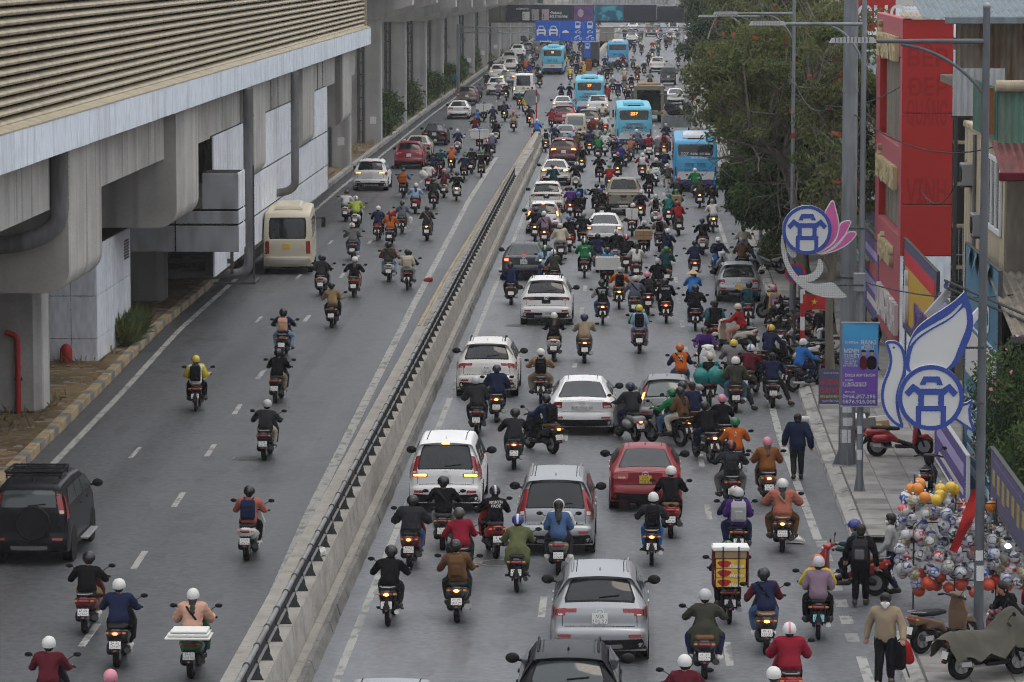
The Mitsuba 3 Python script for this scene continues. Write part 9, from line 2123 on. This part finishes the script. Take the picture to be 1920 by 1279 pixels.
def box_truck(x, y, label, col, short, c2='paint_cream'):
 k = thing('box_truck', label, 'truck'); to = place(x, y, 0, 0)
 put(k, 'cargo_box', cbox(-1.05, 1.05, 0, 4.2, .9, 3.0, .05), col, to); put(k, 'cab', cbox(-.95, .95, 4.3, 5.9, .5, 2.3, .15), c2, to)
 put(k, 'door_seam', box(-.015, .015, -.01, .0, .95, 2.95), 'trim_black', to)
 put(k, 'chassis', box(-.8, .8, .1, 5.8, .5, .9), 'trim_black', to)
 for sd in (-1, 1): put(k, 'tail_light', cbox(sd * .9 - .1, sd * .9 + .1, -.03, .02, .78, .9, .01), 'lamp_red', to)
 ty, ri = wheel_meshes(.42, .3)
 for sd in (-1, 1):
  for yy in (1.2, 4.8):
   tw = to @ T().translate((sd * .85, yy, .42)); wk = put(k, 'wheel', ty, 'tyre', tw); put(wk, 'rim', ri, 'rim', tw)
 LAND.append((x, y + 3, short))
box_truck(-3.2, 515.0, 'distant truck with beige cargo box beyond the far bus', 'paint_gold', 'far truck')
box_truck(-4.6, 428.0, 'dark truck squeezed left of the distant deep blue bus', 'paint_darkgrey', 'dark truck', 'paint_darkgrey')
def transit(x, y):
 k, to, S = build_car(x, y, 'van', 'white', 'tall white passenger van behind bus number 02', 'van', tl='low', short='tall white van', plate_col='yellow', rear_wheel=1.0, lit='left', win_t=.70)
 put(k, 'step', cbox(-.7, .7, -.12, .05, .34, .46, .03), 'trim_black', to)
transit(-9.72 + .0, 334.0)
def waste_cart(x, y):
 k = thing('waste_cart', 'grey metal waste cart beside the parked white car', 'cart'); to = place(x, y, 0, .05)
 put(k, 'bin', cat([cbox(-1.1, 1.1, 0, .06, .35, 1.25, .01), cbox(-1.1, 1.1, 1.5, 1.56, .35, 1.25, .01), cbox(-1.1, -1.04, 0, 1.5, .35, 1.25, .01), cbox(1.04, 1.1, 0, 1.5, .35, 1.25, .01), cbox(-1.1, 1.1, 0, 1.5, .33, .4, .01)]), 'galv', to)
 for j in range(5): put(k, 'rib', cbox(-1.0 + j * .48, -.94 + j * .48, -.04, .0, .35, 1.25, .008), 'galv', to)
 for sx in (-.9, .9): put(k, 'wheel', moved(wheel_cache_simple(.2, .08), [[1, 0, 0, sx], [0, 1, 0, .2], [0, 0, 1, .2], [0, 0, 0, 1]]), 'tyre', to)
 for j in range(9):
  b = thing('rubbish_bag', 'knotted dark rubbish bag heaped on the grey waste cart', 'bag', 'rubbish bags on the waste cart')
  a, c, h = RNG.uniform(-.9, .9), RNG.uniform(.2, 1.3), 1.3 + .25 * (j % 3)
  m = blob([(a, c, h, .34), (a + RNG.uniform(-.2, .2), c, h + .22, .14), (a + .2, c, h - .1, .26)], 2)
  m.vertices += .05 * (meshkit.noise(m.vertices * 6, j) - .5)[:, None]
  put(b, 'sack', m, 'cloth_charcoal' if j % 3 else 'cloth_slate', to, smooth=50); put(b, 'knot', blob([(a, c, h + .3, .05), (a + .06, c, h + .42, .05)], 1), 'cloth_charcoal', to)
waste_cart(3.6, 274.0)
far_cars = 0
for i, (x, y, model, col) in enumerate(((-11.6, 560, 'sedan', 'white'), (-9.2, 590, 'suv', 'silver'), (-11.2, 625, 'suv', 'black'), (-8.4, 655, 'sedan', 'white'), (-10.2, 690, 'hatch', 'crimson'), (-1.2, 545, 'sedan', 'white'), (1.6, 585, 'suv', 'darkgrey'), (-1.6, 620, 'suv', 'white'), (2.2, 650, 'sedan', 'silver'), (-.8, 690, 'suv', 'red'), (4.6, 560, 'sedan', 'pearl'), (5.2, 610, 'minivan', 'white'))):
 lab = '%s car, %s of the far queue on the %s carriageway beyond the footbridge' % ({'darkgrey': 'dark grey', 'crimson': 'dark red', 'pearl': 'pale'}.get(col, col), ('first', 'second', 'third', 'fourth', 'fifth')[i % 5] if i < 10 else ('sixth', 'last')[i - 10], 'left' if x < -6 else 'right')
 build_car(x + bend(y) * .6, y, model, col, lab, 'car', tl='low', far=True, lit='red' if i % 3 == 0 else None)
 LAND.append((x + bend(y) * .6, y + 1.5, 'far %s car' % col))
# ---------------------------------------------------------------- riders
def rels(x, y):
 c = sorted((math.hypot((x - lx) * 2.2, y - ly), lx, ly, n) for lx, ly, n in LAND)
 out = []
 for d, lx, ly, n in c[:7]:
  dx, dy = x - lx, y - ly
  if d > 90: continue
  if abs(dx) < 1.25: r = 'behind' if dy < 0 else 'ahead of'
  else: r = ('left of' if dx < 0 else 'right of')
  q = '' if d < 9 else 'well '
  out.append('%s%s the %s' % (q, r, n))
 return out
STY = lambda o, j: ('puffer' in o and COLNAME(j) + ' padded jacket') or ('coat' in o and COLNAME(j) + ' long coat') or ('hood' in o and COLNAME(j) + ' hooded top') or (COLNAME(j) + ' jacket')
def helm(h, o):
 if h.startswith('full:'): return 'black full face helmet'
 if h == 'none' or h == 'hair': return 'no helmet'
 if h == 'cone': return 'straw conical hat'
 s = [t for t in o if t.startswith('stripe:')]
 return COLNAME(h) + (' striped' if s else '') + ' helmet'
FARG = 'distant riders in the far traffic'
def extra_thing(name, label, cat_, parts, to):
 lab, g = unique([label] + [label + ', ' + r for r in rels(*CURXY)] + [label], 'alike loads on distant bikes')
 k = thing(name, lab, cat_, g)
 for n, m, b in parts: put(k, n, m, b, to, smooth=40)
 return k
plates = ['29-E1|739.30', '29-K1|418.54', '29-B1|365.17', '30-F4|556.09', '29-H1|812.65', '29-X5|094.22', '18-B2|418.50', '29-B2|025.87', '29-L1|565.05', '20-B1|375.12']
pi = 0
taken = [(b[0], b[1]) for b in BIKES]
JC = ['black', 'black', 'black', 'navy', 'navy', 'charcoal', 'grey', 'dark_olive', 'brown', 'slate', 'white', 'red', 'green', 'beige', 'dark_teal']
HCOL = ['black', 'black', 'white', 'navy', 'silver', 'red', 'grey', 'green', 'yellow']
FARB = []
tries = 0
while len(FARB) < 66 and tries < 9000:
 tries += 1
 yy = (RNG.uniform(225, 620) if len(FARB) < 30 else RNG.uniform(450, 680)) if len(FARB) < 46 else RNG.uniform(128, 255)
 if RNG.random() < .38 and len(FARB) < 46: xx = RNG.uniform(-13.2, -8.6) if yy > 300 else 99
 else: xx = RNG.uniform(-4.6 if yy < 430 else -3.8, 4.8) if yy > 255 or RNG.random() < .4 else RNG.uniform(1.5, 4.9)
 if xx > 90: continue
 xx += bend(yy)
 if any(abs(xx - a) < .95 and abs(yy - b) < 5.5 for a, b in taken) or any(abs(xx - lx) < 1.75 and abs(yy - ly) < 8.5 for lx, ly, n in LAND): continue
 taken.append((xx, yy))
 FARB.append((round(xx, 2), round(yy, 2), RNG.choice(['scooter', 'under']), RNG.choice(['black', 'black', 'red', 'white', 'grey', 'silver']), RNG.choice(HCOL), RNG.choice(JC), RNG.choice(['black', 'charcoal', 'navy', 'denim']), 0.0, 2 if yy > 300 else 1 if yy > 165 else 0, RNG.choice(['', '', '', 'lit'])))
for (x, y, model, col, helmet, jacket, trousers, hd, lod, opt) in BIKES + FARB:
 o = opt.split()
 od = dict(t.split(':', 1) if ':' in t else (t, True) for t in o)
 CURXY = (x, y)
 rot = math.radians(hd + RNG.uniform(-2.5, 2.5))
 to = place(x, y, 0.002, rot)
 rto = place(x, y, 0.002, rot, 1.0, RNG.uniform(.94, 1.07))
 face = 'facing the camera' if 'face' in od else ''
 who = '%s and %s' % (STY(od, jacket), helm(helmet, o))
 rl = rels(x, y)
 side = 'on the left carriageway' if x < -7 else 'on the right carriageway'
 far = y > 600
 pil = od.get('pil')
 word = 'cyclist' if model == 'bicycle' else 'rider'
 if 'txt' in od: who = '%s lettered %s' % (STY(od, jacket), od['txt'].replace('/', ' ').replace('~', ' '))
 xt = [w for w in ('with dark backpack' if 'bp' in od else '', 'with pillion' if pil else '', 'with long hair' if 'hair' in od else '', COLNAME(trousers) + ' trousers') if w]
 cand = ['%s in %s %s %s, %s' % (word, who, face, '', r) for r in rl[:2]] + ['%s in %s, %s, %s' % (word, who, xt[0], r) for r in rl] + ['%s in %s, %s and %s' % (word, who, a, b.replace('well ', '')) for a in rl for b in rl if a != b] + ['%s in %s, far %s' % (word, who, side)]
 lab, grp = unique(cand, FARG)
 ride = 'ride' if model != 'under' else 'ride_under'
 for w in ('ride_wide', 'ride_lean', 'legR', 'legL', 'ride_under'):
  if w in od: ride = w
 if lod < 2 and ride in ('ride', 'ride_under') and 'face' not in od: ride = RNG.choice([ride, ride, 'ride_lean', 'ride_look', 'ride_look', 'ride_slouch', 'ride_slouch'])
 if lod == 2: ride = 'ride'
 mn = {'scooter': 'scooter', 'classic': 'rounded scooter', 'under': 'motorbike', 'bicycle': 'bicycle'}[model]
 lampw = 'lit tail lamp' if 'lit' in od else ''
 bc = ['%s %s under %s in %s, %s' % (COLNAME(col), mn, word, who, r) for r in rl[:3]] + ['%s %s under %s in %s, %s' % (COLNAME(col), mn, word, STY(od, jacket), r) for r in rl] + ['%s %s under the %s, far %s' % (COLNAME(col), mn, STY(od, jacket), side)]
 bl, bg = unique(bc, FARG)
 pt = None
 if lod == 0 and y < 112 and model != 'bicycle':
  pt = plates[pi % len(plates)]; pi += 1
 to_b = place(x, y, 0.002, rot, 1.0, 1.0 if model == 'bicycle' else 1.13)
 if model == 'bicycle': bicycle(to, col, bl)
 else: motorbike(model, col, to_b, bl, lod, lit=od.get('lit'), plate=pt, plate_col=od.get('pc', 'white'), group=bg)
 txt = od.get('txt')
 po = [t.replace('~', '/') for t in o if t.split(':')[0] in ('sl', 'puffer', 'coat', 'hood', 'hair', 'stripe', 'cross', 'txt', 'shorts', 'wshoe', 'face', 'mask', 'vest')]
 person(ride, rto, jacket, trousers, 'hair' if helmet == 'none' else helmet, po, lab, lod, grp)
 if pil:
  f = pil.split(',')
  pop = f[3:]
  pod = dict(t.split(':', 1) if ':' in t else (t, True) for t in pop)
  pc = ['pillion passenger in %s and %s, %s' % (STY(pod, f[1]), helm(f[0], pop), r) for r in rl] + ['pillion passenger in %s behind %s rider, %s' % (STY(pod, f[1]), COLNAME(jacket), r) for r in rl]
  pl_, pg = unique(pc + ['pillion passenger in %s, far %s' % (STY(pod, f[1]), side)], FARG)
  person('pillion', rto, f[1], f[2], 'hair' if f[0] == 'none' else f[0], pop, pl_, min(lod, 1), pg)
  if 'bp' in pod:
   M = pose_meshes('pillion', 1 if lod else 0)
   bk, bg2 = unique(['%s backpack of pillion in %s, %s' % (COLNAME(pod['bp']), STY(pod, f[1]), r) for r in rl] + ['backpack on a pillion'], FARG)
   t = thing('backpack', bk, 'backpack', bg2)
   put(t, 'sack', M['backpack'], 'cloth_' + pod['bp'], rto); put(t, 'pocket', M['pack_pocket'], 'cloth_' + pod['bp'], rto); put(t, 'straps', M['pack_straps'], 'cloth_' + pod['bp'], rto)
 if 'bp' in od:
  M = pose_meshes(ride, min(lod, 1))
  bk, bg2 = unique(['%s backpack of %s in %s, %s' % (COLNAME(od['bp']), word, STY(od, jacket), r) for r in rl] + ['backpack on a distant rider'], FARG)
  t = thing('backpack', bk, 'backpack', bg2)
  put(t, 'sack', M['backpack'], 'cloth_' + od['bp'], rto)
  put(t, 'pocket', M['pack_pocket'], 'cloth_' + od['bp'], rto); put(t, 'straps', M['pack_straps'], 'cloth_' + od['bp'], rto)
 b = od.get('box') or od.get('bag')
 if b == 'orange': extra_thing('delivery_bag', 'orange delivery bag slung behind the rider', 'bag', [('bag', cbox(-.24, .24, -.34, .06, .84, 1.18, .05), 'cloth_orange'), ('flap', cbox(-.25, .25, -.36, .07, 1.16, 1.22, .02), 'cloth_rust')], to)
 if b == 'white': extra_thing('cargo_box', 'white cargo box on the rear rack', 'box', [('box', cbox(-.62, .62, -.55, .1, .80, 1.35, .03), 'foam'), ('lid', cbox(-.64, .64, -.57, .12, 1.35, 1.41, .02), 'cloth_silver'), ('strap', box(-.02, .02, -.575, -.56, .8, 1.4), 'cloth_navy')], to)
 if b == 'black': extra_thing('top_box', 'black box on a rear rack', 'box', [('box', cbox(-.55, -.15, -.4, .05, .85, 1.3, .04), 'trim_black')], to)
 if b == 'sign': extra_thing('round_sign', 'grey round road sign with red and white post at the median gap', 'sign', [('disc', moved(disk(.62, .04, 24), [[1, 0, 0, .2], [0, 0, -1, -.8], [0, 1, 0, 2.3], [0, 0, 0, 1]]), 'galv'), ('post', tube([(.55, -.85, 0), (.55, -.85, 2.9)], .05, 8), 'red_paint'), ('band', box(.5, .6, -.91, -.90, 1.9, 2.4), 'trim_white')], to)
 if b == 'card': extra_thing('cardboard_box', 'cardboard box tied behind the green helmeted rider', 'box', [('box', cbox(-.24, .24, -.40, .04, .82, 1.3, .01), 'cardboard'), ('tape', box(-.03, .03, -.405, .045, 1.295, 1.304), 'cloth_tan')], to)
 if b == 'card2': extra_thing('cardboard_box', 'wide cardboard box tied behind the rider in black', 'box', [('box', cbox(-.38, .38, -.42, .04, .82, 1.24, .01), 'cardboard'), ('tape', box(-.03, .03, -.425, -.419, .82, 1.24), 'cloth_tan'), ('cord', tube([(-.39, -.43, 1.0), (.39, -.43, 1.0)], .008, 4), 'cloth_red')], to)
 if b == 'panel': extra_thing('strapped_load', 'two white panels strapped upright behind the rider in black', 'load', [('panel', cbox(-.29, -.01, -.3, -.22, .84, 1.35, .01), 'foam'), ('panel', cbox(.01, .29, -.3, -.22, .84, 1.35, .01), 'foam'), ('leg', cbox(-.38, -.32, -.3, -.25, .35, .85, .01), 'foam'), ('leg', cbox(.32, .38, -.3, -.25, .35, .85, .01), 'foam')], to)
 if b == 'cargo': extra_thing('cargo_box', 'pale open cargo box on the rack behind the blue helmeted rider', 'box', [('side', cbox(-.48, .48, -.62, -.58, .8, 1.3, .01), 'foam'), ('side', cbox(-.48, .48, .0, .04, .8, 1.3, .01), 'foam'), ('side', cbox(-.48, -.44, -.58, .0, .8, 1.3, .01), 'foam'), ('side', cbox(.44, .48, -.58, .0, .8, 1.3, .01), 'foam'), ('lining', box(-.44, .44, -.58, 0, .8, 1.22), 'cardboard')], to)
 if b == 'foam':
  for j in range(3): extra_thing('foam_lid', ('lowest', 'middle', 'topmost')[j] + ' white foam sheet stacked on the green scooter', 'foam sheet', [('sheet', cbox(-.42 + j * .05, .42 - j * .03, -.62 + j * .05, .02, .83 + j * .055, .875 + j * .055, .012), 'foam')], to)
 if b == 'yellow':
  for j in range(3):
   e = extra_thing('yellow_carton', ('lowest', 'middle', 'topmost')[j] + ' yellow printed carton in the stack on the scooter', 'carton', [('carton', cbox(-.30, .30, -.52, -.06, .84 + j * .19, 1.02 + j * .19, .008), 'plate_yellow')], to)
   put(e, 'print', moved(text('Hello', .085, .004, True), frame((.12, -.523, .89 + j * .19), (1, 0, 0), (0, 0, 1))), 'trim_white', to); put(e, 'print', moved(blobflat(.13, .07), frame((-.13, -.523, .93 + j * .19), (1, 0, 0), (0, 0, 1))), 'red_paint', to)
  extra_thing('cargo_crate', 'clear topped crate round the yellow cartons on the scooter', 'crate', [('side', cbox(-.36, -.33, -.54, -.04, .83, 1.55, .008), 'cloth_maroon'), ('side', cbox(.33, .36, -.54, -.04, .83, 1.55, .008), 'cloth_maroon'), ('carton', cbox(-.32, .32, -.52, -.06, 1.42, 1.56, .01), 'cardboard'), ('cover', cbox(-.37, .37, -.56, -.02, 1.57, 1.66, .02), 'foam'), ('strap', box(-.17, -.145, -.565, -.555, .84, 1.67), 'cloth_black'), ('strap', box(.145, .17, -.565, -.555, .84, 1.67), 'cloth_black')], to)
 if 'bag2' in od:
  extra_thing('shopping_bag', 'red shopping bag hung on the left of the scooter', 'bag', [('bag', cbox(-.50, -.30, .3, .55, .75, 1.1, .04), 'cloth_red')], to); extra_thing('shopping_bag', 'white shopping bag hung on the right of the scooter', 'bag', [('bag', cbox(.32, .50, .2, .5, .4, .8, .04), 'foam')], to)
 if 'bundle' in od:
  cb = 'plastic_teal' if od['bundle'] == 'teal' else 'foam'
  for j, (bx, by, bz, br) in enumerate([(-.28, -.3, .95, .24), (.18, -.35, .98, .27), (.45, -.2, .78, .2)][:3 if cb == 'plastic_teal' else 1]):
   m = blob([(bx, by, bz, br), (bx, by, bz + br, .06), (bx + .1, by, bz - .05, br * .8)], 2); m.vertices += .05 * (meshkit.noise(m.vertices * 7, j) - .5)[:, None]
   extra_thing('plastic_sack', (('leftmost', 'middle', 'rightmost')[j] + ' teal plastic sack on the rack of the loaded motorbike') if cb == 'plastic_teal' else 'white and navy bundle behind a rider', 'sack', [('sack', m, cb), ('knot', blob([(bx, by, bz + br, .05), (bx, by - .02, bz + br + .12, .06)]), cb)], to)
